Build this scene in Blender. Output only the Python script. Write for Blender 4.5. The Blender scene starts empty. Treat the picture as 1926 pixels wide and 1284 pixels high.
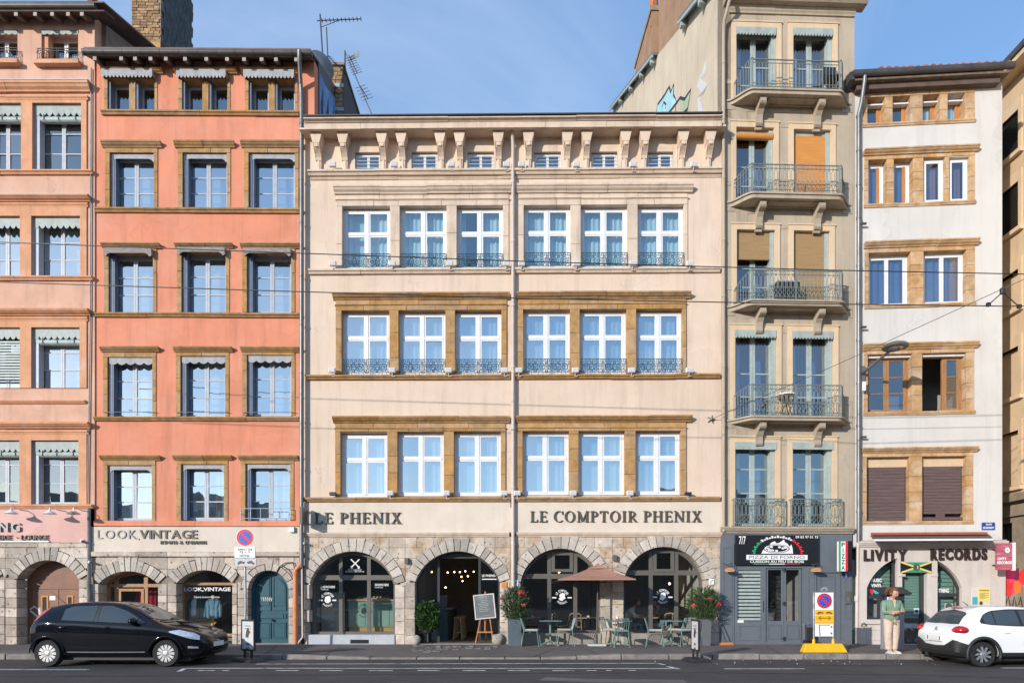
import bpy, bmesh, math, random
import numpy as np
from mathutils import Vector, Matrix
from mathutils.geometry import tessellate_polygon
random.seed(7)
R = math.radians
scene = bpy.context.scene
COL = scene.collection

# ------------------------------------------------------------------ camera
FOC, CX, HY, CH, CD = 1240.0, 963.0, 1118.0, 1.62, 20.0   # focal (px), centre, horizon row, eye height, distance to facades
cam_d = bpy.data.cameras.new('camera')
cam = bpy.data.objects.new('camera', cam_d); COL.objects.link(cam)
cam.location = (0, -CD, CH); cam.rotation_euler = (R(90), 0, 0)
cam_d.sensor_width = 36; cam_d.lens = 36*FOC/1926
cam_d.shift_y = (HY-642)/1926; cam_d.shift_x = 0.0
cam_d.clip_end = 3000; cam_d.clip_start = .1
scene.camera = cam

# ------------------------------------------------------------------ daylight
EL, AZ = R(15.5), R(42)
to_sun = Vector((-math.sin(AZ)*math.cos(EL), -math.cos(AZ)*math.cos(EL), math.sin(EL)))
world = bpy.data.worlds.new('World'); scene.world = world; world.use_nodes = True
wn, wl = world.node_tree.nodes, world.node_tree.links
bg = wn['Background']; bg.inputs['Strength'].default_value = 0.15
sky = wn.new('ShaderNodeTexSky'); sky.sky_type = 'NISHITA'; sky.sun_disc = False
sky.sun_elevation = EL; sky.sun_rotation = math.atan2(to_sun.x, to_sun.y) % (2*math.pi)
sky.air_density = 1.0; sky.dust_density = .4; sky.ozone_density = 3.0; sky.altitude = 100
tc = wn.new('ShaderNodeTexCoord')
sepd = wn.new('ShaderNodeSeparateXYZ'); wl.new(tc.outputs['Generated'], sepd.inputs[0])
def wmath(op, a, b=None, clamp=False):
    n = wn.new('ShaderNodeMath'); n.operation = op; n.use_clamp = clamp
    for i, v in enumerate((a, b)):
        if v is None: continue
        if isinstance(v, (int, float)): n.inputs[i].default_value = v
        else: wl.new(v, n.inputs[i])
    return n.outputs[0]
zc = wmath('ADD', wmath('MAXIMUM', sepd.outputs[2], 0.0), 0.16)
comb = wn.new('ShaderNodeCombineXYZ')
wl.new(wmath('DIVIDE', sepd.outputs[0], zc), comb.inputs[0]); wl.new(wmath('DIVIDE', sepd.outputs[1], zc), comb.inputs[1])
cn = wn.new('ShaderNodeTexNoise'); cn.inputs['Scale'].default_value = 0.85; cn.inputs['Detail'].default_value = 9; cn.inputs['Roughness'].default_value = .58; cn.inputs['Distortion'].default_value = .6
cmap = wn.new('ShaderNodeMapping'); cmap.inputs['Location'].default_value = (4.7, 4.7, 0); cmap.inputs['Scale'].default_value = (1, 1.25, 1)
wl.new(comb.outputs[0], cmap.inputs[0]); wl.new(cmap.outputs[0], cn.inputs['Vector'])
cm = wmath('MULTIPLY', wmath('SUBTRACT', cn.outputs['Fac'], 0.45), 3.6, True)
cl = wmath('MULTIPLY', cm, 0.42)
cmix = wn.new('ShaderNodeMix'); cmix.data_type = 'RGBA'
wl.new(cl, cmix.inputs[0]); wl.new(sky.outputs[0], cmix.inputs[6]); cmix.inputs[7].default_value = (6.2, 6.5, 7.0, 1)
# a thin, even veil of high haze lightens the blue everywhere
cveil = wn.new('ShaderNodeMix'); cveil.data_type = 'RGBA'; cveil.inputs[0].default_value = 0.32
wl.new(cmix.outputs[2], cveil.inputs[6]); cveil.inputs[7].default_value = (1.8, 3.4, 6.2, 1)
wl.new(cveil.outputs[2], bg.inputs['Color'])
sun_d = bpy.data.lights.new('sun', 'SUN'); sun_d.energy = 3.25; sun_d.angle = R(.5); sun_d.color = (1, .94, .865)
sun = bpy.data.objects.new('sun', sun_d); COL.objects.link(sun); sun.rotation_euler = to_sun.to_track_quat('Z', 'Y').to_euler()
vs = scene.view_settings; vs.view_transform = 'Standard'; vs.look = 'None'; vs.gamma = 1; vs.use_curve_mapping = False; vs.exposure = 0.46
scene.cycles.max_bounces = 8; scene.cycles.transparent_max_bounces = 12; scene.cycles.sample_clamp_indirect = 6

# ------------------------------------------------------------------ pixel -> place helpers (only used to read positions off the photograph)
def W(px, py, Y=0.0):
    d = CD+Y
    return Vector(((px-CX)/FOC*d, Y, CH-(py-HY)/FOC*d))
def G(px, py, z=0.0):
    d = (CH-z)*FOC/(py-HY)
    return Vector(((px-CX)/FOC*d, d-CD, z))

# ------------------------------------------------------------------ materials
def lin(h):
    h = h.lstrip('#'); c = [int(h[i:i+2], 16)/255 for i in (0, 2, 4)]
    return tuple(x/12.92 if x <= .04045 else ((x+.055)/1.055)**2.4 for x in c)
def pmat(name, col, rough=.6, var=.1, scale=3.0, bump=0.0, bscale=60, metal=0.0, streak=0.0, rnd=0.0, col2=None, c2w=(.55, .7), pits=0.0, spec=None, coat=0.0, emit=None, stretch=None, mix2=.8):
    m = bpy.data.materials.new(name); m.use_nodes = True
    n, l = m.node_tree.nodes, m.node_tree.links
    p = n['Principled BSDF']; p.inputs['Roughness'].default_value = rough; p.inputs['Metallic'].default_value = metal
    if spec is not None: p.inputs['Specular IOR Level'].default_value = spec
    if coat: p.inputs['Coat Weight'].default_value = coat; p.inputs['Coat Roughness'].default_value = .03
    if emit: p.inputs['Emission Color'].default_value = (*emit[0], 1); p.inputs['Emission Strength'].default_value = emit[1]
    if isinstance(col, str): col = lin(col)
    if isinstance(col2, str): col2 = lin(col2)
    geo = n.new('ShaderNodeNewGeometry'); pos = geo.outputs['Position']
    def mapped(s):
        mp = n.new('ShaderNodeMapping'); mp.inputs['Scale'].default_value = s; l.new(pos, mp.inputs[0]); return mp.outputs[0]
    def noise(vec, sc, det=5, ro=.6):
        t = n.new('ShaderNodeTexNoise'); t.inputs['Scale'].default_value = sc; t.inputs['Detail'].default_value = det; t.inputs['Roughness'].default_value = ro
        l.new(vec, t.inputs['Vector']); return t.outputs['Fac']
    def rng(f, a, b, c, d):
        r = n.new('ShaderNodeMapRange'); r.inputs[1].default_value = a; r.inputs[2].default_value = b; r.inputs[3].default_value = c; r.inputs[4].default_value = d
        l.new(f, r.inputs[0]); return r.outputs[0]
    def mixc(f, a, b, mode='MIX'):
        x = n.new('ShaderNodeMix'); x.data_type = 'RGBA'; x.blend_type = mode
        for i, v in ((0, f), (6, a), (7, b)):
            if isinstance(v, (int, float)): x.inputs[i].default_value = v
            elif isinstance(v, tuple): x.inputs[i].default_value = (*v[:3], 1)
            else: l.new(v, x.inputs[i])
        return x.outputs[2]
    base = mapped(stretch) if stretch else pos
    c = None
    if var:
        f = noise(base, scale)
        c = mixc(rng(f, .32, .68, 0, 1), tuple(x*(1-var) for x in col), tuple(min(1, x*(1+var)) for x in col))
    else: c = mixc(0.0, col, col)
    if col2:
        f2 = noise(base, scale*.6, 7, .65)
        c = mixc(rng(f2, c2w[0], c2w[1], 0, mix2), c, col2)
    if streak:
        fs = noise(mapped((2.6, 2.6, .22)), 1.6, 6, .65)
        c = mixc(rng(fs, .5, .75, 0, streak), c, mixc(1.0, c, (.42, .36, .31), 'MULTIPLY'))
        fl = noise(pos, .35, 4)
        c = mixc(rng(fl, .35, .7, 0, streak*.5), c, mixc(1.0, c, (.78, .76, .74), 'MULTIPLY'))
        if 'stucco' in name or 'band' in name or 'wall' in name:      # old repairs and hairline cracks
            wob = n.new('ShaderNodeVectorMath'); wob.operation = 'MULTIPLY_ADD'; nz = n.new('ShaderNodeTexNoise'); nz.inputs['Scale'].default_value = 2.2; nz.inputs['Detail'].default_value = 6; l.new(pos, nz.inputs['Vector'])
            l.new(nz.outputs['Color'], wob.inputs[0]); wob.inputs[1].default_value = (.9, .9, .9); l.new(pos, wob.inputs[2])
            vc = n.new('ShaderNodeTexVoronoi'); vc.inputs['Scale'].default_value = .42; l.new(wob.outputs[0], vc.inputs['Vector'])
            c = mixc(rng(vc.outputs['Color'], .2, .8, 0, .55), c, mixc(1.0, c, (.90, .885, .87), 'MULTIPLY'))
            ve = n.new('ShaderNodeTexVoronoi'); ve.feature = 'DISTANCE_TO_EDGE'; ve.inputs['Scale'].default_value = .42; l.new(wob.outputs[0], ve.inputs['Vector'])
            km = n.new('ShaderNodeMath'); km.operation = 'MULTIPLY'; l.new(rng(ve.outputs['Distance'], .002, .006, .26, 0), km.inputs[0]); l.new(rng(noise(pos, .6, 2), .5, .6, 0, 1), km.inputs[1])
            c = mixc(km.outputs[0], c, tuple(x*.45 for x in col))
    if pits:
        v = n.new('ShaderNodeTexVoronoi'); v.inputs['Scale'].default_value = 5.5; l.new(pos, v.inputs['Vector'])
        c = mixc(rng(v.outputs['Distance'], .1, .22, pits, 0), c, tuple(x*.3 for x in col))
        fd = noise(pos, 14, 5, .7)
        c = mixc(rng(fd, .55, .75, 0, pits*.7), c, tuple(x*.55 for x in col))
    if rnd:
        oi = n.new('ShaderNodeObjectInfo')
        hv = n.new('ShaderNodeHueSaturation'); l.new(c, hv.inputs['Color']); l.new(rng(oi.outputs['Random'], 0, 1, 1-rnd, 1+rnd), hv.inputs['Value'])
        mu = n.new('ShaderNodeMath'); mu.operation = 'FRACT'; mm = n.new('ShaderNodeMath'); mm.operation = 'MULTIPLY'; mm.inputs[1].default_value = 7.31
        l.new(oi.outputs['Random'], mm.inputs[0]); l.new(mm.outputs[0], mu.inputs[0]); l.new(rng(mu.outputs[0], 0, 1, .9, 1.1), hv.inputs['Saturation'])
        c = hv.outputs[0]
    l.new(c, p.inputs['Base Color'])
    if bump:
        b = n.new('ShaderNodeBump'); b.inputs['Strength'].default_value = bump; b.inputs['Distance'].default_value = .02
        f1 = noise(base, bscale, 4); f3 = noise(base, bscale*.12, 3)
        ad = n.new('ShaderNodeMath'); ad.operation = 'ADD'; l.new(f1, ad.inputs[0]); l.new(f3, ad.inputs[1])
        l.new(ad.outputs[0], b.inputs['Height']); l.new(b.outputs[0], p.inputs['Normal'])
    return m
def glass(name, tint=(.85, .92, .95), refl=.16, rough=0.0, rtint=(1, 1, 1)):
    m = bpy.data.materials.new(name); m.use_nodes = True
    n, l = m.node_tree.nodes, m.node_tree.links
    n.remove(n['Principled BSDF']); out = n['Material Output']
    tr = n.new('ShaderNodeBsdfTransparent'); tr.inputs[0].default_value = (*tint, 1)
    gl = n.new('ShaderNodeBsdfGlossy'); gl.inputs['Roughness'].default_value = rough; gl.inputs['Color'].default_value = (*rtint, 1)
    # two-sided Schlick reflection, so light passes the sheet alike both ways
    geo = n.new('ShaderNodeNewGeometry'); dt = n.new('ShaderNodeVectorMath'); dt.operation = 'DOT_PRODUCT'; l.new(geo.outputs['Incoming'], dt.inputs[0]); l.new(geo.outputs['True Normal'], dt.inputs[1])
    def mt(op, a, b=None):
        q = n.new('ShaderNodeMath'); q.operation = op; q.use_clamp = op == 'ADD'
        for i, v in enumerate((a, b)):
            if v is None: continue
            if isinstance(v, float): q.inputs[i].default_value = v
            else: l.new(v, q.inputs[i])
        return q.outputs[0]
    f5 = mt('POWER', mt('SUBTRACT', 1.0, mt('ABSOLUTE', dt.outputs['Value'])), 5.0); fac = mt('ADD', mt('MULTIPLY', f5, .9), .04+refl)
    # old panes are never quite flat
    ns = n.new('ShaderNodeTexNoise'); ns.inputs['Scale'].default_value = 1.1; l.new(geo.outputs['Position'], ns.inputs['Vector'])
    b = n.new('ShaderNodeBump'); b.inputs['Strength'].default_value = .05; b.inputs['Distance'].default_value = .06; l.new(ns.outputs['Fac'], b.inputs['Height']); l.new(b.outputs[0], gl.inputs['Normal'])
    mx = n.new('ShaderNodeMixShader'); l.new(fac, mx.inputs[0]); l.new(tr.outputs[0], mx.inputs[1]); l.new(gl.outputs[0], mx.inputs[2]); l.new(mx.outputs[0], out.inputs[0])
    return m
M = {}
def mk(key, *a, **k): M[key] = pmat(key, *a, **k)
mk('pink_stucco', (.66, .39, .275), .9, .09, 1.3, .25, 70, streak=.35, col2=(.74, .46, .34), c2w=(.45, .62))
mk('pink_trim', (.66, .33, .18), .9, .12, 2.5, .25, 60, streak=.4, col2=(.70, .42, .30))
mk('pink_band', (.72, .44, .38), .9, .06, 2, .2, 60, streak=.12)
mk('orange_stucco', (.72, .27, .158), .9, .08, 1.1, .25, 70, streak=.35, col2=(.73, .325, .22), c2w=(.48, .66))
mk('cream_stucco', (.70, .55, .42), .9, .05, 1.0, .2, 70, streak=.28, col2=(.72, .58, .465), c2w=(.48, .66))
mk('cream_trim', (.66, .525, .405), .9, .1, 2.2, .3, 50, streak=.5, col2=(.50, .40, .31), c2w=(.55, .75))
mk('cream_band', (.68, .59, .485), .9, .05, 2, .2, 60, streak=.15)
mk('ochre_stone', (.43, .25, .105), .9, .22, 5, .5, 30, streak=.35, rnd=.08, col2=(.46, .30, .15), c2w=(.5, .72))
mk('ochre_trim', (.37, .215, .09), .9, .25, 5, .5, 30, streak=.45, rnd=.08, col2=(.20, .14, .08), c2w=(.55, .75))
mk('limestone', (.52, .44, .36), .9, .16, 4.5, .7, 24, streak=.3, rnd=.26, pits=.9, col2=(.36, .24, .14), c2w=(.58, .75))
mk('arch_limestone', (.48, .425, .36), .9, .14, 4.5, .6, 26, streak=.3, rnd=.26, pits=.75, col2=(.34, .30, .27), c2w=(.58, .75))
mk('mortar', (.26, .21, .16), .95, .2, 5, .6, 30)
mk('rubble', (.54, .455, .365), .9, .2, 2.6, .7, 16, streak=.35, pits=.75, col2=(.36, .235, .13), c2w=(.47, .62), rnd=.1)
mk('grey_stucco', (.46, .385, .29), .9, .07, 1.4, .2, 60, streak=.4)
mk('grey_trim', (.42, .35, .265), .9, .1, 3, .3, 60, streak=.5)
mk('grey_surround', (.66, .50, .33), .85, .06, 2, .2, 60, streak=.25)
mk('party_wall', (.62, .52, .38), .9, .08, .8, .25, 50, streak=.3)
mk('white_stucco', (.61, .595, .565), .9, .04, 1, .2, 70, streak=.2, col2=(.56, .535, .50), c2w=(.55, .75))
mk('white_stone', (.46, .285, .14), .9, .2, 4.5, .5, 28, streak=.3, rnd=.1, col2=(.58, .43, .29), c2w=(.47, .62))
mk('shop_render', (.58, .52, .47), .9, .06, 2, .25, 60, streak=.3)
mk('side_stucco', (.64, .48, .31), .9, .07, 1, .2, 60, streak=.3)
mk('side_stone', (.28, .225, .165), .9, .2, 3, .4, 30, streak=.5)
mk('white_paint', (.74, .74, .74), .45, .05, 5, streak=.1)
mk('grey_paint', (.42, .45, .49), .5, .1, 6, streak=.2)
mk('blue_jamb', (.12, .155, .23), .5, .15, 6, streak=.2)
mk('sage_paint', (.37, .435, .41), .5, .12, 5, streak=.3)
mk('sage_iron', (.175, .21, .195), .55, .15, 8, streak=.25)
mk('teal_iron', (.028, .085, .115), .5, .2, 10)
mk('iron', (.03, .032, .035), .5, .2, 10)
mk('zinc', (.20, .205, .21), .45, .2, 3, metal=.5, streak=.3)
mk('zinc_dark', (.075, .07, .068), .5, .2, 3, metal=.3, streak=.3)
mk('lambrequin', (.36, .41, .385), .6, .12, 6, streak=.4)
mk('lambrequin_grey', (.37, .37, .385), .7, .14, 7, streak=.45)
mk('weathered_wood', (.25, .20, .17), .85, .35, 9, .6, 40, stretch=(1, 4, 10), col2=(.40, .37, .35), c2w=(.4, .6))
mk('eave_wood', (.16, .115, .085), .8, .3, 6, .4, 30, streak=.3)
mk('eave_board', (.11, .075, .06), .85, .25, 4, .3, 30)
mk('rafter_end', (.38, .34, .31), .8, .2, 8)
mk('brown_door', (.21, .088, .042), .55, .14, 3, .2, 30, streak=.3)
mk('warm_wood', (.34, .17, .065), .5, .2, 5, stretch=(3, 3, .6))
mk('pine', (.50, .20, .06), .5, .2, 6, stretch=(4, 4, .6))
mk('teal_door', (.016, .085, .115), .4, .12, 4, streak=.2)
mk('bronze_frame', (.115, .105, .09), .45, .08, 5)
mk('dark_frame', (.035, .04, .042), .45, .1, 5)
mk('shopfront_blue', (.128, .148, .17), .5, .06, 4, streak=.15)
mk('shopfront_inset', (.105, .13, .158), .5, .06, 4, streak=.12)
mk('black_panel', (.012, .012, .014), .35, .1, 4)
mk('black_plastic', (.022, .022, .024), .5, .1, 8)
mk('white_plastic', (.74, .74, .73), .45, .03, 6)
mk('letter_dark', (.085, .068, .05), .5, .12, 8)
mk('letter_grey', (.20, .195, .185), .45, .1, 8, metal=.2)
mk('letter_maroon', (.035, .018, .018), .5, .1, 8)
mk('sign_white', (.78, .78, .76), .5, .03, 5)
mk('sign_grey', (.52, .53, .53), .45, .06, 6)
mk('sign_red', (.66, .02, .03), .45, .06, 6)
mk('sign_blue', (.03, .09, .50), .45, .06, 6)
mk('flag_green', (.02, .30, .17), .5, .1, 5)
mk('flag_yellow', (.75, .55, .15), .5, .1, 5)
mk('print_green', (.03, .36, .14), .5, .05, 5)
mk('print_red', (.68, .025, .035), .5, .05, 5)
mk('yellow_plastic', (.86, .45, .005), .4, .06, 5, streak=.08)
mk('poster_yellow', (.78, .60, .16), .5, .05, 5)
mk('poster_teal', (.05, .36, .42), .5, .05, 5)
mk('poster_paper', (.62, .56, .54), .6, .08, 9)
mk('street_blue', (.02, .06, .25), .35, .05, 5)
mk('blind_ochre', (.60, .25, .055), .7, .16, 3, .4, 60, stretch=(.5, .5, 12))
mk('blind_tan', (.34, .215, .095), .7, .16, 3, .4, 60, stretch=(.5, .5, 12))
mk('blind_purple', (.115, .075, .072), .65, .25, 3, .3, 60, stretch=(.6, .6, 14), col2=(.20, .135, .125))
mk('curtain', (.72, .74, .74), .9, .05, 3)
mk('curtain_blue', (.17, .24, .36), .9, .08, 3)
mk('curtain_pink', (.50, .23, .20), .9, .08, 3)
mk('orange_tie', (.75, .18, .05), .8, .1, 3)
mk('room', (.30, .28, .26), .9, .2, 1)
mk('room_floor', (.15, .105, .07), .7, .2, 2)
mk('room_light', (.50, .45, .36), .9, .08, 1)
mk('bar_front', (.055, .085, .082), .5, .12, 3)
mk('counter_green', (.19, .33, .27), .5, .06, 3)
mk('counter_top', (.60, .40, .17), .45, .15, 5)
mk('ochre_floor', (.42, .26, .05), .6, .1, 3)
mk('roof_tile', (.36, .11, .065), .85, .25, 8, .4, 30, rnd=.2, col2=(.24, .14, .10))
mk('roof_slab', (.20, .13, .10), .85, .2, 3, .3, 20)
mk('brick', (.33, .21, .11), .9, .3, 7, .6, 30, rnd=.34, col2=(.10, .08, .065), c2w=(.56, .75))
mk('slate', (.052, .054, .058), .75, .4, 5, .5, 20, rnd=.3, stretch=(3, 1, 1))
mk('chimney_render', (.36, .215, .125), .9, .15, 1.6, .4, 30, streak=.45)
mk('clay_pot', (.50, .15, .04), .7, .2, 8)
mk('terracotta_pipe', (.60, .22, .09), .6, .12, 5, streak=.2)
mk('white_pipe', (.58, .50, .44), .5, .06, 4, streak=.2)
mk('asphalt', (.056, .050, .047), .85, .16, 1.1, .6, 140, col2=(.075, .068, .064), c2w=(.45, .62))
mk('pavement', (.13, .112, .10), .9, .16, .9, .5, 110, col2=(.17, .148, .132), c2w=(.42, .64))
mk('kerb', (.24, .215, .19), .9, .2, 5, .6, 50, rnd=.12, col2=(.14, .125, .11), c2w=(.52, .7))
mk('threshold', (.30, .265, .22), .85, .15, 3, .3, 50)
mk('plinth_grey', (.46, .47, .49), .8, .08, 3, .2, 50, streak=.2)
mk('road_paint', (.62, .61, .60), .8, .12, 6, .3, 100, col2=(.16, .15, .145), c2w=(.53, .62))
mk('cobble', (.17, .15, .14), .9, .25, 8, .6, 50, rnd=.25)
mk('planter', (.075, .10, .115), .6, .1, 4, .2, 60)
mk('planter_grey', (.12, .125, .13), .6, .1, 4, .2, 60)
mk('leaf', (.055, .105, .03), .55, .35, 6, rnd=.2, col2=(.10, .135, .05))
mk('leaf_dark', (.035, .085, .022), .55, .35, 6, rnd=.2, col2=(.07, .14, .03))
mk('petal', (.70, .035, .05), .6, .2, 12)
mk('stem', (.10, .085, .045), .8, .2, 8)
mk('umbrella_cloth', (.36, .19, .135), .85, .06, 3, .2, 120)
mk('umbrella_pole', (.055, .05, .048), .45, .1, 5)
mk('sage_metal', (.15, .235, .205), .5, .08, 6)
mk('teal_metal', (.11, .215, .235), .5, .08, 6)
mk('cushion', (.50, .45, .39), .9, .1, 12)
mk('rattan', (.40, .25, .11), .7, .2, 15)
mk('chalkboard', (.13, .14, .14), .7, .2, 5)
mk('chalk', (.52, .52, .50), .9, .1, 20)
mk('meter_grey', (.30, .30, .33), .5, .06, 4)
mk('meter_dark', (.025, .032, .036), .4, .1, 4)
mk('steel', (.45, .45, .45), .35, .1, 5, metal=.8)
mk('galvanised', (.36, .37, .37), .5, .25, 9, metal=.4, col2=(.62, .61, .6), c2w=(.52, .6))
mk('wire', (.03, .028, .026), .5, 0)
mk('graffiti_white', (.62, .60, .58), .7, .08, 9)
mk('graffiti_blue', (.09, .24, .55), .7, .3, 3, col2=(.22, .45, .78), c2w=(.4, .6))
mk('graffiti_cyan', (.36, .62, .64), .7, .15, 3)
mk('graffiti_dark', (.02, .022, .05), .7, .1, 3)
mk('graffiti_green', (.40, .46, .28), .7, .1, 3)
mk('graffiti_pink', (.80, .05, .18), .7, .3, 3, col2=(.85, .16, .32))
mk('graffiti_red', (.70, .03, .03), .7, .15, 3)
mk('graffiti_orange', (.85, .17, .02), .7, .15, 3)
mk('car_black', (.005, .0055, .008), .07, 0, spec=.45)
mk('car_white', (.80, .80, .80), .3, 0, coat=.8)
mk('car_glass', (.045, .06, .07), .02, 0, spec=.8)
mk('car_trim', (.02, .02, .021), .55, .1, 9)
mk('tyre', (.018, .018, .018), .85, .15, 12)
mk('alloy', (.55, .55, .56), .35, .06, 9, metal=.75)
mk('lamp_red', (.42, .008, .018), .12, .1, 14, coat=1)
mk('lamp_clear', (.50, .54, .58), .12, .25, 22, metal=.4, coat=1)
mk('plate', (.72, .72, .68), .5, .05, 8)
mk('sky_paper', (.55, .62, .66), .6, .1, 5)
mk('skin', (.55, .29, .19), .55, .08, 9)
mk('hair', (.13, .05, .02), .55, .6, 40, .9, 60, stretch=(1, 1, .25))
mk('hair_dark', (.02, .015, .012), .6, .3, 18)
mk('shirt_green', (.19, .30, .20), .9, .25, 9, .9, 22)
mk('linen', (.60, .48, .37), .9, .14, 9, .9, 22)
mk('shirt_white', (.68, .66, .62), .9, .05, 6)
mk('shirt_black', (.02, .02, .022), .9, .05, 6)
mk('shoe', (.60, .55, .48), .7, .1, 14)
mk('denim', (.13, .25, .33), .9, .25, 14)
mk('jacket_green', (.03, .10, .075), .9, .2, 8)
mk('red_curtain', (.28, .008, .025), .9, .25, 6, stretch=(8, 8, .3))
mk('lamp_shade', (.70, .68, .64), .5, .05, 5)
mk('bulb', (.9, .6, .3), .5, 0, emit=((1, .62, .28), 6.0))
mk('bulb_white', (.9, .8, .7), .5, 0, emit=((1, .85, .65), 5.0))
mk('awning_cloth', (.12, .095, .085), .85, .15, 5)
mk('awning_red', (.36, .09, .055), .6, .15, 6)
mk('magenta_print', (.42, .10, .14), .6, .35, 5, stretch=(.6, .6, 9), col2=(.60, .30, .33))
mk('sponge_ochre', (.45, .23, .12), .9, .1, 5)
mk('far_bank', (.22, .20, .17), .9, .25, .1)
M['glass'] = glass('glass', (.66, .82, .86), .26, rtint=(.92, .99, 1))
M['glass_bright'] = glass('glass_bright', (.64, .76, .80), .52, rtint=(.92, .99, 1))
M['glass_blue'] = glass('glass_blue', (.50, .62, .76), .20)
M['glass_shop'] = glass('glass_shop', (.88, .91, .91), .06)

# ------------------------------------------------------------------ mesh builder
class MB:
    def __init__(s): s.v = []; s.f = []
    def add(s, vs_, fs): o = len(s.v); s.v += [tuple(p) for p in vs_]; s.f += [tuple(i+o for i in f) for f in fs]; return s
    def box(s, x0, x1, y0, y1, z0, z1):
        return s.add([(x0,y0,z0),(x1,y0,z0),(x1,y1,z0),(x0,y1,z0),(x0,y0,z1),(x1,y0,z1),(x1,y1,z1),(x0,y1,z1)],
                     [(0,3,2,1),(4,5,6,7),(0,1,5,4),(1,2,6,5),(2,3,7,6),(3,0,4,7)])
    def quad(s, a, b, c, d): return s.add([a, b, c, d], [(0, 1, 2, 3)])
    def prism(s, pts, y0, y1, holes=(), cap=True, back=True):
        """polygon in (x, z), counter-clockwise, from y0 (front) to y1 (back)"""
        loops = [list(pts)]+[list(h) for h in holes]
        flat = [p for lp in loops for p in lp]
        tri = tessellate_polygon([[Vector((p[0], p[1], 0)) for p in lp] for lp in loops])
        k = len(flat); o = len(s.v)
        s.v += [(p[0], y0, p[1]) for p in flat]+[(p[0], y1, p[1]) for p in flat]
        for t in tri:
            a, b, c = (flat[i] for i in t)
            cw = (b[0]-a[0])*(c[1]-a[1])-(b[1]-a[1])*(c[0]-a[0]) < 0
            if cw: t = t[::-1]
            if cap: s.f.append(tuple(i+o for i in t))
            if cap and back: s.f.append(tuple(i+o+k for i in reversed(t)))
        st = 0
        for li, lp in enumerate(loops):
            n = len(lp); area = sum(lp[i][0]*lp[(i+1) % n][1]-lp[(i+1) % n][0]*lp[i][1] for i in range(n))
            for i in range(n):
                j = (i+1) % n; q = (o+st+i, o+st+i+k, o+st+j+k, o+st+j)
                if (area > 0) == (li > 0): q = q[::-1]
                s.f.append(q)
            st += n
        return s
    def flatpoly(s, pts, y): return s.prism(pts, y, y+.003)
    def sweep(s, prof, x0, x1, m0=0.0, m1=0.0):
        """profile [(y, z)] swept along x; m0/m1 widen the ends with projection (mitred look)"""
        k = len(prof); o = len(s.v)
        s.v += [(x0+m0*y, y, z) for y, z in prof]+[(x1-m1*y, y, z) for y, z in prof]
        area = sum(prof[i][0]*prof[(i+1) % k][1]-prof[(i+1) % k][0]*prof[i][1] for i in range(k))
        for i in range(k):
            j = (i+1) % k; q = (o+i, o+j, o+k+j, o+k+i)
            s.f.append(q if area < 0 else q[::-1])
        c0, c1 = tuple(range(o, o+k)), tuple(range(o+k, o+2*k))
        if area > 0: s.f += [c0[::-1], c1]
        else: s.f += [c0, c1[::-1]]
        return s
    def tube(s, pts, r, n=8, caps=True):
        pts = [Vector(p) for p in pts]; rr = r if isinstance(r, (list, tuple)) else [r]*len(pts)
        o = len(s.v); up = None
        for i, p in enumerate(pts):
            t = (pts[min(i+1, len(pts)-1)]-pts[max(i-1, 0)]).normalized()
            if up is None: up = Vector((0, 0, 1)) if abs(t.z) < .9 else Vector((1, 0, 0))
            a = (up-t*up.dot(t)).normalized(); b = t.cross(a); up = a
            for k in range(n):
                q = 2*math.pi*k/n; s.v.append(tuple(p+(a*math.cos(q)+b*math.sin(q))*rr[i]))
        for i in range(len(pts)-1):
            for k in range(n):
                k2 = (k+1) % n; s.f.append((o+i*n+k, o+i*n+k2, o+(i+1)*n+k2, o+(i+1)*n+k))
        if caps:
            s.f.append(tuple(o+k for k in range(n))[::-1]); e = o+(len(pts)-1)*n; s.f.append(tuple(e+k for k in range(n)))
        return s
    def lathe(s, prof, n=16, c=(0, 0, 0), axis='z'):
        o = len(s.v)
        for r, h in prof:
            for k in range(n):
                a = 2*math.pi*k/n; x, y = r*math.cos(a), r*math.sin(a)
                p = (x, y, h) if axis == 'z' else ((x, -h, y) if axis == 'y' else (h, x, y))
                s.v.append((p[0]+c[0], p[1]+c[1], p[2]+c[2]))
        for i in range(len(prof)-1):
            for k in range(n):
                k2 = (k+1) % n; s.f.append((o+i*n+k, o+i*n+k2, o+(i+1)*n+k2, o+(i+1)*n+k))
        return s
    def ball(s, c, r, n=10, m=7, sq=(1, 1, 1)):
        o = len(s.v)
        for i in range(m+1):
            t = math.pi*i/m
            for k in range(n):
                a = 2*math.pi*k/n
                s.v.append((c[0]+r*sq[0]*math.sin(t)*math.cos(a), c[1]+r*sq[1]*math.sin(t)*math.sin(a), c[2]-r*sq[2]*math.cos(t)))
        for i in range(m):
            for k in range(n):
                k2 = (k+1) % n; s.f.append((o+i*n+k, o+i*n+k2, o+(i+1)*n+k2, o+(i+1)*n+k))
        return s
    def ring(s, c, R_, r, n=14, k=5, plane='xz'):
        pts = [(c[0]+R_*math.cos(2*math.pi*i/n), c[1], c[2]+R_*math.sin(2*math.pi*i/n)) for i in range(n+1)]
        return s.tube(pts, r, k, False)
    def mesh(s, name, mat=None, smooth=False, bevel=0.0, seg=1, fix=False):
        me = bpy.data.meshes.new(name); me.from_pydata(s.v, [], s.f)
        if bevel or fix:
            bm = bmesh.new(); bm.from_mesh(me)
            if fix: bmesh.ops.remove_doubles(bm, verts=bm.verts, dist=1e-5); bmesh.ops.recalc_face_normals(bm, faces=bm.faces)
            if bevel:
                es = [e for e in bm.edges if len(e.link_faces) == 2 and e.calc_face_angle(0) > .5]
                bmesh.ops.bevel(bm, geom=es, offset=bevel, segments=seg, profile=.6, affect='EDGES', clamp_overlap=True)
            bm.to_mesh(me); bm.free()
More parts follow.
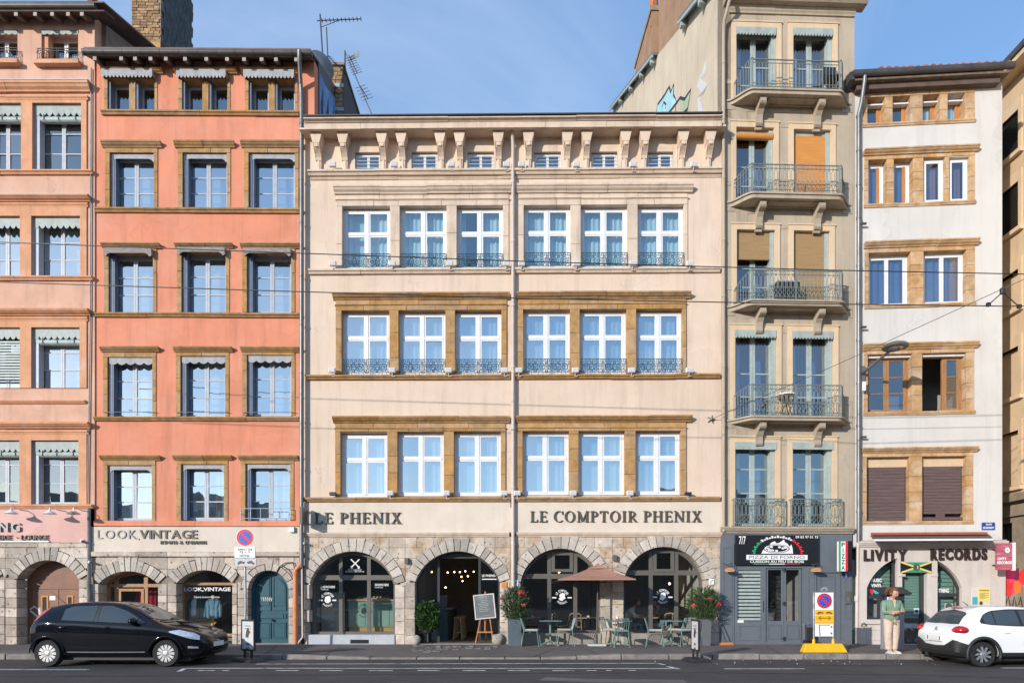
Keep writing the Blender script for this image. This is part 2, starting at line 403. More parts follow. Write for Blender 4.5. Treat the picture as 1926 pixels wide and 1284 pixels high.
        if mat: me.materials.append(M[mat])
        if smooth:
            me.polygons.foreach_set('use_smooth', [True]*len(me.polygons))
            if smooth != 'all': me.set_sharp_from_angle(angle=R(40))
        me.update(); return me
    def build(s, name, mat, parent=None, loc=None, rz=0, smooth=False, bevel=0.0, seg=1, fix=False, **tags):
        return place(s.mesh(name, mat, smooth, bevel, seg, fix), name, parent, loc, rz, **tags)
def place(me, name, parent=None, loc=None, rz=0, **tags):
    o = bpy.data.objects.new(name, me); COL.objects.link(o)
    if parent: o.parent = parent
    if loc is not None: o.location = loc
    if rz: o.rotation_euler.z = rz
    for k, v in tags.items(): o[k] = v
    return o
def thing(name, label, cat, loc=(0, 0, 0), rz=0, group=None):
    o = bpy.data.objects.new(name, None); COL.objects.link(o); o.empty_display_size = .1
    o.location = loc; o.rotation_euler.z = rz; o['label'] = label; o['category'] = cat
    if group: o['group'] = group
    return o
KIDS = {}
def dup(root, loc, rz=None, label=None, group=None):
    """a copy of a thing, its parts and their sub-parts (mesh data shared)"""
    if not KIDS.get(root.name):
        d = {}
        for o in COL.objects:
            if o.parent: d.setdefault(o.parent.name, []).append(o)
        KIDS[root.name] = d
    d = KIDS[root.name]
    r = root.copy(); COL.objects.link(r); r.location = loc
    if rz is not None: r.rotation_euler.z = rz
    if label: r['label'] = label
    if group: r['group'] = group
    for ch in d.get(root.name, []):
        c = ch.copy(); COL.objects.link(c); c.parent = r
        for g in d.get(ch.name, []):
            e = g.copy(); COL.objects.link(e); e.parent = c
    return r
def rect(x0, x1, z0, z1): return [(x0, z0), (x1, z0), (x1, z1), (x0, z1)]
def arc_pts(cx, zs, hw, rise, n=16, grow=0.0):
    """arc from right spring over the crown to left spring"""
    Rr = (hw*hw+rise*rise)/(2*rise); zc_ = zs+rise-Rr; a0 = math.asin(min(1, hw/Rr))
    if rise > hw: a0 = math.pi-a0
    return [(cx+(Rr+grow)*math.sin(a0-2*a0*i/n), zc_+(Rr+grow)*math.cos(a0-2*a0*i/n)) for i in range(n+1)]
def arch_loop(x0, x1, zb, zs, rise, n=16):
    return [(x0, zb), (x1, zb)]+arc_pts((x0+x1)/2, zs, (x1-x0)/2, rise, n)
def ellipse(cx, cz, a, b, n=24, t0=0, t1=2*math.pi):
    return [(cx+a*math.cos(t0+(t1-t0)*i/n), cz+b*math.sin(t0+(t1-t0)*i/n)) for i in range(n+(0 if abs(t1-t0) > 6.28 else 1))]
_glyph = {}
def text_mesh(txt, depth=0.0, weight=0.0):
    """one text in the built-in typeface as a mesh in the x-z plane facing -y, cap height about 1"""
    key = (txt, depth, weight)
    if key in _glyph: return _glyph[key]
    cu = bpy.data.curves.new('glyph', 'FONT'); cu.body = txt; cu.size = 1.38; cu.extrude = depth/2; cu.offset = weight; cu.resolution_u = 3
    ob = bpy.data.objects.new('glyph', cu); COL.objects.link(ob)
    dg = bpy.context.evaluated_depsgraph_get(); me = bpy.data.meshes.new_from_object(ob.evaluated_get(dg))
    bpy.data.objects.remove(ob); bpy.data.curves.remove(cu)
    v = np.array([tuple(p.co) for p in me.vertices]) if len(me.vertices) else np.zeros((0, 3))
    f = [tuple(p.vertices) for p in me.polygons]; bpy.data.meshes.remove(me)
    _glyph[key] = (v, f); return v, f
def add_text(mb, txt, x0, x1, z0, z1, y, depth=.02, weight=0.0, upright=True):
    """text stretched into the rectangle, its front at y-depth"""
    v, f = text_mesh(txt, 1.0, weight)
    if not len(v): return mb
    lo, hi = v.min(0), v.max(0); s_ = hi-lo; s_[s_ == 0] = 1
    q = (v-lo)/s_
    return mb.add([(x0+(x1-x0)*p[0], y-depth*p[2], z0+(z1-z0)*p[1]) for p in q], f)
def sign_text(txt, x0, x1, z0, z1, y, name, mat, parent, depth=.003, weight=0.0):
    mb = MB(); add_text(mb, txt, x0, x1, z0, z1, y, depth, weight)
    return mb.build(name, mat, parent)
# ================================================================== building toolkit
class Bld:
    def __init__(s, name, label, px0, Y0, rot=0.0, cat='building'):
        s.r = R(rot); s.c, s.s = math.cos(s.r), math.sin(s.r); s.Y0 = Y0; s.X0 = W(px0, HY, Y0).x
        s.root = thing(name, label, cat, (s.X0, Y0, 0), s.r)
    def at(s, px, py, v=0.0):
        a = (px-CX)/FOC
        u = (a*(CD+s.Y0+v*s.c)-s.X0+v*s.s)/(s.c-a*s.s)
        d = CD+s.Y0+u*s.s+v*s.c
        return u, CH-(py-HY)/FOC*d
    def u(s, px, v=0.0): return s.at(px, HY, v)[0]
    def z(s, py, px, v=0.0): return s.at(px, py, v)[1]
    def rc(s, x0, y0, x1, y1, v=0.0):
        m = (x0+x1)/2
        return s.u(x0, v), s.u(x1, v), s.z(y1, m, v), s.z(y0, m, v)
    def world(s, u, v, z): return Vector((s.X0+u*s.c-v*s.s, s.Y0+u*s.s+v*s.c, z))
    def wall(s, mat, u0, u1, z0, z1, holes=(), y=0.0, depth=.3, name='wall', outline=None):
        mb = MB(); mb.prism(outline or rect(u0, u1, z0, z1), y, y+depth, holes, back=False)
        return mb.build(name, mat, s.root)
    def box(s, name, mat, u0, u1, y0, y1, z0, z1, parent=None, **k):
        return MB().box(u0, u1, y0, y1, z0, z1).build(name, mat, parent or s.root, **k)
    def stones(s, name, mat, u0, u1, z0, z1, y0, y1, n, vert=True, gap=.008, jit=.25, bevel=.006):
        """a run of n separate stones"""
        L = (z1-z0) if vert else (u1-u0); e = [0]
        for i in range(1, n): e.append((i+random.uniform(-jit, jit))*L/n)
        e.append(L)
        for i in range(n):
            a, b = e[i]+(gap/2 if i else 0), e[i+1]-(gap/2 if i < n-1 else 0); p = random.uniform(0, .007)
            mb = MB()
            if vert: mb.box(u0, u1, y0-p, y1, z0+a, z0+b)
            else: mb.box(u0+a, u0+b, y0-p, y1, z0, z1)
            mb.build(name, mat, s.root, bevel=bevel)
    def moulding(s, name, mat, u0, u1, zt, h, proj, n=1, y=0.0, gap=.006, style=0):
        """a cornice or sill, in n lengths of stone"""
        pr = {0: [(.03, zt), (-proj, zt), (-proj, zt-.28*h), (-.86*proj, zt-.36*h), (-.72*proj, zt-.6*h), (-.42*proj, zt-.82*h), (-.36*proj, zt-h), (.03, zt-h)],
              1: [(.03, zt), (-.75*proj, zt-.04*h), (-proj, zt-.16*h), (-proj, zt-.5*h), (-.7*proj, zt-.62*h), (-.5*proj, zt-h), (.03, zt-h)],
              2: [(.03, zt), (-proj, zt), (-proj, zt-h), (.03, zt-h)]}[style]
        pr = [(a+y, b) for a, b in pr]
        e = [u0]+[u0+(u1-u0)*(i+random.uniform(-.15, .15))/n for i in range(1, n)]+[u1]
        for i in range(n):
            q = MB().sweep(pr, e[i]+(gap/2 if i else 0), e[i+1]-(gap/2 if i < n-1 else 0))
            oy, oz, tl = random.uniform(-.008, .006), random.uniform(-.006, .004), random.uniform(-.006, .006)/max(.5, u1-u0)
            q.v = [(x, yy+oy if yy < y else yy, z+oz+tl*(x-u0)) for x, yy, z in q.v]; q.build(name, mat, s.root)
    def interior(s, u0, u1, zs, y0=.31, y1=5.0, mat='room'):
        for i, z in enumerate(zs): s.box('floor_slab', 'room_floor', u0, u1, y0, y1, z-.12, z)
        MB().box(u0, u1, y1, y1+.1, zs[0]-.12, zs[-1]).build('interior_wall', mat, s.root)
        for a, b in ((u0-.1, u0), (u1, u1+.1)): MB().box(a, b, y0, y1, zs[0]-.12, zs[-1]).build('interior_wall', mat, s.root)

def pane(parent, gl, u0, u1, z0, z1, y, tilt=.004):
    a, b, c = (random.uniform(-tilt, tilt) for _ in range(3))
    return MB().quad((u0, y+a, z0), (u1, y+b, z0), (u1, y+b+c, z1), (u0, y+a+c, z1)).build('pane', gl, parent)
def leaf(parent, mat, gl, u0, u1, z0, z1, y, rows=(), sw=.05, mu=.028, cols=1, name='casement', bot=None, tilt=.004):
    """an opening light: stiles, rails, glazing bars, and its panes"""
    bot = bot or sw; mb = MB()
    mb.box(u0, u0+sw, y, y+.045, z0, z1).box(u1-sw, u1, y, y+.045, z0, z1)
    mb.box(u0+sw, u1-sw, y+.002, y+.043, z0, z0+bot).box(u0+sw, u1-sw, y+.002, y+.043, z1-sw, z1)
    zi = [z0+bot]+[z0+bot+(z1-sw-z0-bot)*r for r in rows]+[z1-sw]; ui = [u0+sw+(u1-u0-2*sw)*i/cols for i in range(cols+1)]
    for q in zi[1:-1]: mb.box(u0+sw, u1-sw, y+.006, y+.036, q-mu/2, q+mu/2)
    for q in ui[1:-1]: mb.box(q-mu/2, q+mu/2, y+.008, y+.034, z0+bot, z1-sw)
    c = mb.build(name, mat, parent)
    for i in range(len(zi)-1):
        for j in range(cols): pane(parent, gl, ui[j], ui[j+1], zi[i], zi[i+1], y+.022, tilt)
    return c
def curtain(parent, u0, u1, z0, z1, y, mat='curtain', amp=.03, pitch=.13, wav=0.0):
    n = max(6, int((u1-u0)/pitch*6)); ph = random.random()*6; mb = MB()
    pts = [(u0+(u1-u0)*i/n, y+amp*math.sin(ph+2*math.pi*(u1-u0)*i/n/pitch)+amp*.5*math.sin(ph*2+9.1*i/n)) for i in range(n+1)]
    mb.v = [(x, yy, z0) for x, yy in pts]+[(x, yy*.6+y*.4, z1) for x, yy in pts]
    mb.f = [(i, i+1, n+2+i, n+1+i) for i in range(n)]
    return mb.build('curtain', mat, parent, smooth='all')
def window(b, u0, u1, z0, z1, y=.24, rows=(1/3, 2/3), mat='white_paint', gl='glass', fw=.05, sw=.045, mu=.028, transom=None, mull=0.0, cross=False, leaves=2, tilt=.004, bot=None, cols=1, name='window'):
    g = .004; mb = MB()
    mb.box(u0-g, u0+fw, y, y+.08, z0-g, z1+g).box(u1-fw, u1+g, y, y+.08, z0-g, z1+g)
    mb.box(u0+fw, u1-fw, y+.001, y+.08, z1-fw, z1+g).box(u0+fw, u1-fw, y+.001, y+.08, z0-g, z0+fw*.8)
    uc = (u0+u1)/2; zl, zh = z0+fw*.8, z1-fw
    spans = [(u0+fw, uc-mull/2), (uc+mull/2, u1-fw)] if leaves == 2 else [(u0+fw, u1-fw)]
    if mull: mb.box(uc-mull/2, uc+mull/2, y-.02, y+.08, zl, zh)
    tz = None
    if transom:
        tz = zl+(zh-zl)*transom[0]; t = transom[1]
        for a, c in (spans if mull else [(u0+fw, u1-fw)]): mb.box(a, c, y-.015, y+.08, tz-t/2, tz+t/2)
    w = mb.build(name, mat, b.root)
    for a, c in spans:
        if tz:
            leaf(w, mat, gl, a+.003, c-.003, zl+.003, tz-t/2-.003, y-.006, rows, sw, mu, cols, tilt=tilt, bot=bot)
            leaf(w, mat, gl, a+.003, c-.003, tz+t/2+.003, zh-.003, y-.006, (), sw, mu, cols, tilt=tilt)
        else: leaf(w, mat, gl, a+.003, c-.003, zl+.003, zh-.003, y-.012, rows, sw, mu, cols, tilt=tilt, bot=bot)
    return w
def lambrequin(w, u0, u1, zt, zb, y, n=8, mat='lambrequin', th=.02, kind='scallop', box=0.0):
    """the carved valance that hides a rolled blind; box > 0 is a boxed one that stands out from the wall"""
    h = zt-zb; p = [(u1, zt), (u0, zt)]
    if kind == 'scallop':
        p.append((u0, zb+h*.3))
        for i in range(n):
            a = u0+(u1-u0)*i/n; d = (u1-u0)/n
            for k in range(1, 6): p.append((a+d*k/6, zb+h*.3-h*.3*math.sin(math.pi*k/6)))
            p.append((a+d, zb+h*.3))
    elif kind == 'bump':       # straight with shaped ends
        d = (u1-u0)
        p += [(u0, zb+h*.1), (u0+.04*d, zb), (u0+.08*d, zb+h*.28), (u0+.13*d, zb+h*.42), (u1-.13*d, zb+h*.42), (u1-.08*d, zb+h*.28), (u1-.04*d, zb), (u1, zb+h*.1)]
    else: p += [(u0, zb), (u1, zb)]
    mb = MB(); mb.prism(p, y-box, y-box+th)
    if box:
        mb.box(u0, u0+.02, y-box+th, y, zb+h*.3, zt).box(u1-.02, u1, y-box+th, y, zb+h*.3, zt).box(u0+.02, u1-.02, y-box+th, y, zt-.02, zt)
    return mb.build('lambrequin', mat, w)
def scroll_rail(w0, h, mat_scale=1.0):
    """wrought-iron guard w0 wide and h high: ring frieze, big rings and scrolls"""
    mb = MB(); r = .009
    for z in (0.0, h*.80, h): mb.tube([(0, 0, z+.01), (w0, 0, z+.01)], r*1.2, 5)
    for x in (0.0, w0/2-.02, w0/2+.02, w0): mb.tube([(x, 0, 0), (x, 0, h+.02)], r, 5)
    n = max(4, int(w0/.11))
    for i in range(n): mb.ring((w0*(i+.5)/n, 0, h*.90), h*.085, r*.75, 8, 4)
    for k in range(4):
        c = w0*(.13+.247*k); mb.ring((c, 0, h*.41), h*.30, r*.9, 14, 4); mb.ring((c, 0, h*.41), h*.14, r*.8, 10, 4)
        for s_ in (-1, 1):
            pts = [(c+s_*(h*.34+.02*math.cos(t)), 0, h*.41+h*.37*math.sin(t*.5-1.57+.0)*1.0) for t in np.linspace(0, 6.28, 8)]
            mb.tube(pts, r*.7, 4)
            mb.ring((c+s_*h*.44, 0, h*.68), h*.08, r*.7, 8, 4); mb.ring((c+s_*h*.44, 0, h*.14), h*.08, r*.7, 8, 4)
    return mb
def loop_rail(w0, h):
    """balcony panel of tall looped bars between two friezes"""
    mb = MB(); r = .011
    for z in (.02, .11, h*.86, h): mb.tube([(0, 0, z), (w0, 0, z)], r if z < h else r*1.6, 5)
    n = max(3, int(w0/.125)); d = w0/n
    for i in range(n):
        x = d*(i+.5); za, zb = .12, h*.85
        for s_ in (-1, 1):
            mb.tube([(x, 0, zb), (x+s_*d*.34, 0, zb-d*.6), (x+s_*d*.34, 0, za+h*.27), (x+s_*d*.12, 0, za+h*.21), (x+s_*d*.36, 0, za+h*.12), (x, 0, za)], r*.75, 4)
        mb.ring((x, 0, h*.93), h*.045, r*.7, 8, 4); mb.ring((x, 0, .065), .035, r*.6, 8, 4)
        mb.ring((x, 0, za+h*.3), d*.16, r*.6, 6, 4)
    return mb

def arch_ring(b, cx, zs, hw, rise, t, n=13, y0=-.03, y1=.42, key=3, key_h=.14, mat='arch_limestone', lim=None, skew=0.0, keymat=None):
    """voussoirs of an arch, each a stone of its own; the middle `key` stones reach up to the course above"""
    Rr = (hw*hw+rise*rise)/(2*rise); zc_ = zs+rise-Rr; a0 = math.asin(min(1, hw/Rr))
    if rise > hw: a0 = math.pi-a0
    ed = [-a0+2*a0*i/n+(random.uniform(-.12, .12)*2*a0/n if 0 < i < n else 0) for i in range(n+1)]
    for i in range(n):
        g = .010/Rr; a, c = ed[i]+g, ed[i+1]-g; mid = abs(i-(n-1)/2) < key/2+.01 and key
        tt = t+(key_h if mid else random.uniform(-.03, .015))
        pi = [(cx+Rr*math.sin(a+(c-a)*k/3), zc_+Rr*math.cos(a+(c-a)*k/3)) for k in range(4)]
        if mid:
            top = zs+rise+t+key_h
            po = []
            for q in (c, a):
                dx, dz = math.sin(q), math.cos(q); L = (top-(zc_+Rr*dz))/dz; po.append((cx+(Rr+L)*dx*.985 if False else cx+(Rr+L)*dx, top))
        else: po = [(cx+(Rr+tt)*math.sin(c+(a-c)*k/3), zc_+(Rr+tt)*math.cos(c+(a-c)*k/3)) for k in range(4)]
        pts = pi+po
        if lim: pts = [(min(max(p[0], lim[0]), lim[1]), p[1]) for p in pts]
        MB().prism(pts[::-1], y0-random.uniform(0, .022), y1, back=False).build('arch_stone', keymat if (mid and keymat) else mat, b.root)
def jamb_stones(b, u0, u1, z0, z1, n, y0=-.02, y1=.42, mat='limestone', inner=None):
    """stacked blocks beside an opening; inner (-1/1) alternates their width on that side"""
    L = z1-z0; e = [0]+[(i+random.uniform(-.18, .18))*L/n for i in range(1, n)]+[L]
    for i in range(n):
        a, c = u0, u1; w = random.uniform(0, .07)
        if inner == 1: c -= w
        elif inner == -1: a += w
        MB().box(a+.004, c-.004, y0-random.uniform(0, .012), y1, z0+e[i]+.005, z0+e[i+1]-.005).build('stone_block', mat, b.root, bevel=.012)
def clip_out(poly, cx, zc_, Rr):
    """what is left of a polygon outside a circle (None when nothing worth keeping is left)"""
    out = []; n = len(poly); f = lambda p: (p[0]-cx)**2+(p[1]-zc_)**2 > Rr*Rr
    dense = []
    for i in range(n):
        a, c = poly[i], poly[(i+1) % n]; k = max(2, int(math.dist(a, c)/.04))
        dense += [(a[0]+(c[0]-a[0])*j/k, a[1]+(c[1]-a[1])*j/k) for j in range(k)]
    ins = [f(p) for p in dense]
    if all(ins): return poly
    if not any(ins): return None
    m = len(dense); st = next(i for i in range(m) if ins[i] and not ins[i-1])
    seq = [dense[(st+i) % m] for i in range(m) if ins[(st+i) % m]]
    # split only once: assume a single outside run
    a, c = seq[-1], seq[0]; ta, tc_ = math.atan2(a[1]-zc_, a[0]-cx), math.atan2(c[1]-zc_, c[0]-cx)
    d = tc_-ta
    while d > math.pi: d -= 2*math.pi
    while d < -math.pi: d += 2*math.pi
    arc = [(cx+Rr*math.cos(ta+d*k/4), zc_+Rr*math.sin(ta+d*k/4)) for k in range(5)]
    keep = [p for i, p in enumerate(seq) if i in (0, len(seq)-1) or abs((seq[i][0]-seq[i-1][0])*(seq[(i+1) % len(seq)][1]-seq[i][1])-(seq[i][1]-seq[i-1][1])*(seq[(i+1) % len(seq)][0]-seq[i][0])) > 1e-6]
    res = keep+arc
    ar = .5*abs(sum(res[i][0]*res[(i+1) % len(res)][1]-res[(i+1) % len(res)][0]*res[i][1] for i in range(len(res))))
    return res if ar > .012 else None
def ashlar(b, u0, u1, z0, z1, course, length, arches, y0=-.02, y1=.05, mat='limestone', cuts=(), skip=()):
    """courses of separate blocks that stop against the rings of the arches (cx, zs, hw, rise, t)"""
    nz = max(1, round((z1-z0)/course)); hz = (z1-z0)/nz
    fx = sorted({u0, u1, *[a[0] for a in arches], *cuts})
    for k in range(nz):
        for a, c in zip(fx[:-1], fx[1:]):
            n = max(1, round((c-a)/length+(.5 if k % 2 else 0))); e = [a]+[a+(c-a)*(i+random.uniform(-.22, .22))/n for i in range(1, n)]+[c]
            for i in range(n):
                p = rect(e[i]+.006, e[i+1]-.006, z0+hz*k+.006, z0+hz*(k+1)-.006)
                for (cx, zs, hw, rise, t) in arches:
                    if p is None: break
                    Rr = (hw*hw+rise*rise)/(2*rise); zc_ = zs+rise-Rr
                    if max(q[1] for q in p) > zs-.02 :
                        zlow = min(q[1] for q in p)
                        if zlow < zs-.02 and min(abs(q[0]-cx) for q in p) < hw+t-.01:
                            lo = [q for q in p]; p = [(q[0], max(q[1], zs)) for q in p]
                        p = clip_out(p, cx, zc_, Rr+t+.006)
                    elif min(abs(q[0]-cx) for q in p) < hw+t-.05 and max(abs(q[0]-cx) for q in p) > hw+t:
                        p = [(max(q[0], cx+hw+t+.006) if q[0] > cx-0 and max(r[0] for r in p) > cx+hw+t else min(q[0], cx-hw-t-.006), q[1]) for q in p]
                    elif max(abs(q[0]-cx) for q in p) <= hw+t+.02: p = None
                if p is None: continue
                if max(q[0] for q in p)-min(q[0] for q in p) < .05 or max(q[1] for q in p)-min(q[1] for q in p) < .05: continue
                MB().prism(p, y0-random.uniform(0, .014), y1, back=False).build('stone_block', mat, b.root)
def arch_front(b, cx, zb, zs, hw, rise, y, bars, tz, mat, gl, fw=.07, bw=.07, tb=.12, name='shop_window', sill=.08, open_cells=(), upper_bars=None):
    """glazed front that fills an arch: curved frame, posts, transom and separate panes"""
    n = 18; Rr = (hw*hw+rise*rise)/(2*rise); zc_ = zs+rise-Rr
    top = lambda u, g=0.0: zc_+math.sqrt(max(1e-6, (Rr-g)**2-(u-cx)**2))
    outer = arch_loop(cx-hw-.01, cx+hw+.01, zb-.005, zs, rise+.005, n); inner = [(cx-hw+fw, zb+sill), (cx+hw-fw, zb+sill)]+[(cx+(p[0]-cx)*(hw-fw)/hw, zs+(p[1]-zs)*(rise-fw)/rise) for p in arc_pts(cx, zs, hw, rise, n)]
    mb = MB(); mb.prism(outer, y, y+.09, [inner])
    lo = [cx-hw+fw]+list(bars)+[cx+hw-fw]; up = [cx-hw+fw]+list(upper_bars if upper_bars is not None else bars)+[cx+hw-fw]
    mb.box(cx-hw+fw*.9, cx+hw-fw*.9, y+.004, y+.086, tz-tb/2, tz+tb/2)
    for q in bars: mb.box(q-bw/2, q+bw/2, y+.008, y+.08, zb+sill, tz-tb/2)
    for q in (upper_bars if upper_bars is not None else bars): mb.box(q-bw/2, q+bw/2, y+.008, y+.08, tz+tb/2, top(q)-fw*.6)
    w = mb.build(name, mat, b.root)
    ir = lambda u: zs+(top(cx+(u-cx)*hw/(hw-fw))-zs)*(rise-fw)/rise if abs(u-cx) < hw-fw else zs
    for i in range(len(lo)-1):
        if i in open_cells: continue
        a = lo[i]+(bw/2 if i else 0); c = lo[i+1]-(bw/2 if i < len(lo)-2 else 0)
        MB().quad((a, y+.04, zb+sill), (c, y+.04, zb+sill), (c, y+.04, tz-tb/2), (a, y+.04, tz-tb/2)).build('pane', gl, w)
    for i in range(len(up)-1):
        a = up[i]+(bw/2 if i else 0); c = up[i+1]-(bw/2 if i < len(up)-2 else 0)
        pts = [(a, tz+tb/2), (c, tz+tb/2)]+[(c+(a-c)*k/8, max(tz+tb/2, ir(c+(a-c)*k/8))) for k in range(9)]
        MB().add([(p[0], y+.04, p[1]) for p in pts], [tuple(range(len(pts)))]).build('pane', gl, w)
    return w
def arc_text(mb, txt, cx, cz, rad, h, a0, a1, y, depth=.003, flip=False, weight=.0):
    """letters along an arc, a0 to a1 in degrees from the top, clockwise"""
    n = len(txt)
    for i, ch in enumerate(txt):
        if ch == ' ': continue
        v, f = text_mesh(ch, 1.0, weight)
        if not len(v): continue
        lo, hi = v.min(0), v.max(0); a = R(a0+(a1-a0)*(i/(max(1, n-1)))); w_ = h*.62*((hi-lo)[0]/.8 if ch != 'I' else .35)
        s_ = hi-lo; s_[s_ == 0] = 1; q = (v-lo)/s_; sg = -1 if flip else 1; rot = -a if not flip else math.pi-a
        px_, pz_ = cx+rad*math.sin(a), cz+rad*math.cos(a)
        pts = []
        for p in q:
            x, z = (p[0]-.5)*w_, (p[1]-.5)*h
            pts.append((px_+x*math.cos(rot)-z*math.sin(rot), y-depth*p[2], pz_+x*math.sin(rot)+z*math.cos(rot)))
        mb.add(pts, f)
    return mb
def stroke(mb, pts, w, y, d=.004):
    """a painted or printed stroke: a flat ribbon along (x, z) points"""
    P = [Vector((p[0], p[1])) for p in pts]; L = []; Rt = []
    for i, p in enumerate(P):
        t = (P[min(i+1, len(P)-1)]-P[max(i-1, 0)]); t = t.normalized() if t.length else Vector((1, 0)); nrm = Vector((-t.y, t.x))
        L.append(p+nrm*w/2); Rt.append(p-nrm*w/2)
    o = len(mb.v); k = len(P)
    mb.v += [(q.x, y-d, q.y) for q in L]+[(q.x, y-d, q.y) for q in Rt]
    mb.f += [(o+i, o+k+i, o+k+i+1, o+i+1) for i in range(k-1)]
    return mb
SERIF = {  # roman capitals as strokes in a unit-high box: (x0, z0, x1, z1, width); serifs are thin bars
 'L': (.62, [(.17, 0, .17, 1, .15), (.02, .97, .34, .97, .05), (.02, .03, .6, .03, .06), (.57, 0, .59, .24, .05)]),
 'E': (.66, [(.17, 0, .17, 1, .15), (.02, .97, .6, .97, .06), (.02, .03, .63, .03, .06), (.2, .51, .48, .51, .06), (.58, .8, .58, 1, .05), (.61, 0, .62, .22, .05), (.48, .42, .48, .6, .05)]),
 'P': (.62, [(.17, 0, .17, 1, .15), (.02, .03, .34, .03, .05), (.02, .97, .3, .97, .05), 'bowl']),
 'R': (.74, [(.17, 0, .17, 1, .15), (.02, .03, .34, .03, .05), (.02, .97, .3, .97, .05), 'bowl', (.3, .5, .66, .03, .15), (.58, .03, .76, .03, .05)]),
 'H': (.86, [(.17, 0, .17, 1, .15), (.7, 0, .7, 1, .15), (.2, .51, .68, .51, .06), (.02, .03, .34, .03, .05), (.02, .97, .34, .97, .05), (.55, .03, .86, .03, .05), (.55, .97, .86, .97, .05)]),
 'N': (.86, [(.15, 0, .15, 1, .07), (.74, 0, .74, 1, .07), (.15, .98, .73, .03, .16), (.02, .03, .3, .03, .05), (.0, .97, .22, .97, .05), (.6, .97, .88, .97, .05)]),
 'I': (.36, [(.18, 0, .18, 1, .15), (.02, .03, .34, .03, .05), (.02, .97, .34, .97, .05)]),
 'X': (.80, [(.16, .98, .66, .02, .16), (.64, .98, .14, .02, .07), (.02, .97, .34, .97, .05), (.5, .97, .78, .97, .05), (.0, .03, .28, .03, .05), (.46, .03, .82, .03, .05)]),
 'T': (.74, [(.37, 0, .37, 1, .15), (.04, .97, .7, .97, .06), (.06, .78, .06, 1, .05), (.68, .78, .68, 1, .05), (.22, .03, .52, .03, .05)]),
 'M': (1.0, [(.15, 0, .15, 1, .07), (.84, 0, .84, 1, .15), (.15, .98, .48, .05, .15), (.48, .05, .84, .98, .07), (.02, .03, .3, .03, .05), (.02, .97, .2, .97, .05), (.7, .03, 1.0, .03, .05), (.84, .97, 1.0, .97, .05)]),
 'O': (.88, ['ring']), 'C': (.78, ['cee'])}
def serif_letters(b, txt, u0, u1, z0, z1, y, mat, parent, depth=.05, gap=.14, space=.42):
    tot = sum(space if c == ' ' else SERIF[c][0]+gap for c in txt)-gap; k = (u1-u0)/tot; h = z1-z0; x = u0
    for c in txt:
        if c == ' ': x += space*k; continue
        w_, st = SERIF[c]; mb = MB(); T = lambda p: (x+p[0]*k, z0+p[1]*h)
        lay = 0.0
        for s_ in st:
            lay += .0008
            if s_ == 'bowl':
                o = [(.2, .99)]+[(.34+.28*math.sin(t), .735+.255*math.cos(t)) for t in np.linspace(0, math.pi, 9)]+[(.2, .48)]
                i_ = [(.2, .54)]+[(.32+.15*math.sin(t), .735+.195*math.cos(t)) for t in np.linspace(math.pi, 0, 9)]+[(.2, .93)]
                mb.prism([T(p) for p in (o+i_)[::-1]], y-depth-lay, y)
            elif s_ == 'ring':
                mb.prism([T(p) for p in ellipse(.43, .5, .43, .515, 22)], y-depth-lay, y, [[T(p) for p in ellipse(.43, .5, .275, .455, 22)]])
            elif s_ == 'cee':
                o = [(.44+.44*math.cos(t), .5+.515*math.sin(t)) for t in np.linspace(.75, 2*math.pi-.75, 18)]
                i_ = [(.47+.31*math.cos(t), .5+.455*math.sin(t)) for t in np.linspace(2*math.pi-.78, .78, 18)]
                mb.prism([T(p) for p in o+i_], y-depth-lay, y); mb.prism([T(p) for p in rect(.70, .76, .68, 1.0)], y-depth-lay-.001, y)
            else:
                xa, za, xb, zb, w2 = s_; d = Vector((xb-xa, zb-za)); nn = Vector((-d.y, d.x)).normalized()*w2/2
                if abs(d.y) > abs(d.x)*.3 and abs(d.x) > .1: nn = Vector((w2/2*1.15, 0))*(-1 if d.y > 0 else 1)
                q = [(xa+nn.x, za+nn.y), (xa-nn.x, za-nn.y), (xb-nn.x, zb-nn.y), (xb+nn.x, zb+nn.y)]
                q = [T(p) for p in q]; ar = sum(q[i][0]*q[(i+1) % 4][1]-q[(i+1) % 4][0]*q[i][1] for i in range(4))
                mb.prism(q if ar > 0 else q[::-1], y-depth-lay, y)
        mb.build('letter', mat, parent); x += (w_+gap)*k
def block_letters(txt, u0, u1, z0, z1, y, mat, parent, depth=.05, gap=.16, weight=.04, widths=None, space=.5):
    """separate sans letters that stand off a wall"""
    W_ = []
    for c in txt:
        if c == ' ': W_.append(None); continue
        v, f = text_mesh(c, 1.0, weight); W_.append(max(.12, (v.max(0)-v.min(0))[0]))
    tot = sum(space if w_ is None else w_+gap for w_ in W_)-gap; k = (u1-u0)/tot; x = u0
    for c, w_ in zip(txt, W_):
        if w_ is None: x += space*k; continue
        mb = MB(); zt, zb = z1, z0
        if c in '-': zb, zt = z0+(z1-z0)*.42, z0+(z1-z0)*.58
        add_text(mb, c, x, x+w_*k, zb, zt, y, depth, weight); mb.build('letter', mat, parent); x += (w_+gap)*k
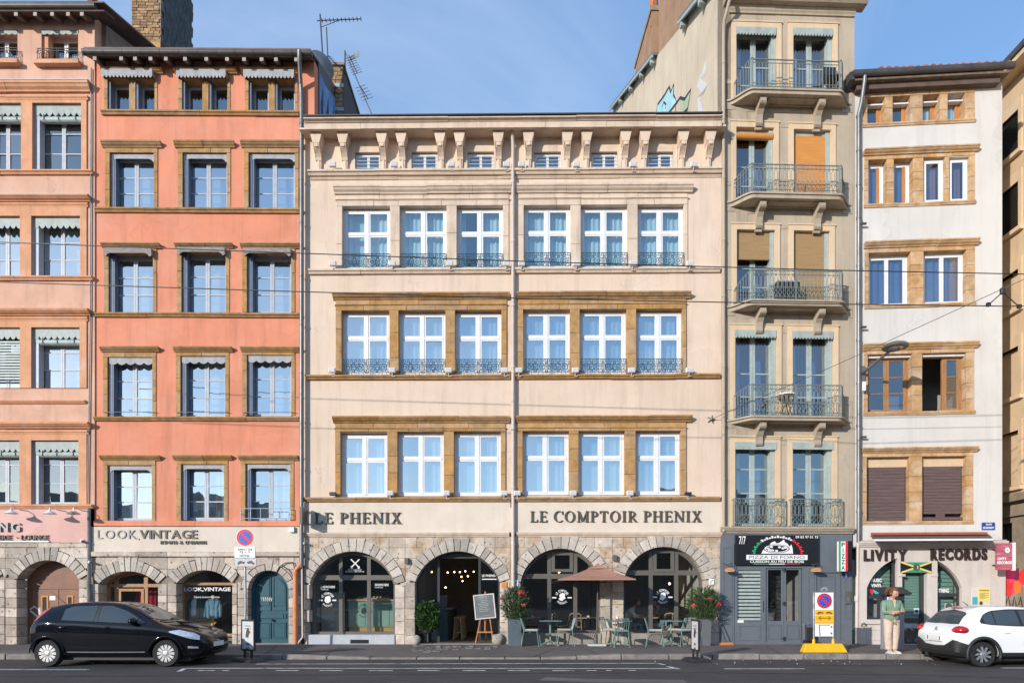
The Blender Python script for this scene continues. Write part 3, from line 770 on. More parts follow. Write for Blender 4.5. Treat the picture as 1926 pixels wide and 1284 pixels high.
# ================================================================== ground
KERB_Y = -3.45
def ramp(x):    # the pavement dips to the road in front of the open doorway
    return max(0.0, min(1.0, (x+5.2)/1.2))*max(0.0, min(1.0, (2.6-x)/1.6))
def pave_z(x, y): return .13-.085*ramp(x)*max(0, min(1, (-1.0-y)/2.4))
MB().quad((-900, -900, -.03), (900, -900, -.03), (900, 900, -.03), (-900, 900, -.03)).build('ground', 'pavement', kind='structure')
MB().quad((-120, -26, 0), (120, -26, 0), (120, KERB_Y+.3, 0), (-120, KERB_Y+.3, 0)).build('road', 'asphalt', kind='structure')
mb = MB(); xs = np.linspace(-46, 46, 186); ys = np.linspace(KERB_Y+.27, .45, 14)
mb.v = [(x, y, pave_z(x, y)) for y in ys for x in xs]
mb.f = [(j*186+i, j*186+i+1, (j+1)*186+i+1, (j+1)*186+i) for j in range(13) for i in range(185)]
pavement = mb.build('pavement', 'pavement', kind='structure', smooth='all')
x = -17.5
while x < 18:
    L = random.uniform(.85, 1.25); h0, h1 = pave_z(x, KERB_Y)+.004, pave_z(x+L, KERB_Y)+.004; dz = random.uniform(-.008, .006); dy = random.uniform(-.012, .012)
    y0, y1 = KERB_Y+dy, KERB_Y+.28
    MB().add([(x+.008, y0, -.02), (x+L-.008, y0, -.02), (x+L-.008, y1, -.02), (x+.008, y1, -.02), (x+.008, y0, h0+dz), (x+L-.008, y0, h1+dz), (x+L-.008, y1, h1+dz), (x+.008, y1, h0+dz)],
             [(0,3,2,1),(4,5,6,7),(0,1,5,4),(1,2,6,5),(2,3,7,6),(3,0,4,7)]).build('kerb_stone', 'kerb', pavement, bevel=.03, seg=2)
    x += L
def paint(p0, p1, w, name='road_marking'):
    a, c = G(*p0), G(*p1); d = (c-a).normalized(); n_ = Vector((-d.y, d.x, 0))*w/2
    L = (c-a).length; k = max(1, int(L/.25)); mb = MB(); top = []; bot = []
    for i in range(k+1):
        p = a+(c-a)*i/k; j = random.uniform(-.012, .012)
        top.append((p.x+n_.x, p.y+n_.y+j, .004)); bot.append((p.x-n_.x, p.y-n_.y+j*.6, .004))
    mb.v = bot+top; mb.f = [(i, i+1, k+2+i, k+1+i) for i in range(k)]
    mb.build(name, 'road_paint', kind='structure')
paint((-260, 1258.5), (168, 1258.5), .11); paint((482, 1248), (1236, 1246.6), .10); paint((350, 1256), (1272, 1256.6), .11)
for a, c in ((372, 404), (418, 430), (518, 561), (601, 644), (694, 739), (785, 828), (870, 913), (955, 996), (1039, 1080), (1104, 1122), (1140, 1150), (1182, 1196)): paint((a, 1260.3), (c, 1260.3), .12)
paint((1236, 1246.6), (1250, 1249.5), .1); paint((1256, 1252.5), (1276, 1257.5), .12)
paint((1362, 1257), (1513, 1257), .11); paint((1884, 1255.5), (2100, 1255.5), .11); paint((349, 1256), (336, 1262), .1)
# broken cobbles and litter at the foot of the doorway
for k in range(46):
    px = random.uniform(778, 830) if k < 24 else random.uniform(830, 935); py = random.uniform(1214, 1223) if k < 24 else random.uniform(1215, 1220)
    g = G(px, py, .12); g.z = pave_z(g.x, g.y); a = random.uniform(.05, .10)
    MB().box(-a, a, -.05, .05, -.03, random.uniform(.012, .03)).build('cobblestone', 'cobble', pavement, loc=g, rz=random.uniform(-.4, .4), bevel=.012)

def seam(pts, w_, mat='asphalt', name='pavement_seam', z=.13):
    P = [G(px, py, z) for px, py in pts]; mb = MB(); k = len(P)
    for i, p in enumerate(P):
        t = (P[min(i+1, k-1)]-P[max(i-1, 0)]).normalized(); n_ = Vector((-t.y, t.x, 0))*w_/2; h = (pave_z(p.x, p.y) if z else 0)+.0045
        mb.v += [(p.x+n_.x, p.y+n_.y, h), (p.x-n_.x, p.y-n_.y, h)]
    mb.f = [(2*i, 2*i+1, 2*i+3, 2*i+2) for i in range(k-1)]; mb.build(name, mat, kind='structure')
for q in (((600, 1212), (640, 1217), (672, 1225)), ((640, 1217), (610, 1228)), ((1100, 1219), (1125, 1228)), ((1040, 1219), (1000, 1229)), ((240, 1216), (205, 1228)), ((520, 1214), (500, 1229)), ((1440, 1214), (1470, 1229)), ((1600, 1213), (1590, 1229))): seam(q, .035)
seam(((-100, 1272), (400, 1270), (900, 1266), (1300, 1264), (1700, 1268), (2000, 1277)), .05, 'car_trim', 'road_seam', 0)
seam(((1380, 1248), (1450, 1249), (1560, 1248.5), (1690, 1249)), .55, 'asphalt', 'road_patch', 0); seam(((1020, 1276), (1100, 1279), (1290, 1281)), .5, 'pavement', 'road_patch', 0)
random.seed(5); mb = MB()
for k in range(36):
    px = random.choice((random.uniform(1380, 1760), random.uniform(60, 1800))); g = G(px, random.uniform(1241, 1250), 0); a = random.uniform(.008, .02); mb.add([(g.x-a, g.y-a, .006), (g.x+a, g.y-a*.5, .006), (g.x+a*.6, g.y+a, .03*random.random()+.008)], [(0, 1, 2)])
mb.build('litter', 'poster_paper', kind='stuff')

# ================================================================== the cream hotel
cr = Bld('hotel_building', 'cream four-storey hotel front with bracketed cornice and four stone arches', 570, 0.0, -.6)
U = cr.u; A = cr.at
uL, uR = U(571.5), U(1357.5); zG = .05
Z = lambda py, px=965: cr.z(py, px)
zTop = Z(243)
ROWS = [('plain', [(644,390,734,505),(752,388,840,505),(859,388,946,505),(985,387,1073,503),(1092,387,1180,503),(1199,387,1286,503)]),
        ('ochre', [(643,585,733,703),(750,585,838,703),(856,585,943,703),(984,583,1072,702),(1090,583,1178,702),(1196,583,1283,702)]),
        ('ochre', [(641,815,729,934),(748,812,835,932),(854,812,942,932),(983,811,1070,930),(1088,811,1175,930),(1195,811,1280,930)])]
ATT = [(668,287,716,320),(774,286,823,320),(879,286,929,320),(1005,286,1055,319),(1112,286,1161,319),(1217,286,1266,319)]
holes = []
grow = lambda r, g: rect(r[0]-g, r[1]+g, r[2]-g, r[3]+g)
for st, row in ROWS:
    for r_ in row: holes.append(grow(cr.rc(*r_), .03))
for r_ in ATT: holes.append(grow(cr.rc(*r_), .02))
zBand = Z(1002); zStone = Z(1009)
cr.wall('cream_stucco', uL, uR, zBand, zTop+.35, holes, depth=.32)
ARCH = [(582.6, 743, 1213, 1098, 1036), (781, 940, 1208, 1094, 1036), (979, 1130, 1196, 1094, 1031), (1173, 1325, 1196, 1090, 1028)]
arch = []
for (a, c, zb_, zs_, zc2) in ARCH:
    ua, uc = U(a), U(c); zs = Z(zs_); arch.append(((ua+uc)/2, zs, (uc-ua)/2, Z(zc2)-zs))
gh = []
for (cx, zs, hw, rise) in arch:
    gh.append(arch_loop(cx-hw-.16, cx+hw+.16, zG-.2, zs, rise+.2, 18))
lim = [uL+.02]+[(arch[i][0]+arch[i][2]+arch[i+1][0]-arch[i+1][2])/2 for i in range(3)]+[uR-.02]
gwall = MB()
# ground-floor backing wall, built as one outline that steps round the arches
out = [(uL, zG-.2)]
for lp in gh:
    body = lp[2:]      # right spring over to left spring
    out += [lp[0]]+body[::-1]+[lp[1]]
out += [(uR, zG-.2), (uR, zStone), (uL, zStone)]
gwall.prism(out, .0, .40, back=False).build('wall', 'rubble', cr.root)
T_ = .335
for i, (cx, zs, hw, rise) in enumerate(arch):
    arch_ring(cr, cx, zs, hw, rise, T_, n=17 if i < 2 else 16, key=3, key_h=.02 if i > 1 else .05, lim=(lim[i]+.006, lim[i+1]-.006))
    zb = zG+.02
    jamb_stones(cr, lim[i]+.004, cx-hw, zb, zs-.005, 5, inner=1 if i == 0 else 0, y1=.42)
    jamb_stones(cr, cx+hw, lim[i+1]-.004, zb, zs-.005, 5, y1=.42)
# spandrel stones between the rings, up to the string course
for i, (cx, zs, hw, rise) in enumerate(arch): pass
ashlar(cr, uL+.02, uR-.02, Z(1088), zStone-.015, .30, .52, [(a[0], a[1], a[2], a[3], T_) for a in arch], y0=-.012, y1=.06, mat='rubble', cuts=lim[1:-1])
cr.moulding('string_course', 'cream_trim', uL-.02, U(958), Z(1001), Z(1001)-Z(1009), .09, 3); cr.moulding('string_course', 'cream_trim', U(970), uR, Z(1001), Z(1001)-Z(1009), .09, 3)
cr.box('sign_band', 'cream_band', uL, uR, -.03, .02, Z(1000.5), Z(944.5))
# window rows
def cream_row(k, style, row):
    ochre = style == 'ochre'; smat, tmat = ('ochre_stone', 'ochre_trim') if ochre else ('cream_trim', 'cream_trim')
    for g_, grp in enumerate((row[:3], row[3:])):
        rs = [cr.rc(*r_) for r_ in grp]; z0 = min(r[2] for r in rs)-.004; z1 = max(r[3] for r in rs)
        for r in rs:
            if r[2] > z0+.01: pass
        edge = U((633, 632, 631)[k] if g_ == 0 else (975, 974, 973)[k]), U((957, 953, 951)[k] if g_ == 0 else (1293, 1290, 1290)[k])
        fy = -.045 if ochre else -.03
        # jambs and piers as stacked stones
        xs_ = [(edge[0], rs[0][0])]+[(rs[i][1], rs[i+1][0]) for i in range(2)]+[(rs[2][1], edge[1])]
        for a, c in xs_: cr.stones('pier_stone', smat, a, c, z0, z1, fy, .22, 3 if ochre else 2)
        ztop = Z((376, 574, 806)[k])
        cr.stones('lintel_stone', smat, edge[0], edge[1], z1+.004, ztop, fy, .24, 5, vert=False)
        zc0, zc1 = Z((352, 553, 784)[k]), Z((365, 563.5, 795)[k])
        cr.stones('frieze_stone', smat, edge[0], edge[1], ztop+.012, zc1, fy+.012, .05, 4, vert=False)
        cr.moulding('lintel_ledge', tmat, edge[0]-.02, edge[1]+.02, ztop+.03, .05, .07, 3, style=1)
        ce = (U((626, 624, 624)[k] if g_ == 0 else (972, 972, 970)[k], -.2), U((961, 959, 959)[k] if g_ == 0 else (1305, 1301, 1303)[k], -.2))
        cr.moulding('cornice', tmat, ce[0], ce[1], zc0, zc0-zc1, .19, 4)
        sl = (U((582, 578, 573)[k]) if g_ == 0 else U(968), U(960) if g_ == 0 else U(1353))
        zs0, zs1 = Z((505.5, 705, 934.5)[k]), Z((515, 713.5, 943)[k])
        cr.moulding('sill_ledge', tmat, sl[0], sl[1], zs0, zs0-zs1, .13, 4, style=1)
        for i, r in enumerate(rs):
            gl = ('glass', 'glass_bright', 'glass_bright')[k]
            w = window(cr, r[0], r[1], r[2]+.02, r[3], .15, rows=(), transom=(.60, .06), mull=.09, gl=gl, fw=.075, sw=.045, tilt=.008)
            um = (r[0]+r[1])/2
            curtain(w, r[0]+.03, um-.02 if random.random() < .45 else r[0]+.25, r[2], r[3], .36, pitch=.16); curtain(w, um+.05, r[1]-.03, r[2], r[3], .37, pitch=.15)
            if random.random() < .7: MB().box(r[0]+.03, r[1]-.03 if random.random() < .6 else um, .46, .462, r[2], r[3]).build('net_curtain_or_backing', 'curtain', w)
            if (i in (1,) and g_ == 0) or (g_ == 1 and (k == 2 or i == 1)):
                for q in (.27, .70): MB().box(r[0]+(r[1]-r[0])*q, r[0]+(r[1]-r[0])*(q+.14), .178, .2, r[3]-.055, r[3]-.02).build('vent', 'bronze_frame', w)
            if k < 2:
                key = ('rail', round(r[1]-r[0], 2))
                wd = r[1]-r[0]-.02
                if 'cream_rail' not in SH: SH['cream_rail'] = scroll_rail(1.0*1.42, .39).mesh('railing', 'teal_iron')
                o = place(SH['cream_rail'], 'railing', w, (r[0]+.01, -.05, r[2]+.02), kind='stuff'); o.scale.x = wd/1.42
SH = {}
for k, (st, row) in enumerate(ROWS): cream_row(k, st, row)
# attic: small windows with white security bars between console brackets
zl = Z(320.5)
for r_ in ATT:
    r = cr.rc(*r_)
    mb = MB().prism(rect(r[0]-.12, r[1]+.12, r[2], r[3]+.17), -.02, .03, [rect(r[0], r[1], r[2]+.001, r[3])]); mb.build('window_surround', 'cream_trim', cr.root)
    w = window(cr, r[0], r[1], r[2], r[3], .09, rows=(), gl='glass', fw=.035, sw=.032)
    MB().box(r[0]+.03, r[1]-.03, .4, .402, r[2], r[3]).build('net_curtain_or_backing', 'curtain', w)
    mb = MB()
    for q in (.2, .4, .6, .8): z = r[2]+(r[3]-r[2])*q; mb.tube([(r[0]-.0, .05, z), (r[1], .05, z)], .007, 5)
    mb.build('security_bars', 'white_paint', w, kind='stuff')
cr.moulding('attic_ledge', 'cream_trim', U(581), uR-.03, zl, .16, .16, 6, style=1); cr.moulding('attic_ledge', 'cream_trim', U(584), uR-.03, zl-.19, .07, .05, 4, style=1)
# cornice: soffit, fascia mouldings, thin dark roof edge
P_ = .42; zs_ = Z(259); 
cr.box('soffit', 'cream_stucco', uL, uR, -P_, .0, zs_, zs_+.05)
cr.moulding('cornice', 'cream_trim', U(573, -.5), U(1357, -.5), zs_+.125, .17, .08, 7, y=-P_, style=2)
cr.moulding('cornice', 'cream_trim', U(571, -.6), U(1359.5, -.6), zs_+.225, .10, .20, 6, y=-P_, style=1)
MB().add([(U(570, -.66), -.66, zs_+.23), (U(1360, -.66), -.66, zs_+.23), (uR+.05, 7, zs_+1.9), (uL-.06, 7, zs_+1.9), (U(570, -.66), -.66, zs_+.265), (U(1360, -.66), -.66, zs_+.265), (uR+.05, 7, zs_+2.0), (uL-.06, 7, zs_+2.0)],
         [(0,3,2,1),(4,5,6,7),(0,1,5,4),(1,2,6,5),(2,3,7,6),(3,0,4,7)]).build('roof', 'zinc_dark', cr.root)
mb = MB()      # one console: cap block, scroll, tapering stem
mb.prism([(-.10, -.30), (.10, -.30), (.165, -.04), (.165, .06), (-.165, .06), (-.165, -.04)], -.36, -.0)
mb.sweep([(.0, -.26), (-.335, -.26), (-.345, -.34), (-.30, -.42), (-.20, -.50), (-.13, -.58), (-.10, -.66), (-.03, -.66), (.0, -.66)], -.085, .085)
mb.prism([(-.07, -.93), (.07, -.93), (.085, -.6), (-.085, -.6)], -.075, .0); mb.box(-.035, .035, -.095, -.07, -.93, -.64); mb.prism(rect(-.055, .055, -.40, -.28), -.352, -.30)
brk = mb.mesh('bracket', 'cream_stucco', bevel=.008)
for px in (601, 650, 722, 758, 830, 866, 938, 994, 1066, 1102, 1174, 1210, 1281, 1331): place(brk, 'bracket', cr.root, (U(px), 0, zs_-.062))
zf = [zG+.08, Z(936), Z(706), Z(508), Z(322), zTop+.3]
cr.interior(uL+.3, uR-.3, zf[1:], .42, 4.5)
cr.box('side_wall', 'cream_stucco', uL, uL+.28, .33, 7, zStone, zs_+.3); cr.box('side_wall', 'cream_stucco', uR-.28, uR, .33, 7, zStone, zs_+.3)
# rainwater pipe down the middle
mb = MB(); up = U(965, -.1); zp = [Z(256), Z(1150)]
mb.tube([(up-.02, -.30, zs_-.02), (up, -.12, zs_-.3), (up, -.12, Z(1150))], .055, 10)
for py in (345, 455, 575, 690, 805, 915, 1020, 1100): mb.tube([(up, -.12, Z(py)), (up, -.12, Z(py)-.07)], .068, 10)
dpipe = mb.build('downpipe', 'white_pipe', cr.root, smooth=True)
MB().tube([(up-.06, -.121, Z(940)), (up-.06, -.121, Z(955))], .02, 6).build('pipe_bracket', 'iron', dpipe)

# shop fronts in the arches
zth = zG+.08
cx, zs, hw, rise = arch[0]
bA = [U(641, .3), U(694, .3)]
wA = arch_front(cr, cx, Z(1193), zs, hw, rise, .28, bA, Z(1085), 'bronze_frame', 'glass_shop', fw=.10, bw=.11, tb=.15)
cr.box('plinth', 'plinth_grey', cx-hw-.02, cx+hw, -.06, .42, zG, Z(1193), bevel=.01); cr.box('vent_grille', 'black_panel', U(660), U(694), -.075, -.055, Z(1209), Z(1202))
cx, zs, hw, rise = arch[1]
bB = [U(825, .3), U(902, .3)]
wB = arch_front(cr, cx, zth, zs, hw, rise, .28, bB, Z(1047), 'dark_frame', 'glass_shop', fw=.06, bw=.07, tb=.05, open_cells=(1,), sill=.04)
cr.box('threshold', 'threshold', cx-hw-.02, cx+hw+.02, -.12, .5, zG, zth+.02, bevel=.01)
for i, hx in ((2, (1041, 1076)), (3, (1231, 1268))):
    cx, zs, hw, rise = arch[i]; b2 = [U(1033 if i == 2 else 1224, .3), U(1082 if i == 2 else 1272, .3)]
    w = arch_front(cr, cx, Z(1190), zs, hw, rise, .28, b2, Z(1082.5 if i == 2 else 1076), 'bronze_frame', 'glass_shop', fw=.085, bw=.12, tb=.15)
    ua, uc = (b2[0]+.09, b2[1]-.09); za, zc_ = Z(1070), Z(1040 if i == 2 else 1036)
    MB().prism(rect(ua-.02, uc+.02, za-.07, zc_+.06), .262, .35, [rect(ua+.08, uc-.08, za+.02, zc_-.04)]).build('casement', 'bronze_frame', w)
    cr.box('plinth', 'plinth_grey' if i == 9 else 'threshold', cx-hw-.02, cx+hw+.02, -.05, .42, zG, Z(1190), bevel=.01)
    lg = MB(); c0, c1 = (U(1058), Z(1122)) if i == 2 else (U(1250), Z(1121))
    arc_text(lg, 'LE COMPTOIR', c0, c1, .19, .075, -62, 62, .272, weight=.02); arc_text(lg, 'PHENIX', c0, c1, .19, .07, 220, 140, .272, flip=True, weight=.02)
    lg.prism([(c0-.07, c1-.1), (c0+.02, c1-.12), (c0+.05, c1-.07), (c0+.11, c1-.05), (c0+.09, c1+.02), (c0+.10, c1+.09), (c0+.04, c1+.13), (c0-.04, c1+.11), (c0-.09, c1+.04), (c0-.05, c1+.0), (c0-.10, c1-.05)], .268, .272)
    for s_ in (-1, 1): stroke(lg, [(c0+s_*.17, c1-.02), (c0+s_*.30, c1-.02)], .04, .272)
    lg.build('window_emblem', 'sign_white', w, kind='stuff')
# prints on the left window
lg = MB(); c0, c1 = U(616, .3), Z(1127)
arc_text(lg, 'LE COMPTOIR', c0, c1, .19, .07, -62, 62, .30, weight=.02); arc_text(lg, 'PHENIX', c0, c1, .19, .065, 220, 140, .30, flip=True, weight=.02)
lg.prism([(c0-.06, c1-.09), (c0+.02, c1-.11), (c0+.10, c1-.05), (c0+.09, c1+.09), (c0+.03, c1+.12), (c0-.07, c1+.08), (c0-.09, c1-.03)], .296, .30)
for s_ in (-1, 1): stroke(lg, [(c0+s_*.15, c1-.02), (c0+s_*.27, c1-.02)], .04, .30)
add_text(lg, 'SANDWICHERIE', U(603, .3), U(630, .3), Z(1105), Z(1100.5), .30, .003, .02); add_text(lg, 'COMPTOIR', U(603, .3), U(618, .3), Z(1109), Z(1106.5), .30, .003)
add_text(lg, 'SANDWICHERIE', U(705, .3), U(731, .3), Z(1101), Z(1096.5), .30, .003, .02); add_text(lg, 'COMPTOIR', U(705, .3), U(720, .3), Z(1105), Z(1102.5), .30, .003)
add_text(lg, 'RESTAURANT', U(655, .3), U(680, .3), Z(1071.5), Z(1069), .30, .003); add_text(lg, 'BAR SANDWICHERIE COMPTOIR', U(650, .3), U(685, .3), Z(1074.6), Z(1072.2), .30, .003)
c0, c1 = U(668, .3), Z(1058)
for s_ in (-1, 1): stroke(lg, [(c0-s_*.13, c1+.13), (c0+s_*.10, c1-.10)], .035, .30); lg.prism(ellipse(c0+s_*.11, c1-.12, .035, .045, 10), .296, .30)
lg.build('window_lettering', 'sign_white', wA, kind='stuff')
lg = MB(); add_text(lg, 'LE PHENIX', U(906.5, .3), U(933, .3), Z(1083.5), Z(1079), .30, .003, .03); stroke(lg, [(U(906.5, .3), Z(1088)), (U(934, .3), Z(1088))], .03, .30); lg.build('window_lettering', 'sign_white', wB, kind='stuff')
# ground-floor rooms
zr = zth+.02
for a, c, zc_, mt in ((lim[0]+.1, lim[1]-.05, Z(1003), 'room'), (lim[1]+.05, lim[2]-.05, Z(1003), 'room'), (lim[2]+.05, lim[4]-.1, Z(1003), 'room')):
    y1 = 4.2 if a < lim[1] else 6.5
    MB().box(a, c, .42, y1, zr-.1, zr).build('floor_slab', 'room_floor', cr.root); MB().box(a, c, y1, y1+.1, zr, zc_).build('interior_wall', mt, cr.root)
    for q in (a-.05, c): MB().box(q, q+.05, .42, y1, zr, zc_).build('interior_wall', mt, cr.root)
cr.box('floor_slab', 'room', uL+.3, uR-.3, .42, 6.6, Z(1003), Z(1003)+.12)
# ================================================================== the orange house
og = Bld('house_building', 'orange rendered house with grey-blue window frames over a vintage clothes shop', 177, -.08, .4)
U = og.u; Z = lambda py, px=375: og.z(py, px)
uL, uR = U(178), U(566); zEave = Z(120)
OR = {'A': [(203,150,291,210),(343,150,428,210.5),(468,151,555,211.5)], 'B': [(207,288,290,392),(344,288,427,392),(468,288,555,392)],
      'C': [(205,475,288,588),(342,473,425,588),(465,475,548,587)], 'D': [(203,672,287,784),(340,670,424,783),(465,668,548,781)], 'E': [(203,875,286,979),(341,873,422,978),(462,872,546,979)]}
cor = {'A': [(190,305),(327,445),(452,563)], 'B': [(190,302),(327,440),(452,567)], 'C': [(190,300),(328,437),(452,563)], 'D': [(188,298),(326,436),(452,562)], 'E': [(187,300),(325,435),(448,560)]}
cy = {'A': (133.5,141), 'B': (269,279), 'C': (460.5,468), 'D': (654,662.5), 'E': (857,865.5)}
sur = {'A': (196,301,10), 'B': (198,300,0), 'C': (197,297,0), 'D': (194,296,0), 'E': (193,294,0)}
holes = []; D_ = {}
for k, row in OR.items():
    for r_ in row: r = og.rc(*r_); D_[r_] = r; holes.append(grow(r, .04))
og.wall('orange_stucco', uL, uR, Z(990), zEave+.12, holes, depth=.36)
YW = .26
for k, row in OR.items():
    for i, r_ in enumerate(row):
        u0, u1, z0, z1 = D_[r_]; jl = .115 if k != 'A' else .09; zt = Z(cy[k][1], (r_[0]+r_[2])/2)
        zb = z0 if k != 'E' else Z(984)
        og.stones('jamb_stone', 'ochre_stone', u0-jl-.03, u0, zb, z1, -.018, YW, 3); og.stones('jamb_stone', 'ochre_stone', u1, u1+jl, zb, z1, -.018, YW, 3)
        og.stones('lintel_stone', 'ochre_stone', u0-jl-.03, u1+jl, z1+.004, zt+.01, -.02, YW, 2, vert=False)
        c0, c1 = (og.u(q, -.1) for q in cor[k][i]); zc0, zc1 = Z(cy[k][0], (r_[0]+r_[2])/2), zt
        og.moulding('cornice', 'ochre_trim', c0, c1, zc0, zc0-zc1, .15, 2)
        g = 'glass_bright' if k in 'BCDE' else 'glass'
        if k == 'A':
            um = og.u((249, 386.5, 511)[i]); og.stones('mullion_stone', 'ochre_stone', um-.095, um+.095, z0, z1, -.005, YW, 1)
            for a, c in ((u0, um-.097), (um+.097, u1)):
                w = window(og, a, c, z0, z1, YW, rows=(), leaves=1, mat='grey_paint', gl='glass', fw=.05, sw=.06, mu=.03)
                MB().box(a, a+.07, .02, YW-.02, z0+.01, z1-.05).build('shutter', 'blue_jamb', w)
            lambrequin(w, u0-.10, u1+.02, Z(139), Z(155.5), -.025, 14, 'lambrequin_grey', box=.16)
        else:
            w = window(og, u0, u1, z0, z1, YW, rows=(1/3, 2/3), mat='grey_paint', gl=g, fw=.06, sw=.06, mu=.035, tilt=.007 if k == 'E' else .005)
            mb = MB()
            for q in range(3): mb.box(u0+.015+q*.045, u0+.05+q*.045, .03+.01*q, YW-.01, z0+.01, z1-.02)
            mb.build('shutter', 'blue_jamb', w)
            MB().box(u1-.03, u1-.004, .10, YW-.01, z0+.01, z1-.02).build('shutter', 'blue_jamb', w)
            if k == 'B': lambrequin(w, u0+.0, u1, z1-.01, z1-.24, .04, 1, 'lambrequin_grey', kind='bump')
            if k == 'C':
                lambrequin(w, u0-.08, u1+.02, z1+.06, z1-.19, -.03, 1, 'weathered_wood', kind='bump', box=.12)
            if k == 'D': lambrequin(w, u0+.005, u1-.005, z1, z1-.22, .02, 5, 'lambrequin_grey'); 
            if k == 'E': lambrequin(w, u0+.0, u1, z1, z1-.22, .03, 1, 'lambrequin_grey', kind='bump')
            if k in 'D':
                MB().tube([(u0-.12, -.06, Z(776)), (u1+.14, -.06, Z(775.5))], .011, 5).build('window_bar', 'steel', w)
            if k == 'E' and i < 2:
                for a, c in ((u0+.14, u0+.58), (u0+.66, u1-.06)):
                    curtain(w, a, c, z0, z1-.1, .42, pitch=.1)
                    MB().prism([((a+c)/2-.05, z0+.35), ((a+c)/2+.05, z0+.35), ((a+c)/2+.05, z0+.8), ((a+c)/2-.02, z0+.8)], .37, .39).build('curtain_tie', 'orange_tie', w)
            elif k == 'E': curtain(w, u0+.2, u1, z0, z1, .48, pitch=.12)
            if k in 'BCD': MB().box(u0, u1, .6, .605, z0, z1).build('net_curtain_or_backing', 'curtain', w)  # added pale sheet that whitens the panes like reflected sky
            if k == 'E' and i == 2:
                mb = MB()
                for z in (z0+.06, z0+.36): mb.tube([(u0-.1, -.12, z), (u1+.05, -.12, z)], .012, 5)
                for q in np.linspace(0, 1, 6): mb.tube([(u0-.1+(u1-u0+.15)*q, -.12, z0+.06), (u0-.1+(u1-u0+.15)*q, -.12, z0+.36)], .010, 5)
                for q in (u0-.1, u1+.05): mb.tube([(q, -.12, z0+.2), (q, .0, z0+.2)], .01, 5)
                mb.build('railing', 'grey_paint', w, kind='stuff')
for y0, y1, a, c in ((210.5, 219, 193, 563), (392.5, 401.5, 181, 566), (589, 597, 176, 564), (784, 791.5, 179, 563)):
    og.moulding('sill_ledge', 'ochre_trim', og.u(a), og.u(c), Z(y0), Z(y0)-Z(y1), .11, 4, style=1)
og.moulding('sill_ledge', 'orange_stucco', uL, uR, Z(979.5), Z(979.5)-Z(989), .05, 2, style=2)
og.box('sign_band', 'cream_band', U(168), uR, -.05, .02, Z(1037), Z(990.5))
og.moulding('string_course', 'limestone', U(168), uR, Z(1037.5), Z(1037.5)-Z(1046), .10, 5, style=2)
# eaves: gutter, board, rafter ends
zg = W(0, 110, -.45).z
e0, e1 = U(160, -.43), U(584, -.43)
MB().add([(e0, -.45, zg+.02), (e1, -.45, zg+.02), (e1, .05, zg-.22+.47), (e0, .05, zg-.22+.47), (e0, -.45, zg+.05), (e1, -.45, zg+.05), (e1, .05, zg+.3), (e0, .05, zg+.3)],
         [(0,3,2,1),(4,5,6,7),(0,1,5,4),(1,2,6,5),(2,3,7,6),(3,0,4,7)]).build('eave_board', 'eave_board', og.root)
mb = MB(); pr = [(-.45+.09*math.cos(t), zg+.12+.09*math.sin(t)) for t in np.linspace(math.pi, 2*math.pi, 9)]+[(-.36, zg+.16), (-.54, zg+.16)]
mb.sweep(pr[::-1], e0-.05, e1+.05); 
for q in np.linspace(e0, e1, 13): mb.sweep([(a-.006 if a < -.45 else a, b-.004) for a, b in pr[::-1]], q, q+.03)
mb.build('gutter', 'zinc_dark', og.root)
raf = MB().add([(-.055, -.43, -.10), (.055, -.43, -.10), (.055, .03, .06), (-.055, .03, .06), (-.055, -.43, .01), (.055, -.43, .01), (.055, .03, .24), (-.055, .03, .24)],
               [(0,3,2,1),(4,5,6,7),(0,1,5,4),(1,2,6,5),(2,3,7,6),(3,0,4,7)]).mesh('rafter', 'eave_wood')
rend = MB().box(-.052, .052, -.436, -.431, -.098, .008).mesh('rafter_end', 'rafter_end')
for px in (178, 228, 254, 283, 312, 348, 388, 427, 459, 492, 519, 557):
    r_ = place(raf, 'rafter', og.root, (og.u(px, -.43), 0, zg-.005)); place(rend, 'rafter_end', r_)
MB().add([(e0, -.49, zg+.2), (e1, -.49, zg+.2), (e1, 8, zg+3.4), (e0, 8, zg+3.4), (e0, -.49, zg+.24), (e1, -.49, zg+.24), (e1, 8, zg+3.5), (e0, 8, zg+3.5)],
         [(0,3,2,1),(4,5,6,7),(0,1,5,4),(1,2,6,5),(2,3,7,6),(3,0,4,7)]).build('roof', 'roof_slab', og.root)
mb = MB(); mb.prism(rect(0, 1, 0, 1), 0, .1)
# right gable wall above the hotel roof, painted with blue graffiti
xg = og.u(593)
side = MB(); zz = lambda y: zg+.17+.36*(y+.66)
side.add([(xg-.3, .36, Z(1035)), (xg, .36, Z(1035)), (xg, 8, Z(1035)), (xg-.3, 8, Z(1035)), (xg-.3, .36, zz(.36)), (xg, .36, zz(.36)), (xg, 8, zz(8)), (xg-.3, 8, zz(8))],
         [(0,3,2,1),(4,5,6,7),(0,1,5,4),(1,2,6,5),(2,3,7,6),(3,0,4,7)]).build('side_wall', 'zinc_dark', og.root)
og.box('wall', 'orange_stucco', uR, xg-.02, -.02, .36, Z(226), zEave+.12)
def gable(pts, mat, name='graffiti', k=0):
    MB().add([(xg+.004+.002*k, y, z) for y, z in pts], [tuple(range(len(pts)))]).build(name, mat, og.root)
zb = Z(222)
gable([(.45, zb-.4), (3.2, zb-.4), (3.2, zz(2.6)-.5), (2.6, zz(2.6)-.35), (1.2, zz(1.2)-.45), (.5, zz(.5)-.3)], 'graffiti_blue')
for y, w_ in ((.75, .12), (1.35, .2), (2.0, .16), (2.6, .22)): gable([(y, zb-.3), (y+w_, zb+.5), (y+w_*.5, zz(y)-.6), (y-.2, zb+.9)], 'graffiti_dark', k=1)
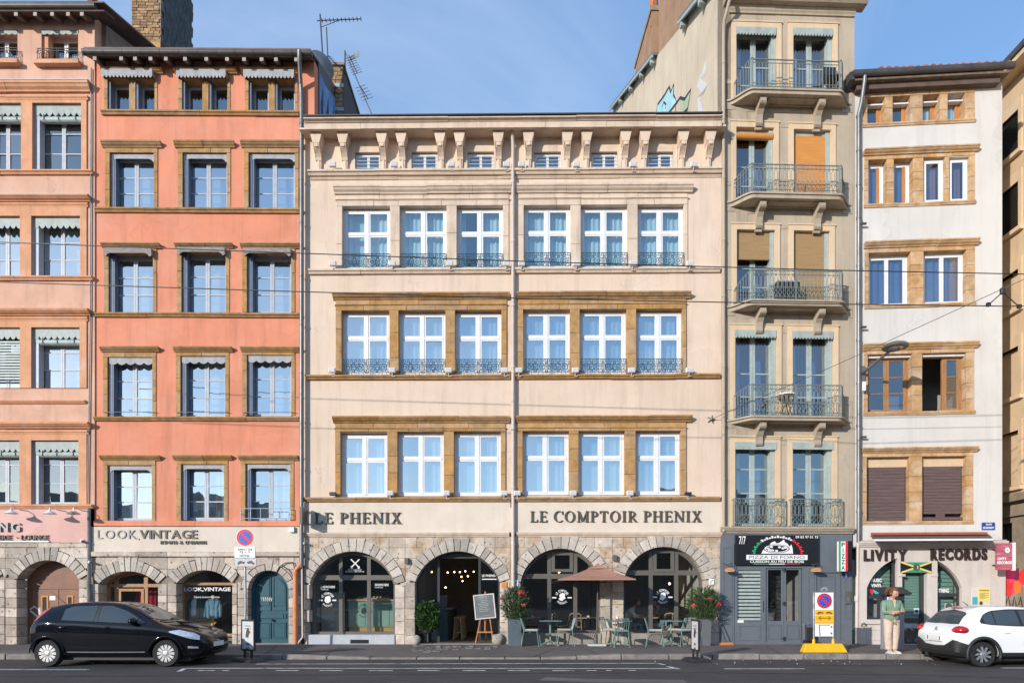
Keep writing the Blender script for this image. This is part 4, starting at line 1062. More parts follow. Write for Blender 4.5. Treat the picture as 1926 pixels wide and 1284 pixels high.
gable([(1.5, zb+.2), (1.8, zb+.7), (1.55, zb+1.1), (1.3, zb+.8)], 'graffiti_green', k=2)
# rainwater pipe: dark zinc above, terracotta-coloured iron below
mb = MB(); up = og.u(567.5, -.1)
mb.tube([(og.u(563, -.6), -.60, zg+.08), (og.u(563, -.55), -.55, zg-.15), (og.u(566, -.12), -.14, zg-.55), (up, -.12, zg-.9), (up, -.12, Z(1066))], .06, 10)
for py in (235, 340, 420, 520, 610, 700, 790, 880, 960, 1030): mb.tube([(up, -.12, Z(py)), (up, -.12, Z(py)-.06)], .072, 10)
pipe = mb.build('downpipe', 'zinc', og.root, smooth=True)
ul = og.u(556, -.1); mb = MB(); mb.tube([(up, -.12, Z(1060)), (ul, -.12, Z(1072)), (ul, -.12, .14)], .075, 10)
for py in (1075, 1140, 1160): mb.tube([(ul, -.12, Z(py)), (ul, -.12, Z(py)-.09)], .09, 10)
mb.build('pipe_shoe', 'terracotta_pipe', pipe, smooth=True)
mb = MB(); q = og.u(568, -.08); mb.tube([(q, -.08, Z(1060)), (q+.02, -.08, .35), (q-.12, -.12, .15)], .03, 8); mb.build('waste_pipe', 'white_pipe', og.root, smooth=True)
og.interior(uL+.3, uR-.3, [Z(1036), Z(790), Z(597), Z(401), Z(219), zEave+.4], .37, 4.5)
# ground floor of limestone
zStone = Z(1046.5); oa = [(186.5, 297.5, 1097, 1073.5), (333, 437, 1096, 1071.5)]
A_ = []
for a, c, s_, t_ in oa: A_.append(((U(a)+U(c))/2, Z(s_), (U(c)-U(a))/2, Z(t_)-Z(s_)))
dA = ((U(467)+U(543))/2, Z(1107), (U(543)-U(467))/2, Z(1072)-Z(1107))
TO = .34
alla = A_+[dA]
out = [(U(168), -.1)]
for (cx, zs, hw, rise) in alla:
    lp = arch_loop(cx-hw-.1, cx+hw+.1, -.1, zs, rise+.1, 14); out += [lp[0]]+lp[2:][::-1]+[lp[1]]
out += [(uR, -.1), (uR, zStone), (U(168), zStone)]
MB().prism(out, .02, .42, back=False).build('wall', 'mortar', og.root)
midp = [U(168)+.02, (U(297.5)+U(333))/2, U(447), U(551)]
for i, (cx, zs, hw, rise) in enumerate(alla):
    arch_ring(og, cx, zs, hw, rise, TO if i < 2 else .2, n=13 if i < 2 else 9, key=3 if i < 2 else 1, key_h=.12, y0=-.03, y1=.42, lim=(midp[i]+.01, (midp[i+1] if i < 2 else U(553))-.01) if i < 2 else None)
    lo = midp[i] if i < 2 else U(447); hi = midp[i+1] if i < 2 else U(553)
    jamb_stones(og, lo+.006, cx-hw, .12, zs-.006, 6, y1=.42); jamb_stones(og, cx+hw, hi-.006, .12, zs-.006, 6, y1=.42)
ashlar(og, U(168)+.02, U(553), Z(1092), zStone-.012, .33, .62, [(a[0], a[1], a[2], a[3], TO if j < 2 else .2) for j, a in enumerate(alla)], y0=-.01, y1=.06, cuts=(midp[1], U(447)))
jamb_stones(og, U(447)+.006, U(467)-.2, Z(1110), Z(1094), 1); 
og.stones('stone_block', 'limestone', U(553)+.004, uR, .12, zStone, -.0, .1, 9)
# shop windows
cx, zs, hw, rise = A_[0]
w = arch_front(og, cx, .3, zs, hw, rise, .40, [U(219, .4), U(274, .4)], Z(1100), 'warm_wood', 'glass_shop', fw=.10, bw=.12, tb=.10)
MB().prism(rect(U(224, .4), U(271, .4), .35, Z(1106)), .385, .43, [rect(U(228, .4), U(266, .4), .45, Z(1111))]).build('casement', 'warm_wood', w)
cr_ = curtain(w, U(228), U(295), .3, Z(1106), .75, 'red_curtain', amp=.04, pitch=.16)
cx, zs, hw, rise = A_[1]
w = arch_front(og, cx, .35, zs, hw, rise, .36, [], Z(1097), 'warm_wood', 'glass_shop', fw=.03, bw=.1, tb=.08, upper_bars=[])
lg = MB(); add_text(lg, 'LOOK,VINTAGE', U(344.5, .3), U(432, .3), Z(1112), Z(1103.5), .37, .003, .03); add_text(lg, 'friperie homme & femme', U(363, .3), U(411, .3), Z(1125), Z(1120), .37, .003)
lg.build('window_lettering', 'sign_white', w, kind='stuff')
cxm = midp[1]
for a, c in ((U(170), midp[1]-.05), (midp[1]+.05, U(445))):
    MB().box(a, c, .43, 2.6, .2, .3).build('floor_slab', 'room_floor', og.root); MB().box(a, c, 2.6, 2.7, .3, Z(1047)).build('interior_wall', 'room', og.root); MB().box(a, c, .43, 2.7, Z(1047), Z(1047)+.1).build('floor_slab', 'room', og.root)
    for q in (a, c): MB().box(q-.03, q, .43, 2.6, .3, Z(1047)).build('interior_wall', 'room', og.root)
# teal arched door
cx, zs, hw, rise = dA; cx2 = cx+.02
dr = MB().prism(arch_loop(cx-hw, cx+hw, .14, zs, rise, 16), .30, .36, back=False).build('door', 'teal_door', og.root)
fl = arch_loop(cx-hw, cx+hw, .14, zs, rise, 16); fi = arch_loop(cx-hw+.10, cx+hw-.10, .14, zs, rise-.1, 16)
MB().prism(fl, .25, .30, [fi]).build('door_frame', 'teal_door', dr)
for a, c, za, zc_, ar in ((cx-hw+.17, cx-.03, .28, Z(1170), 0), (cx+.03, cx+hw-.17, .28, Z(1170), 0), (cx-hw+.17, cx+hw-.17, Z(1163), Z(1153), 0), (cx-hw+.17, cx-.03, Z(1148), 0, -1), (cx+.03, cx+hw-.17, Z(1148), 0, 1)):
    if ar:
        ins = arc_pts(cx, zs, hw-.17, rise-.17, 20); side_ = [p for p in ins if (p[0] > cx+.03)] if ar > 0 else [p for p in ins if p[0] < cx-.03]
        pts = [(a, za), (c, za)]+( [(c, zs)] if ar > 0 else [(c, side_[0][1])])+side_+([(a, side_[-1][1])] if ar > 0 else [])
        pts = [p for i, p in enumerate(pts) if i == 0 or math.dist(p, pts[i-1]) > 1e-4]
    else: pts = rect(a, c, za, zc_)
    mx, mz = sum(p[0] for p in pts)/len(pts), sum(p[1] for p in pts)/len(pts); k = .86
    inn = [(mx+(p[0]-mx)*k, mz+(p[1]-mz)*(k if zc_ or ar else k)) for p in pts]
    MB().prism(pts, .272, .30, [inn]).prism([(mx+(p[0]-mx)*.78, mz+(p[1]-mz)*.8) for p in pts], .280, .30).build('door_panel', 'teal_door', dr)
MB().ball((cx+.02, .24, Z(1166)), .04).build('door_handle', 'iron', dr)
lg = MB(); random.seed(3)
for q in range(5): stroke(lg, [(cx-.33+q*.07, Z(1122)), (cx-.30+q*.07, Z(1128)), (cx-.27+q*.07, Z(1122.5)), (cx-.25+q*.06, Z(1130))], .018, .271)
lg.build('graffiti', 'graffiti_white', dr)
og.box('threshold', 'threshold', cx-hw, cx+hw, -.02, .4, .08, .15, bevel=.01)
og.box('meter_box', 'white_plastic', U(546), U(556), -.14, -.03, Z(1001), Z(991), bevel=.01)
# cables over the door
mb = MB(); mb.tube([(U(520), -.05, Z(1078)), (U(526), -.06, Z(1066)), (U(538), -.06, Z(1058)), (U(552), -.06, Z(1057)), (U(556), -.06, Z(1070))], .014, 5); mb.tube([(U(530), -.05, Z(1062)), (U(545), -.05, Z(1072)), (U(552), -.05, Z(1084))], .010, 5); mb.build('cable', 'wire', og.root)

# ================================================================== the pink house (left edge of the view)
pk = Bld('apartment_building', 'peach-pink building with scalloped window valances above a brown double door', -330, -.12, 0)
U = pk.u; Z = lambda py, px=100: pk.z(py, px)
uL, uR = U(-330), U(178)
PR = {1: [(-35,58,33,119),(78,58,147,120)], 2: [(-38,195,41,322),(62,195,154,322)], 3: [(-38,407,39,520),(60,407,152,520)], 4: [(-38,616,39,730),(60,616,151,730)], 5: [(-38,828,38,948),(60,828,149,948)]}
holes = []
for k, row in PR.items():
    for r_ in row: holes.append(rect(*pk.rc(*r_)))
pk.wall('pink_stucco', uL, uR, Z(955), Z(40)+.2, holes, depth=.34)
for k, row in PR.items():
    if k > 1:
        c0 = {2: (160,185), 3: (373,386), 4: (586,600), 5: (797,812)}[k]; zb = {2: 322, 3: 520, 4: 730, 5: 948}[k]; zt = c0[1]
        # raised surround: frame round the pair of windows
        fo = rect(uL, U(164), Z(zb)+.002, Z(zt)); pk_h = [pk.rc(*r_) for r_ in row]
        MB().prism(fo, -.035, .01, [rect(r[0], r[1], r[2]+.003, r[3]) for r in pk_h]).build('window_surround', 'pink_trim', pk.root)
        pk.moulding('cornice', 'pink_trim', uL, U(168, -.1), Z(c0[0]), (Z(c0[0])-Z(c0[1]))*.62, .20, 3); pk.moulding('lintel_ledge', 'pink_trim', uL, U(165, -.05), Z(c0[1])+.06, .13, .07, 3, style=1)
        MB().box(uL, U(168, -.1)+.02, -.21, 0, Z(c0[0])+.001, Z(c0[0])+.025).build('lead_flashing', 'grey_paint' if k < 4 else 'pink_trim', pk.root)
        if k != 4: pk.moulding('sill_ledge', 'pink_trim', uL, U(176), Z(zb), .13, .12, 3, style=1)
        else: pk.moulding('sill_ledge', 'pink_trim', uL, U(162), Z(753), .10, .10, 3, style=1)
    for i, r_ in enumerate(row):
        u0, u1, z0, z1 = pk.rc(*r_)
        w = window(pk, u0, u1, z0, z1, .30, rows=(1/3, 2/3) if k > 1 else (), mat='white_paint' if k == 1 else 'grey_paint', gl='glass_bright' if k in (3, 4) else 'glass', fw=.06, sw=.055, mu=.03, tilt=.01)
        MB().box(u0, u0+.16, .06, .29, z0+.01, z1-.02).build('shutter', 'grey_paint' if k > 1 else 'pink_trim', w)
        if k == 1:
            pk.moulding('sill_ledge', 'pink_trim', u0-.12, u1+.12, z0-.005, .12, .18, 1, style=2)
            lambrequin(w, u0-.02, u1+.02, z1+.02, z1-.12, -.0, 6, 'lambrequin'); 
            rl = scroll_rail(u1-u0+.1, .36).build('railing', 'iron', w, (u0-.05, -.10, z0+.01), kind='stuff')
            MB().box(u0+.3, u1-.05, .40, .41, z0, z0+.55).build('net_curtain_or_backing', 'curtain', w)
        else:
            lambrequin(w, u0+.005, u1-.005, z1-.005, z1-.34, .05, 8 if i else 7, 'lambrequin')
            if k in (2, 4, 5) and not (k == 4 and i == 0):
                mb = MB(); zc_ = z1-.40; 
                mb.tube([(u0+.03, .15, zc_), (u1-.02, .15, zc_)], .10, 10)
                mb.build('blind', 'sage_paint' if k != 5 else 'lambrequin', w, smooth=True)
                mb = MB()
                for q in (.2, .5, .85): mb.ring((u0+(u1-u0)*q, .15, zc_), .104, .008, 12, 4, )
                mb2 = MB()
                for q in (.2, .5, .85): mb2.tube([(u0+(u1-u0)*q, .045, zc_+.12), (u0+(u1-u0)*q, .040, zc_-.06)], .010, 5)
                mb2.build('blind_cord', 'iron', w, kind='stuff')
            if k == 4 and i == 0:
                for q in range(14): z = z1-.42-q*.085; MB().box(u0+.02, u1-.03, .10, .12, z, z+.05).build('slat', 'sage_paint', w)
            if k > 2: MB().box(u0, u1, .8, .805, z0, z1).build('net_curtain_or_backing', 'curtain' if k < 5 else 'room', w)  # added backing: pale sheets imitate reflected white sky, room-toned in the lowest row
pk.interior(uL, uR-.2, [Z(1020), Z(955), Z(745), Z(535), Z(335), Z(145), Z(40)+.3], .35, 4.5)
pk.box('sign_band', 'pink_band', uL, U(165), -.03, .02, Z(1020), Z(957))
# eaves
zg = W(0, 27, -.45).z; e1 = U(181, -.43)
MB().add([(uL, -.45, zg-.02), (e1+.25, -.45, zg-.02), (e1+.25, .05, zg+.16), (uL, .05, zg+.16), (uL, -.45, zg+.02), (e1+.25, -.45, zg+.02), (e1+.25, .05, zg+.2), (uL, .05, zg+.2)],
         [(0,3,2,1),(4,5,6,7),(0,1,5,4),(1,2,6,5),(2,3,7,6),(3,0,4,7)]).build('eave_board', 'eave_board', pk.root)
pr = [(-.45+.09*math.cos(t), zg+.12+.09*math.sin(t)) for t in np.linspace(math.pi, 2*math.pi, 9)]+[(-.36, zg+.2), (-.54, zg+.2)]
MB().sweep(pr[::-1], uL, e1).build('gutter', 'zinc_dark', pk.root)
for px in (-110, -75, -42, -5, 30, 66, 98, 128, 154): 
    r_ = place(raf, 'rafter', pk.root, (pk.u(px, -.43), 0, zg-.04)); place(rend, 'rafter_end', r_)
MB().add([(uL, -.49, zg+.2), (e1+.25, -.49, zg+.2), (e1+.25, 9, zg+3.6), (uL, 9, zg+3.6), (uL, -.49, zg+.24), (e1+.25, -.49, zg+.24), (e1+.25, 9, zg+3.7), (uL, 9, zg+3.7)],
         [(0,3,2,1),(4,5,6,7),(0,1,5,4),(1,2,6,5),(2,3,7,6),(3,0,4,7)]).build('roof', 'roof_slab', pk.root)
MB().add([(uR-.3, .34, Z(955)), (uR+.14, .34, Z(955)), (uR+.14, 9, Z(955)), (uR-.3, 9, Z(955)), (uR-.3, .34, zg+.25), (uR+.14, .34, zg+.25), (uR+.14, 9, zg+3.6), (uR-.3, 9, zg+3.6)],
         [(0,3,2,1),(4,5,6,7),(0,1,5,4),(1,2,6,5),(2,3,7,6),(3,0,4,7)]).build('side_wall', 'side_stone', pk.root)
for q in range(10): MB().tube([(uR+.16, -.5+q*.62, zg+.34+q*.22), (uR+.16, .15+q*.62, zg+.56+q*.22)], .10, 8).build('roof_tile', 'roof_tile', pk.root)
# ground floor: limestone with the arch of the double door
zStone = Z(1020.5); a0 = ((U(33)+U(149))/2, Z(1089), (U(149)-U(33))/2, Z(1053)-Z(1089)); a1 = (a0[0]-2*a0[2]-.72, *a0[1:])
out = [(uL, -.1)]
for (cx, zs, hw, rise) in (a1, a0):
    lp = arch_loop(cx-hw-.1, cx+hw+.1, -.1, zs, rise+.1, 14); out += [lp[0]]+lp[2:][::-1]+[lp[1]]
out += [(U(166), -.1), (U(166), zStone), (uL, zStone)]
MB().prism(out, .02, .45, back=False).build('wall', 'mortar', pk.root)
mid = (a0[0]-a0[2]+a1[0]+a1[2])/2
for (cx, zs, hw, rise), lm in ((a1, (a1[0]-a1[2]-.36, mid-.006)), (a0, (mid+.006, U(166)-.01))):
    arch_ring(pk, cx, zs, hw, rise, .33, n=15, key=3, key_h=.22, y0=-.03, y1=.45, lim=lm)
    jamb_stones(pk, lm[0], cx-hw, .12, zs-.006, 7, y1=.45); jamb_stones(pk, cx+hw, lm[1], .12, zs-.006, 7, y1=.45)
ashlar(pk, a1[0]-a1[2]-.36, U(166), Z(1088), Z(1029), .34, .75, [(*a1, .33), (*a0, .33)], y0=-.012, y1=.06, cuts=(mid,))
pk.moulding('string_course', 'limestone', uL, U(165), zStone, zStone-Z(1028.5), .06, 5, style=2)
cx, zs, hw, rise = a0
for (ax, az, ah, ar) in (a0, a1):
    dl = arch_loop(ax-ah-.02, ax+ah+.02, .14, az, ar, 14)
    dw = MB().prism(dl, .42, .48, back=False).build('door', 'brown_door', pk.root)
    zt = Z(1108, 90); x0 = ax-ah+.22
    for k in range(2):
        a = U(63, .4)+(ax-cx)+k*.80; MB().box(a, a+.78, .385, .42, .16, zt).build('door_leaf', 'brown_door', dw)
    for k, (p, q) in enumerate(((80, 91), (128, 138))):
        a, c = U(p, .4)+(ax-cx), U(q, .4)+(ax-cx); z_a, z_b = Z(1153), Z(1121)
        MB().prism(rect(a-.02, c+.02, z_a-.03, z_b+.03), .365, .385, [rect(a+.02, c-.03, z_a+.01, z_b-.02)]).build('door_light_frame', 'blind_ochre', dw); MB().box(a+.02, c-.03, .375, .384, z_a+.01, z_b-.02).build('pane', 'car_glass', dw)
    MB().box(U(42, .4)+(ax-cx), U(59, .4)+(ax-cx), .405, .42, Z(1128), Z(1109)).build('vent_grille', 'brown_door', dw)
    MB().box(ax-ah+.05, ax+ah-.05, .395, .42, zt+.02, zt+.08).build('door_rail', 'brown_door', dw)
MB().box(U(94, .4), U(105, .4), .378, .384, Z(1128), Z(1120)).build('notice', 'sign_white', pk.root)
lg = MB(); stroke(lg, [(U(39), Z(1146)), (U(47), Z(1140)), (U(56), Z(1146)), (U(60), Z(1172))], .05, .383); stroke(lg, [(U(40), Z(1148)), (U(52), Z(1158)), (U(60), Z(1170)), (U(66), Z(1155)), (U(70), Z(1160))], .05, .381)
stroke(lg, [(U(58), Z(1142)), (U(59), Z(1165))], .04, .379); lg.build('graffiti', 'graffiti_white', pk.root)
# grey conduit between the two houses
mb = MB(); q = pk.u(168, -.05); mb.tube([(q, -.06, .13), (q, -.06, Z(955))], .05, 8); mb.tube([(q-.06, -.04, Z(955)), (q+.02, -.04, Z(600)), (q+.05, -.04, Z(130))], .018, 5); mb.build('conduit', 'zinc', pk.root)
# ================================================================== the grey building with balconies
gy = Bld('balcony_building', 'narrow grey building with four iron balconies above a blue pizza shop', 1357, -.14, 2.2)
U = gy.u; Z = lambda py, px=1480: gy.z(py, px)
uL, uR = 0.0, U(1607)
GR = {1: [(1384,54,1460,193),(1491,56,1566,197)], 2: [(1384,241,1455,386),(1492,245,1562,389)], 3: [(1385,433,1457,578),(1492,435,1560,580)], 4: [(1382,622,1460,793),(1490,624,1567,794)], 5: [(1382,832,1458,990),(1490,832,1565,990)]}
holes = [grow(gy.rc(*r_), .01) for row in GR.values() for r_ in row]
zTop = Z(18)+.6
gy.wall('grey_stucco', uL, uR, Z(1003), zTop, holes, depth=.34)
BAL = {1: (107,168,176), 2: (305,363,372), 3: (504,564,573), 4: (719,782,789)}
for k, row in GR.items():
    for i, r_ in enumerate(row):
        u0, u1, z0, z1 = gy.rc(*r_)
        MB().prism([(u0-.15, z0), (u1+.15, z0), (u1+.15, z1+.16), (u0-.15, z1+.16)], -.04, .34, [rect(u0, u1, z0+.001, z1)]).build('window_surround', 'grey_surround', gy.root)
        MB().prism([(u0-.17, z1+.161), (u1+.17, z1+.161), (u1+.17, z1+.20), (u0-.17, z1+.20)], -.06, .0).build('lintel_ledge', 'grey_surround', gy.root)
        w = window(gy, u0, u1, z0, z1, .24, rows=(.28, .56) if k < 5 else (.40, .72), mat='sage_paint', gl='glass_blue' if k < 5 else 'glass', fw=.05, sw=.075, mu=.035, bot=.08, tilt=.006)
        MB().box(u1-.13, u1-.01, .05, .235, z0, z1-.02).build('shutter', 'sage_paint', w)
        if k in (1, 4): lambrequin(w, u0-.02, u1-.02, z1-.0, z1-.24, -.055, 13, 'lambrequin')
        if k == 5: lambrequin(w, u0-.02, u1+.02, z1+.0, z1-.22, -.06, 1, 'lambrequin', kind='flat')
        if k == 2:
            MB().box(u0, u1, .10, .20, z1-.13, z1).build('blind_box', 'sage_paint', w)
            if i == 0: MB().tube([(u0+.0, .06, z1-.22), (u1-.02, .06, z1-.22)], .10, 12).build('blind', 'blind_ochre', w, smooth=True)
            else: MB().box(u0+.02, u1-.02, .07, .085, z0+.05, z1-.13).build('blind', 'blind_ochre', w)
        if k == 3:
            MB().box(u0, u1, .10, .20, z1-.05, z1).build('blind_box', 'sage_paint', w)
            zz_ = z1-.84 if i == 0 else z0+.05
            MB().box(u0+.03, u1-.07, .07, .085, zz_, z1-.05).tube([(u0+.03, .078, zz_), (u1-.07, .078, zz_)], .03, 8).build('blind', 'blind_tan', w)
        if k in (1, 4) or (k == 5 and i == 0): curtain(w, u0+.05, u0+.3, z0, z1, .4); 
        MB().box(u0, u1, .9, .91, z0, z1).build('net_curtain_or_backing', 'curtain_blue', w)
def scurve(ua, ub, w_, n=10):      # plan of a balcony side: from the wall line out to the front
    return [(ua+(ub-ua)*t, -.04-w_*(3*t*t-2*t**3)) for t in np.linspace(0, 1, n)]
DEP = .52
for k, (pt, pf, pb) in BAL.items():
    f0, f1 = U(1416, -DEP), U(1580, -DEP); w0, w1 = U(1366), U(1600)
    zf = gy.z(pf, 1500, -DEP); zb_ = gy.z(pb, 1500, -DEP)-.02; zt = gy.z(pt+4, 1500, -DEP)
    plan = scurve(w0, f0, DEP)+scurve(w1, f1, DEP)[::-1]
    flat = [(x, y) for x, y in plan]
    n = len(flat); tri = tessellate_polygon([[Vector((x, y, 0)) for x, y in flat+[(w1, .02), (w0, .02)]]])
    def slab(dz0, dz1, sh):
        pts = [(x+(1 if x < (w0+w1)/2 else -1)*sh, y+sh) for x, y in flat]+[(w1-sh, .02), (w0+sh, .02)]; N = len(pts); mb = MB()
        mb.v = [(x, y, dz0) for x, y in pts]+[(x, y, dz1) for x, y in pts]
        for t in tri:
            a, b, c = (pts[i] for i in t); cw = (b[0]-a[0])*(c[1]-a[1])-(b[1]-a[1])*(c[0]-a[0]) < 0
            t = t[::-1] if cw else t; mb.f += [tuple(i+N for i in t), tuple(t[::-1])]
        mb.f += [(i, (i+1) % N, (i+1) % N+N, i+N) for i in range(N)]
        return mb
    bal = slab(zf-.05, zf, 0).build('balcony', 'grey_trim', gy.root, fix=True)
    slab(zb_, zf-.05, .04).build('balcony_slab', 'grey_trim', bal, fix=True)
    MB().prism(rect(0, 1, 0, 1), 0, 1)
    mb = MB()        # sunk panel of the soffit
    for a, c in ((f0+.55, f1-.5),): mb.box(a, c, -.38, -.34, zb_-.03, zb_).box(a, c, -.10, -.06, zb_-.03, zb_).box(a, a+.04, -.34, -.10, zb_-.03, zb_).box(c-.04, c, -.34, -.10, zb_-.03, zb_)
    mb.build('soffit_panel', 'grey_trim', bal)
    for px in (1425, 1534):
        q = U(px); mb = MB(); t = zb_-.002
        mb.sweep([(0, t), (-.40, t), (-.42, t-.05), (-.42, t-.17), (-.38, t-.2), (-.26, t-.24), (-.17, t-.36), (-.14, t-.5), (-.15, t-.6), (-.10, t-.66), (0, t-.66)], q-.09, q+.09)
        mb.sweep([(-.425, t-.06), (-.435, t-.06), (-.435, t-.15), (-.425, t-.15)], q-.06, q+.06); mb.sweep([(0, t-.655), (-.06, t-.655), (-.05, t-.74), (0, t-.74)], q-.1, q+.1)
        mb.build('bracket', 'grey_trim', bal, bevel=.006)
    h = zt-zf
    if k == 1:
        mb = MB()
        for z in (.08, .17, h-.12, h-.02): mb.tube([(f0, -DEP+.03, zf+z), (f1, -DEP+.03, zf+z)], .012 if z < h-.05 else .02, 5)
        for q in np.arange(f0, f1+.01, (f1-f0)/26): mb.tube([(q, -DEP+.03, zf+.08), (q, -DEP+.03, zf+h-.12)], .009, 4)
    else:
        mb = MB(); half = (f1-f0)/2-.03
        for q in (f0, f0+half+.06):
            src = loop_rail(half, h); mb.add([(x+q, y-DEP+.03, z+zf) for x, y, z in src.v], src.f)
    for q in (f0-.0, (f0+f1)/2, f1): mb.tube([(q, -DEP+.03, zf), (q, -DEP+.03, zf+h+.01)], .02, 6)
    for ua, ub in ((w0+.22, f0), (w1-.22, f1)):
        cu = scurve(ua, ub, DEP-.03, 9)
        drop = .42 if k in (1, 3) else .22
        top = [zf+h-drop*(1-t)**1.6 for t in np.linspace(0, 1, 9)]
        mb.tube([(x, y, z) for (x, y), z in zip(cu, top)], .018, 5); mb.tube([(x, y, zf+.08) for x, y in cu], .012, 5)
        for (x, y), z in zip(cu, top): mb.tube([(x, y, zf+.02), (x, y, z)], .010, 4)
        if k == 2: mb.tube([(x, y, zf+h*.5) for x, y in cu], .012, 5); mb.tube([(x, y, z-.1) for (x, y), z in zip(cu, top)], .012, 5)
    mb.build('railing', 'sage_iron', bal, kind='stuff')
    # panelled apron on the wall beside and under the balcony
    for a, c in ((uL+.03, U(1382)), (U(1583), uR-.06)): MB().prism(rect(a, c, zb_-.12, zf+.62), -.015, .0, [rect(a+.07, c-.07, zb_+.15, zf+.5)]).build('wall_panel', 'grey_trim', gy.root)
    z1_ = GR[k+1][0][1]; 
    MB().prism(rect(U(1384), U(1562), zb_-.62, zb_-.1), -.012, .0, [rect(U(1384)+.35, U(1562)-.35, zb_-.5, zb_-.18)]).build('wall_panel', 'grey_trim', gy.root)
for i, r_ in enumerate(GR[5]):
    u0, u1 = U(1379+108*i, -.15), U(1475+108*i, -.15); z0, z1 = gy.z(991, 1480, -.15), gy.z(938, 1480, -.15)
    mb = MB(); src = loop_rail(u1-u0, z1-z0); mb.add([(x+u0, y-.16, z+z0) for x, y, z in src.v], src.f)
    for q in (u0, u1):
        mb.tube([(q, -.16, z0), (q, -.16, z1)], .018, 5)
        for z in (z0+.05, z1-.02): mb.tube([(q, -.16, z), (q, .02, z)], .012, 4)
    gu = mb.build('window_guard', 'sage_iron', gy.root, kind='stuff')
# little table and chairs folded up on the balconies
for px, py, k in ((1565, 160, 1),): pass
# crown cornice
gy.moulding('cornice', 'grey_stucco', uL+.22, uR, Z(17)+.02, .22, .12, 3); gy.moulding('cornice', 'grey_trim', uL+.05, U(1622), Z(4)+.1, .32, .55, 3, style=1)
mb = MB().box(uL-.05, U(1630), -.72, .1, Z(4)+.10, Z(4)+.16); mb.build('eave_board', 'eave_wood', gy.root)
gy.interior(uL+.3, uR-.3, [Z(1003), Z(795), Z(585), Z(390), Z(200), zTop-.2], .36, 4.5)
# blind party wall to the left, rising with the roof
zf0 = Z(0)+.5; sl = .50
zr_ = lambda y: zf0+.12+sl*y
MB().add([(uL, .34, 8), (uL+.3, .34, 8), (uL+.3, 17, 8), (uL, 17, 8), (uL, .34, zr_(.34)), (uL+.3, .34, zr_(.34)), (uL+.3, 17, zr_(17)), (uL, 17, zr_(17))],
         [(0,3,2,1),(4,5,6,7),(0,1,5,4),(1,2,6,5),(2,3,7,6),(3,0,4,7)]).build('party_wall', 'party_wall', gy.root)
gy.box('wall', 'party_wall', uL, uL+.30, .0, .34, Z(225), zTop)
HEX = [(0,3,2,1),(4,5,6,7),(0,1,5,4),(1,2,6,5),(2,3,7,6),(3,0,4,7)]
MB().add([(uL+.05, -.5, zr_(-.5)), (uR+.1, -.5, zr_(-.5)), (uR+.1, 17, zr_(17)), (uL+.05, 17, zr_(17)), (uL+.05, -.5, zr_(-.5)+.09), (uR+.1, -.5, zr_(-.5)+.09), (uR+.1, 17, zr_(17)+.09), (uL+.05, 17, zr_(17)+.09)], HEX).build('roof', 'zinc', gy.root)
for ya, yb in ((-.5, 3.7), (7.4, 17)):
    MB().add([(uL-.25, ya, zr_(ya)), (uL+.04, ya, zr_(ya)), (uL+.04, yb, zr_(yb)), (uL-.25, yb, zr_(yb)), (uL-.25, ya, zr_(ya)+.09), (uL+.04, ya, zr_(ya)+.09), (uL+.04, yb, zr_(yb)+.09), (uL-.25, yb, zr_(yb)+.09)], HEX).build('verge', 'zinc', gy.root)
    MB().add([(uL-.26, ya, zr_(ya)-.1), (uL-.20, ya, zr_(ya)-.1), (uL-.20, yb, zr_(yb)-.1), (uL-.26, yb, zr_(yb)-.1), (uL-.26, ya, zr_(ya)), (uL-.20, ya, zr_(ya)), (uL-.20, yb, zr_(yb)), (uL-.26, yb, zr_(yb))], HEX).build('verge_board', 'sage_paint', gy.root)
for y in (1.4, 3.4, 7.7, 9.6, 11.8, 14.2): gy.box('purlin', 'sage_paint', uL-.24, uL+.0, y-.09, y+.09, zr_(y)-.30, zr_(y)-.05)
# chimney stacks against the party wall
c1 = MB().box(uL+.02, uL+1.2, 2.4, 7.3, 12, 31).build('chimney', 'chimney_render', gy.root)
c2 = MB().box(uL+.02, uL+1.1, 8.5, 11.6, 14, zr_(9.5)+1.75).build('chimney', 'chimney_render', gy.root); MB().box(uL-.03, uL+1.15, 8.45, 11.65, zr_(9.5)+1.75, zr_(9.5)+1.95).build('chimney_cap', 'side_stone', c2)
MB().lathe([(.16, 0), (.19, .5), (.17, 1.2), (.20, 1.25), (.2, 1.45), (0, 1.45)], 12, (uL+.25, 9.0, zr_(9.5)+1.95)).build('chimney_pot', 'clay_pot', c2, smooth=True)
# graffiti on the party wall, just above the hotel roof
def pwall(pts, mat, k=0): MB().add([(uL-.004-.002*k, y, z) for y, z in pts][::-1], [tuple(range(len(pts)))]).build('graffiti', mat, gy.root)
def pp(px, py):    # point of the party wall seen at a pixel
    a = (px-CX)/FOC; X = gy.world(0, 0, 0).x; d = X/a; return (d-CD-gy.Y0, CH-(py-HY)/FOC*d)
T_ = lambda *q: [pp(1150+x/3.852, y/3.852) for x, y in q]
pwall(T_((375,850),(380,770),(430,700),(455,640),(468,670),(488,620),(485,690),(505,740),(460,800),(440,850)), 'graffiti_cyan', 0)
pwall(T_((528,720),(598,655),(575,800),(530,840)), 'graffiti_green', 0)
lgd = MB()
def pstroke(pts, w_, mat, k=2):
    P = T_(*pts); mb = MB(); n = len(P)
    for i, (y, z) in enumerate(P):
        a, c = P[max(i-1, 0)], P[min(i+1, n-1)]; t = Vector((c[0]-a[0], c[1]-a[1])).normalized(); nn = Vector((-t.y, t.x))*w_/2
        mb.v += [(uL-.004-.002*k, y+nn.x, z+nn.y), (uL-.004-.002*k, y-nn.x, z-nn.y)]
    mb.f = [(2*i, 2*i+1, 2*i+3, 2*i+2) for i in range(n-1)]; mb.build('graffiti', mat, gy.root)
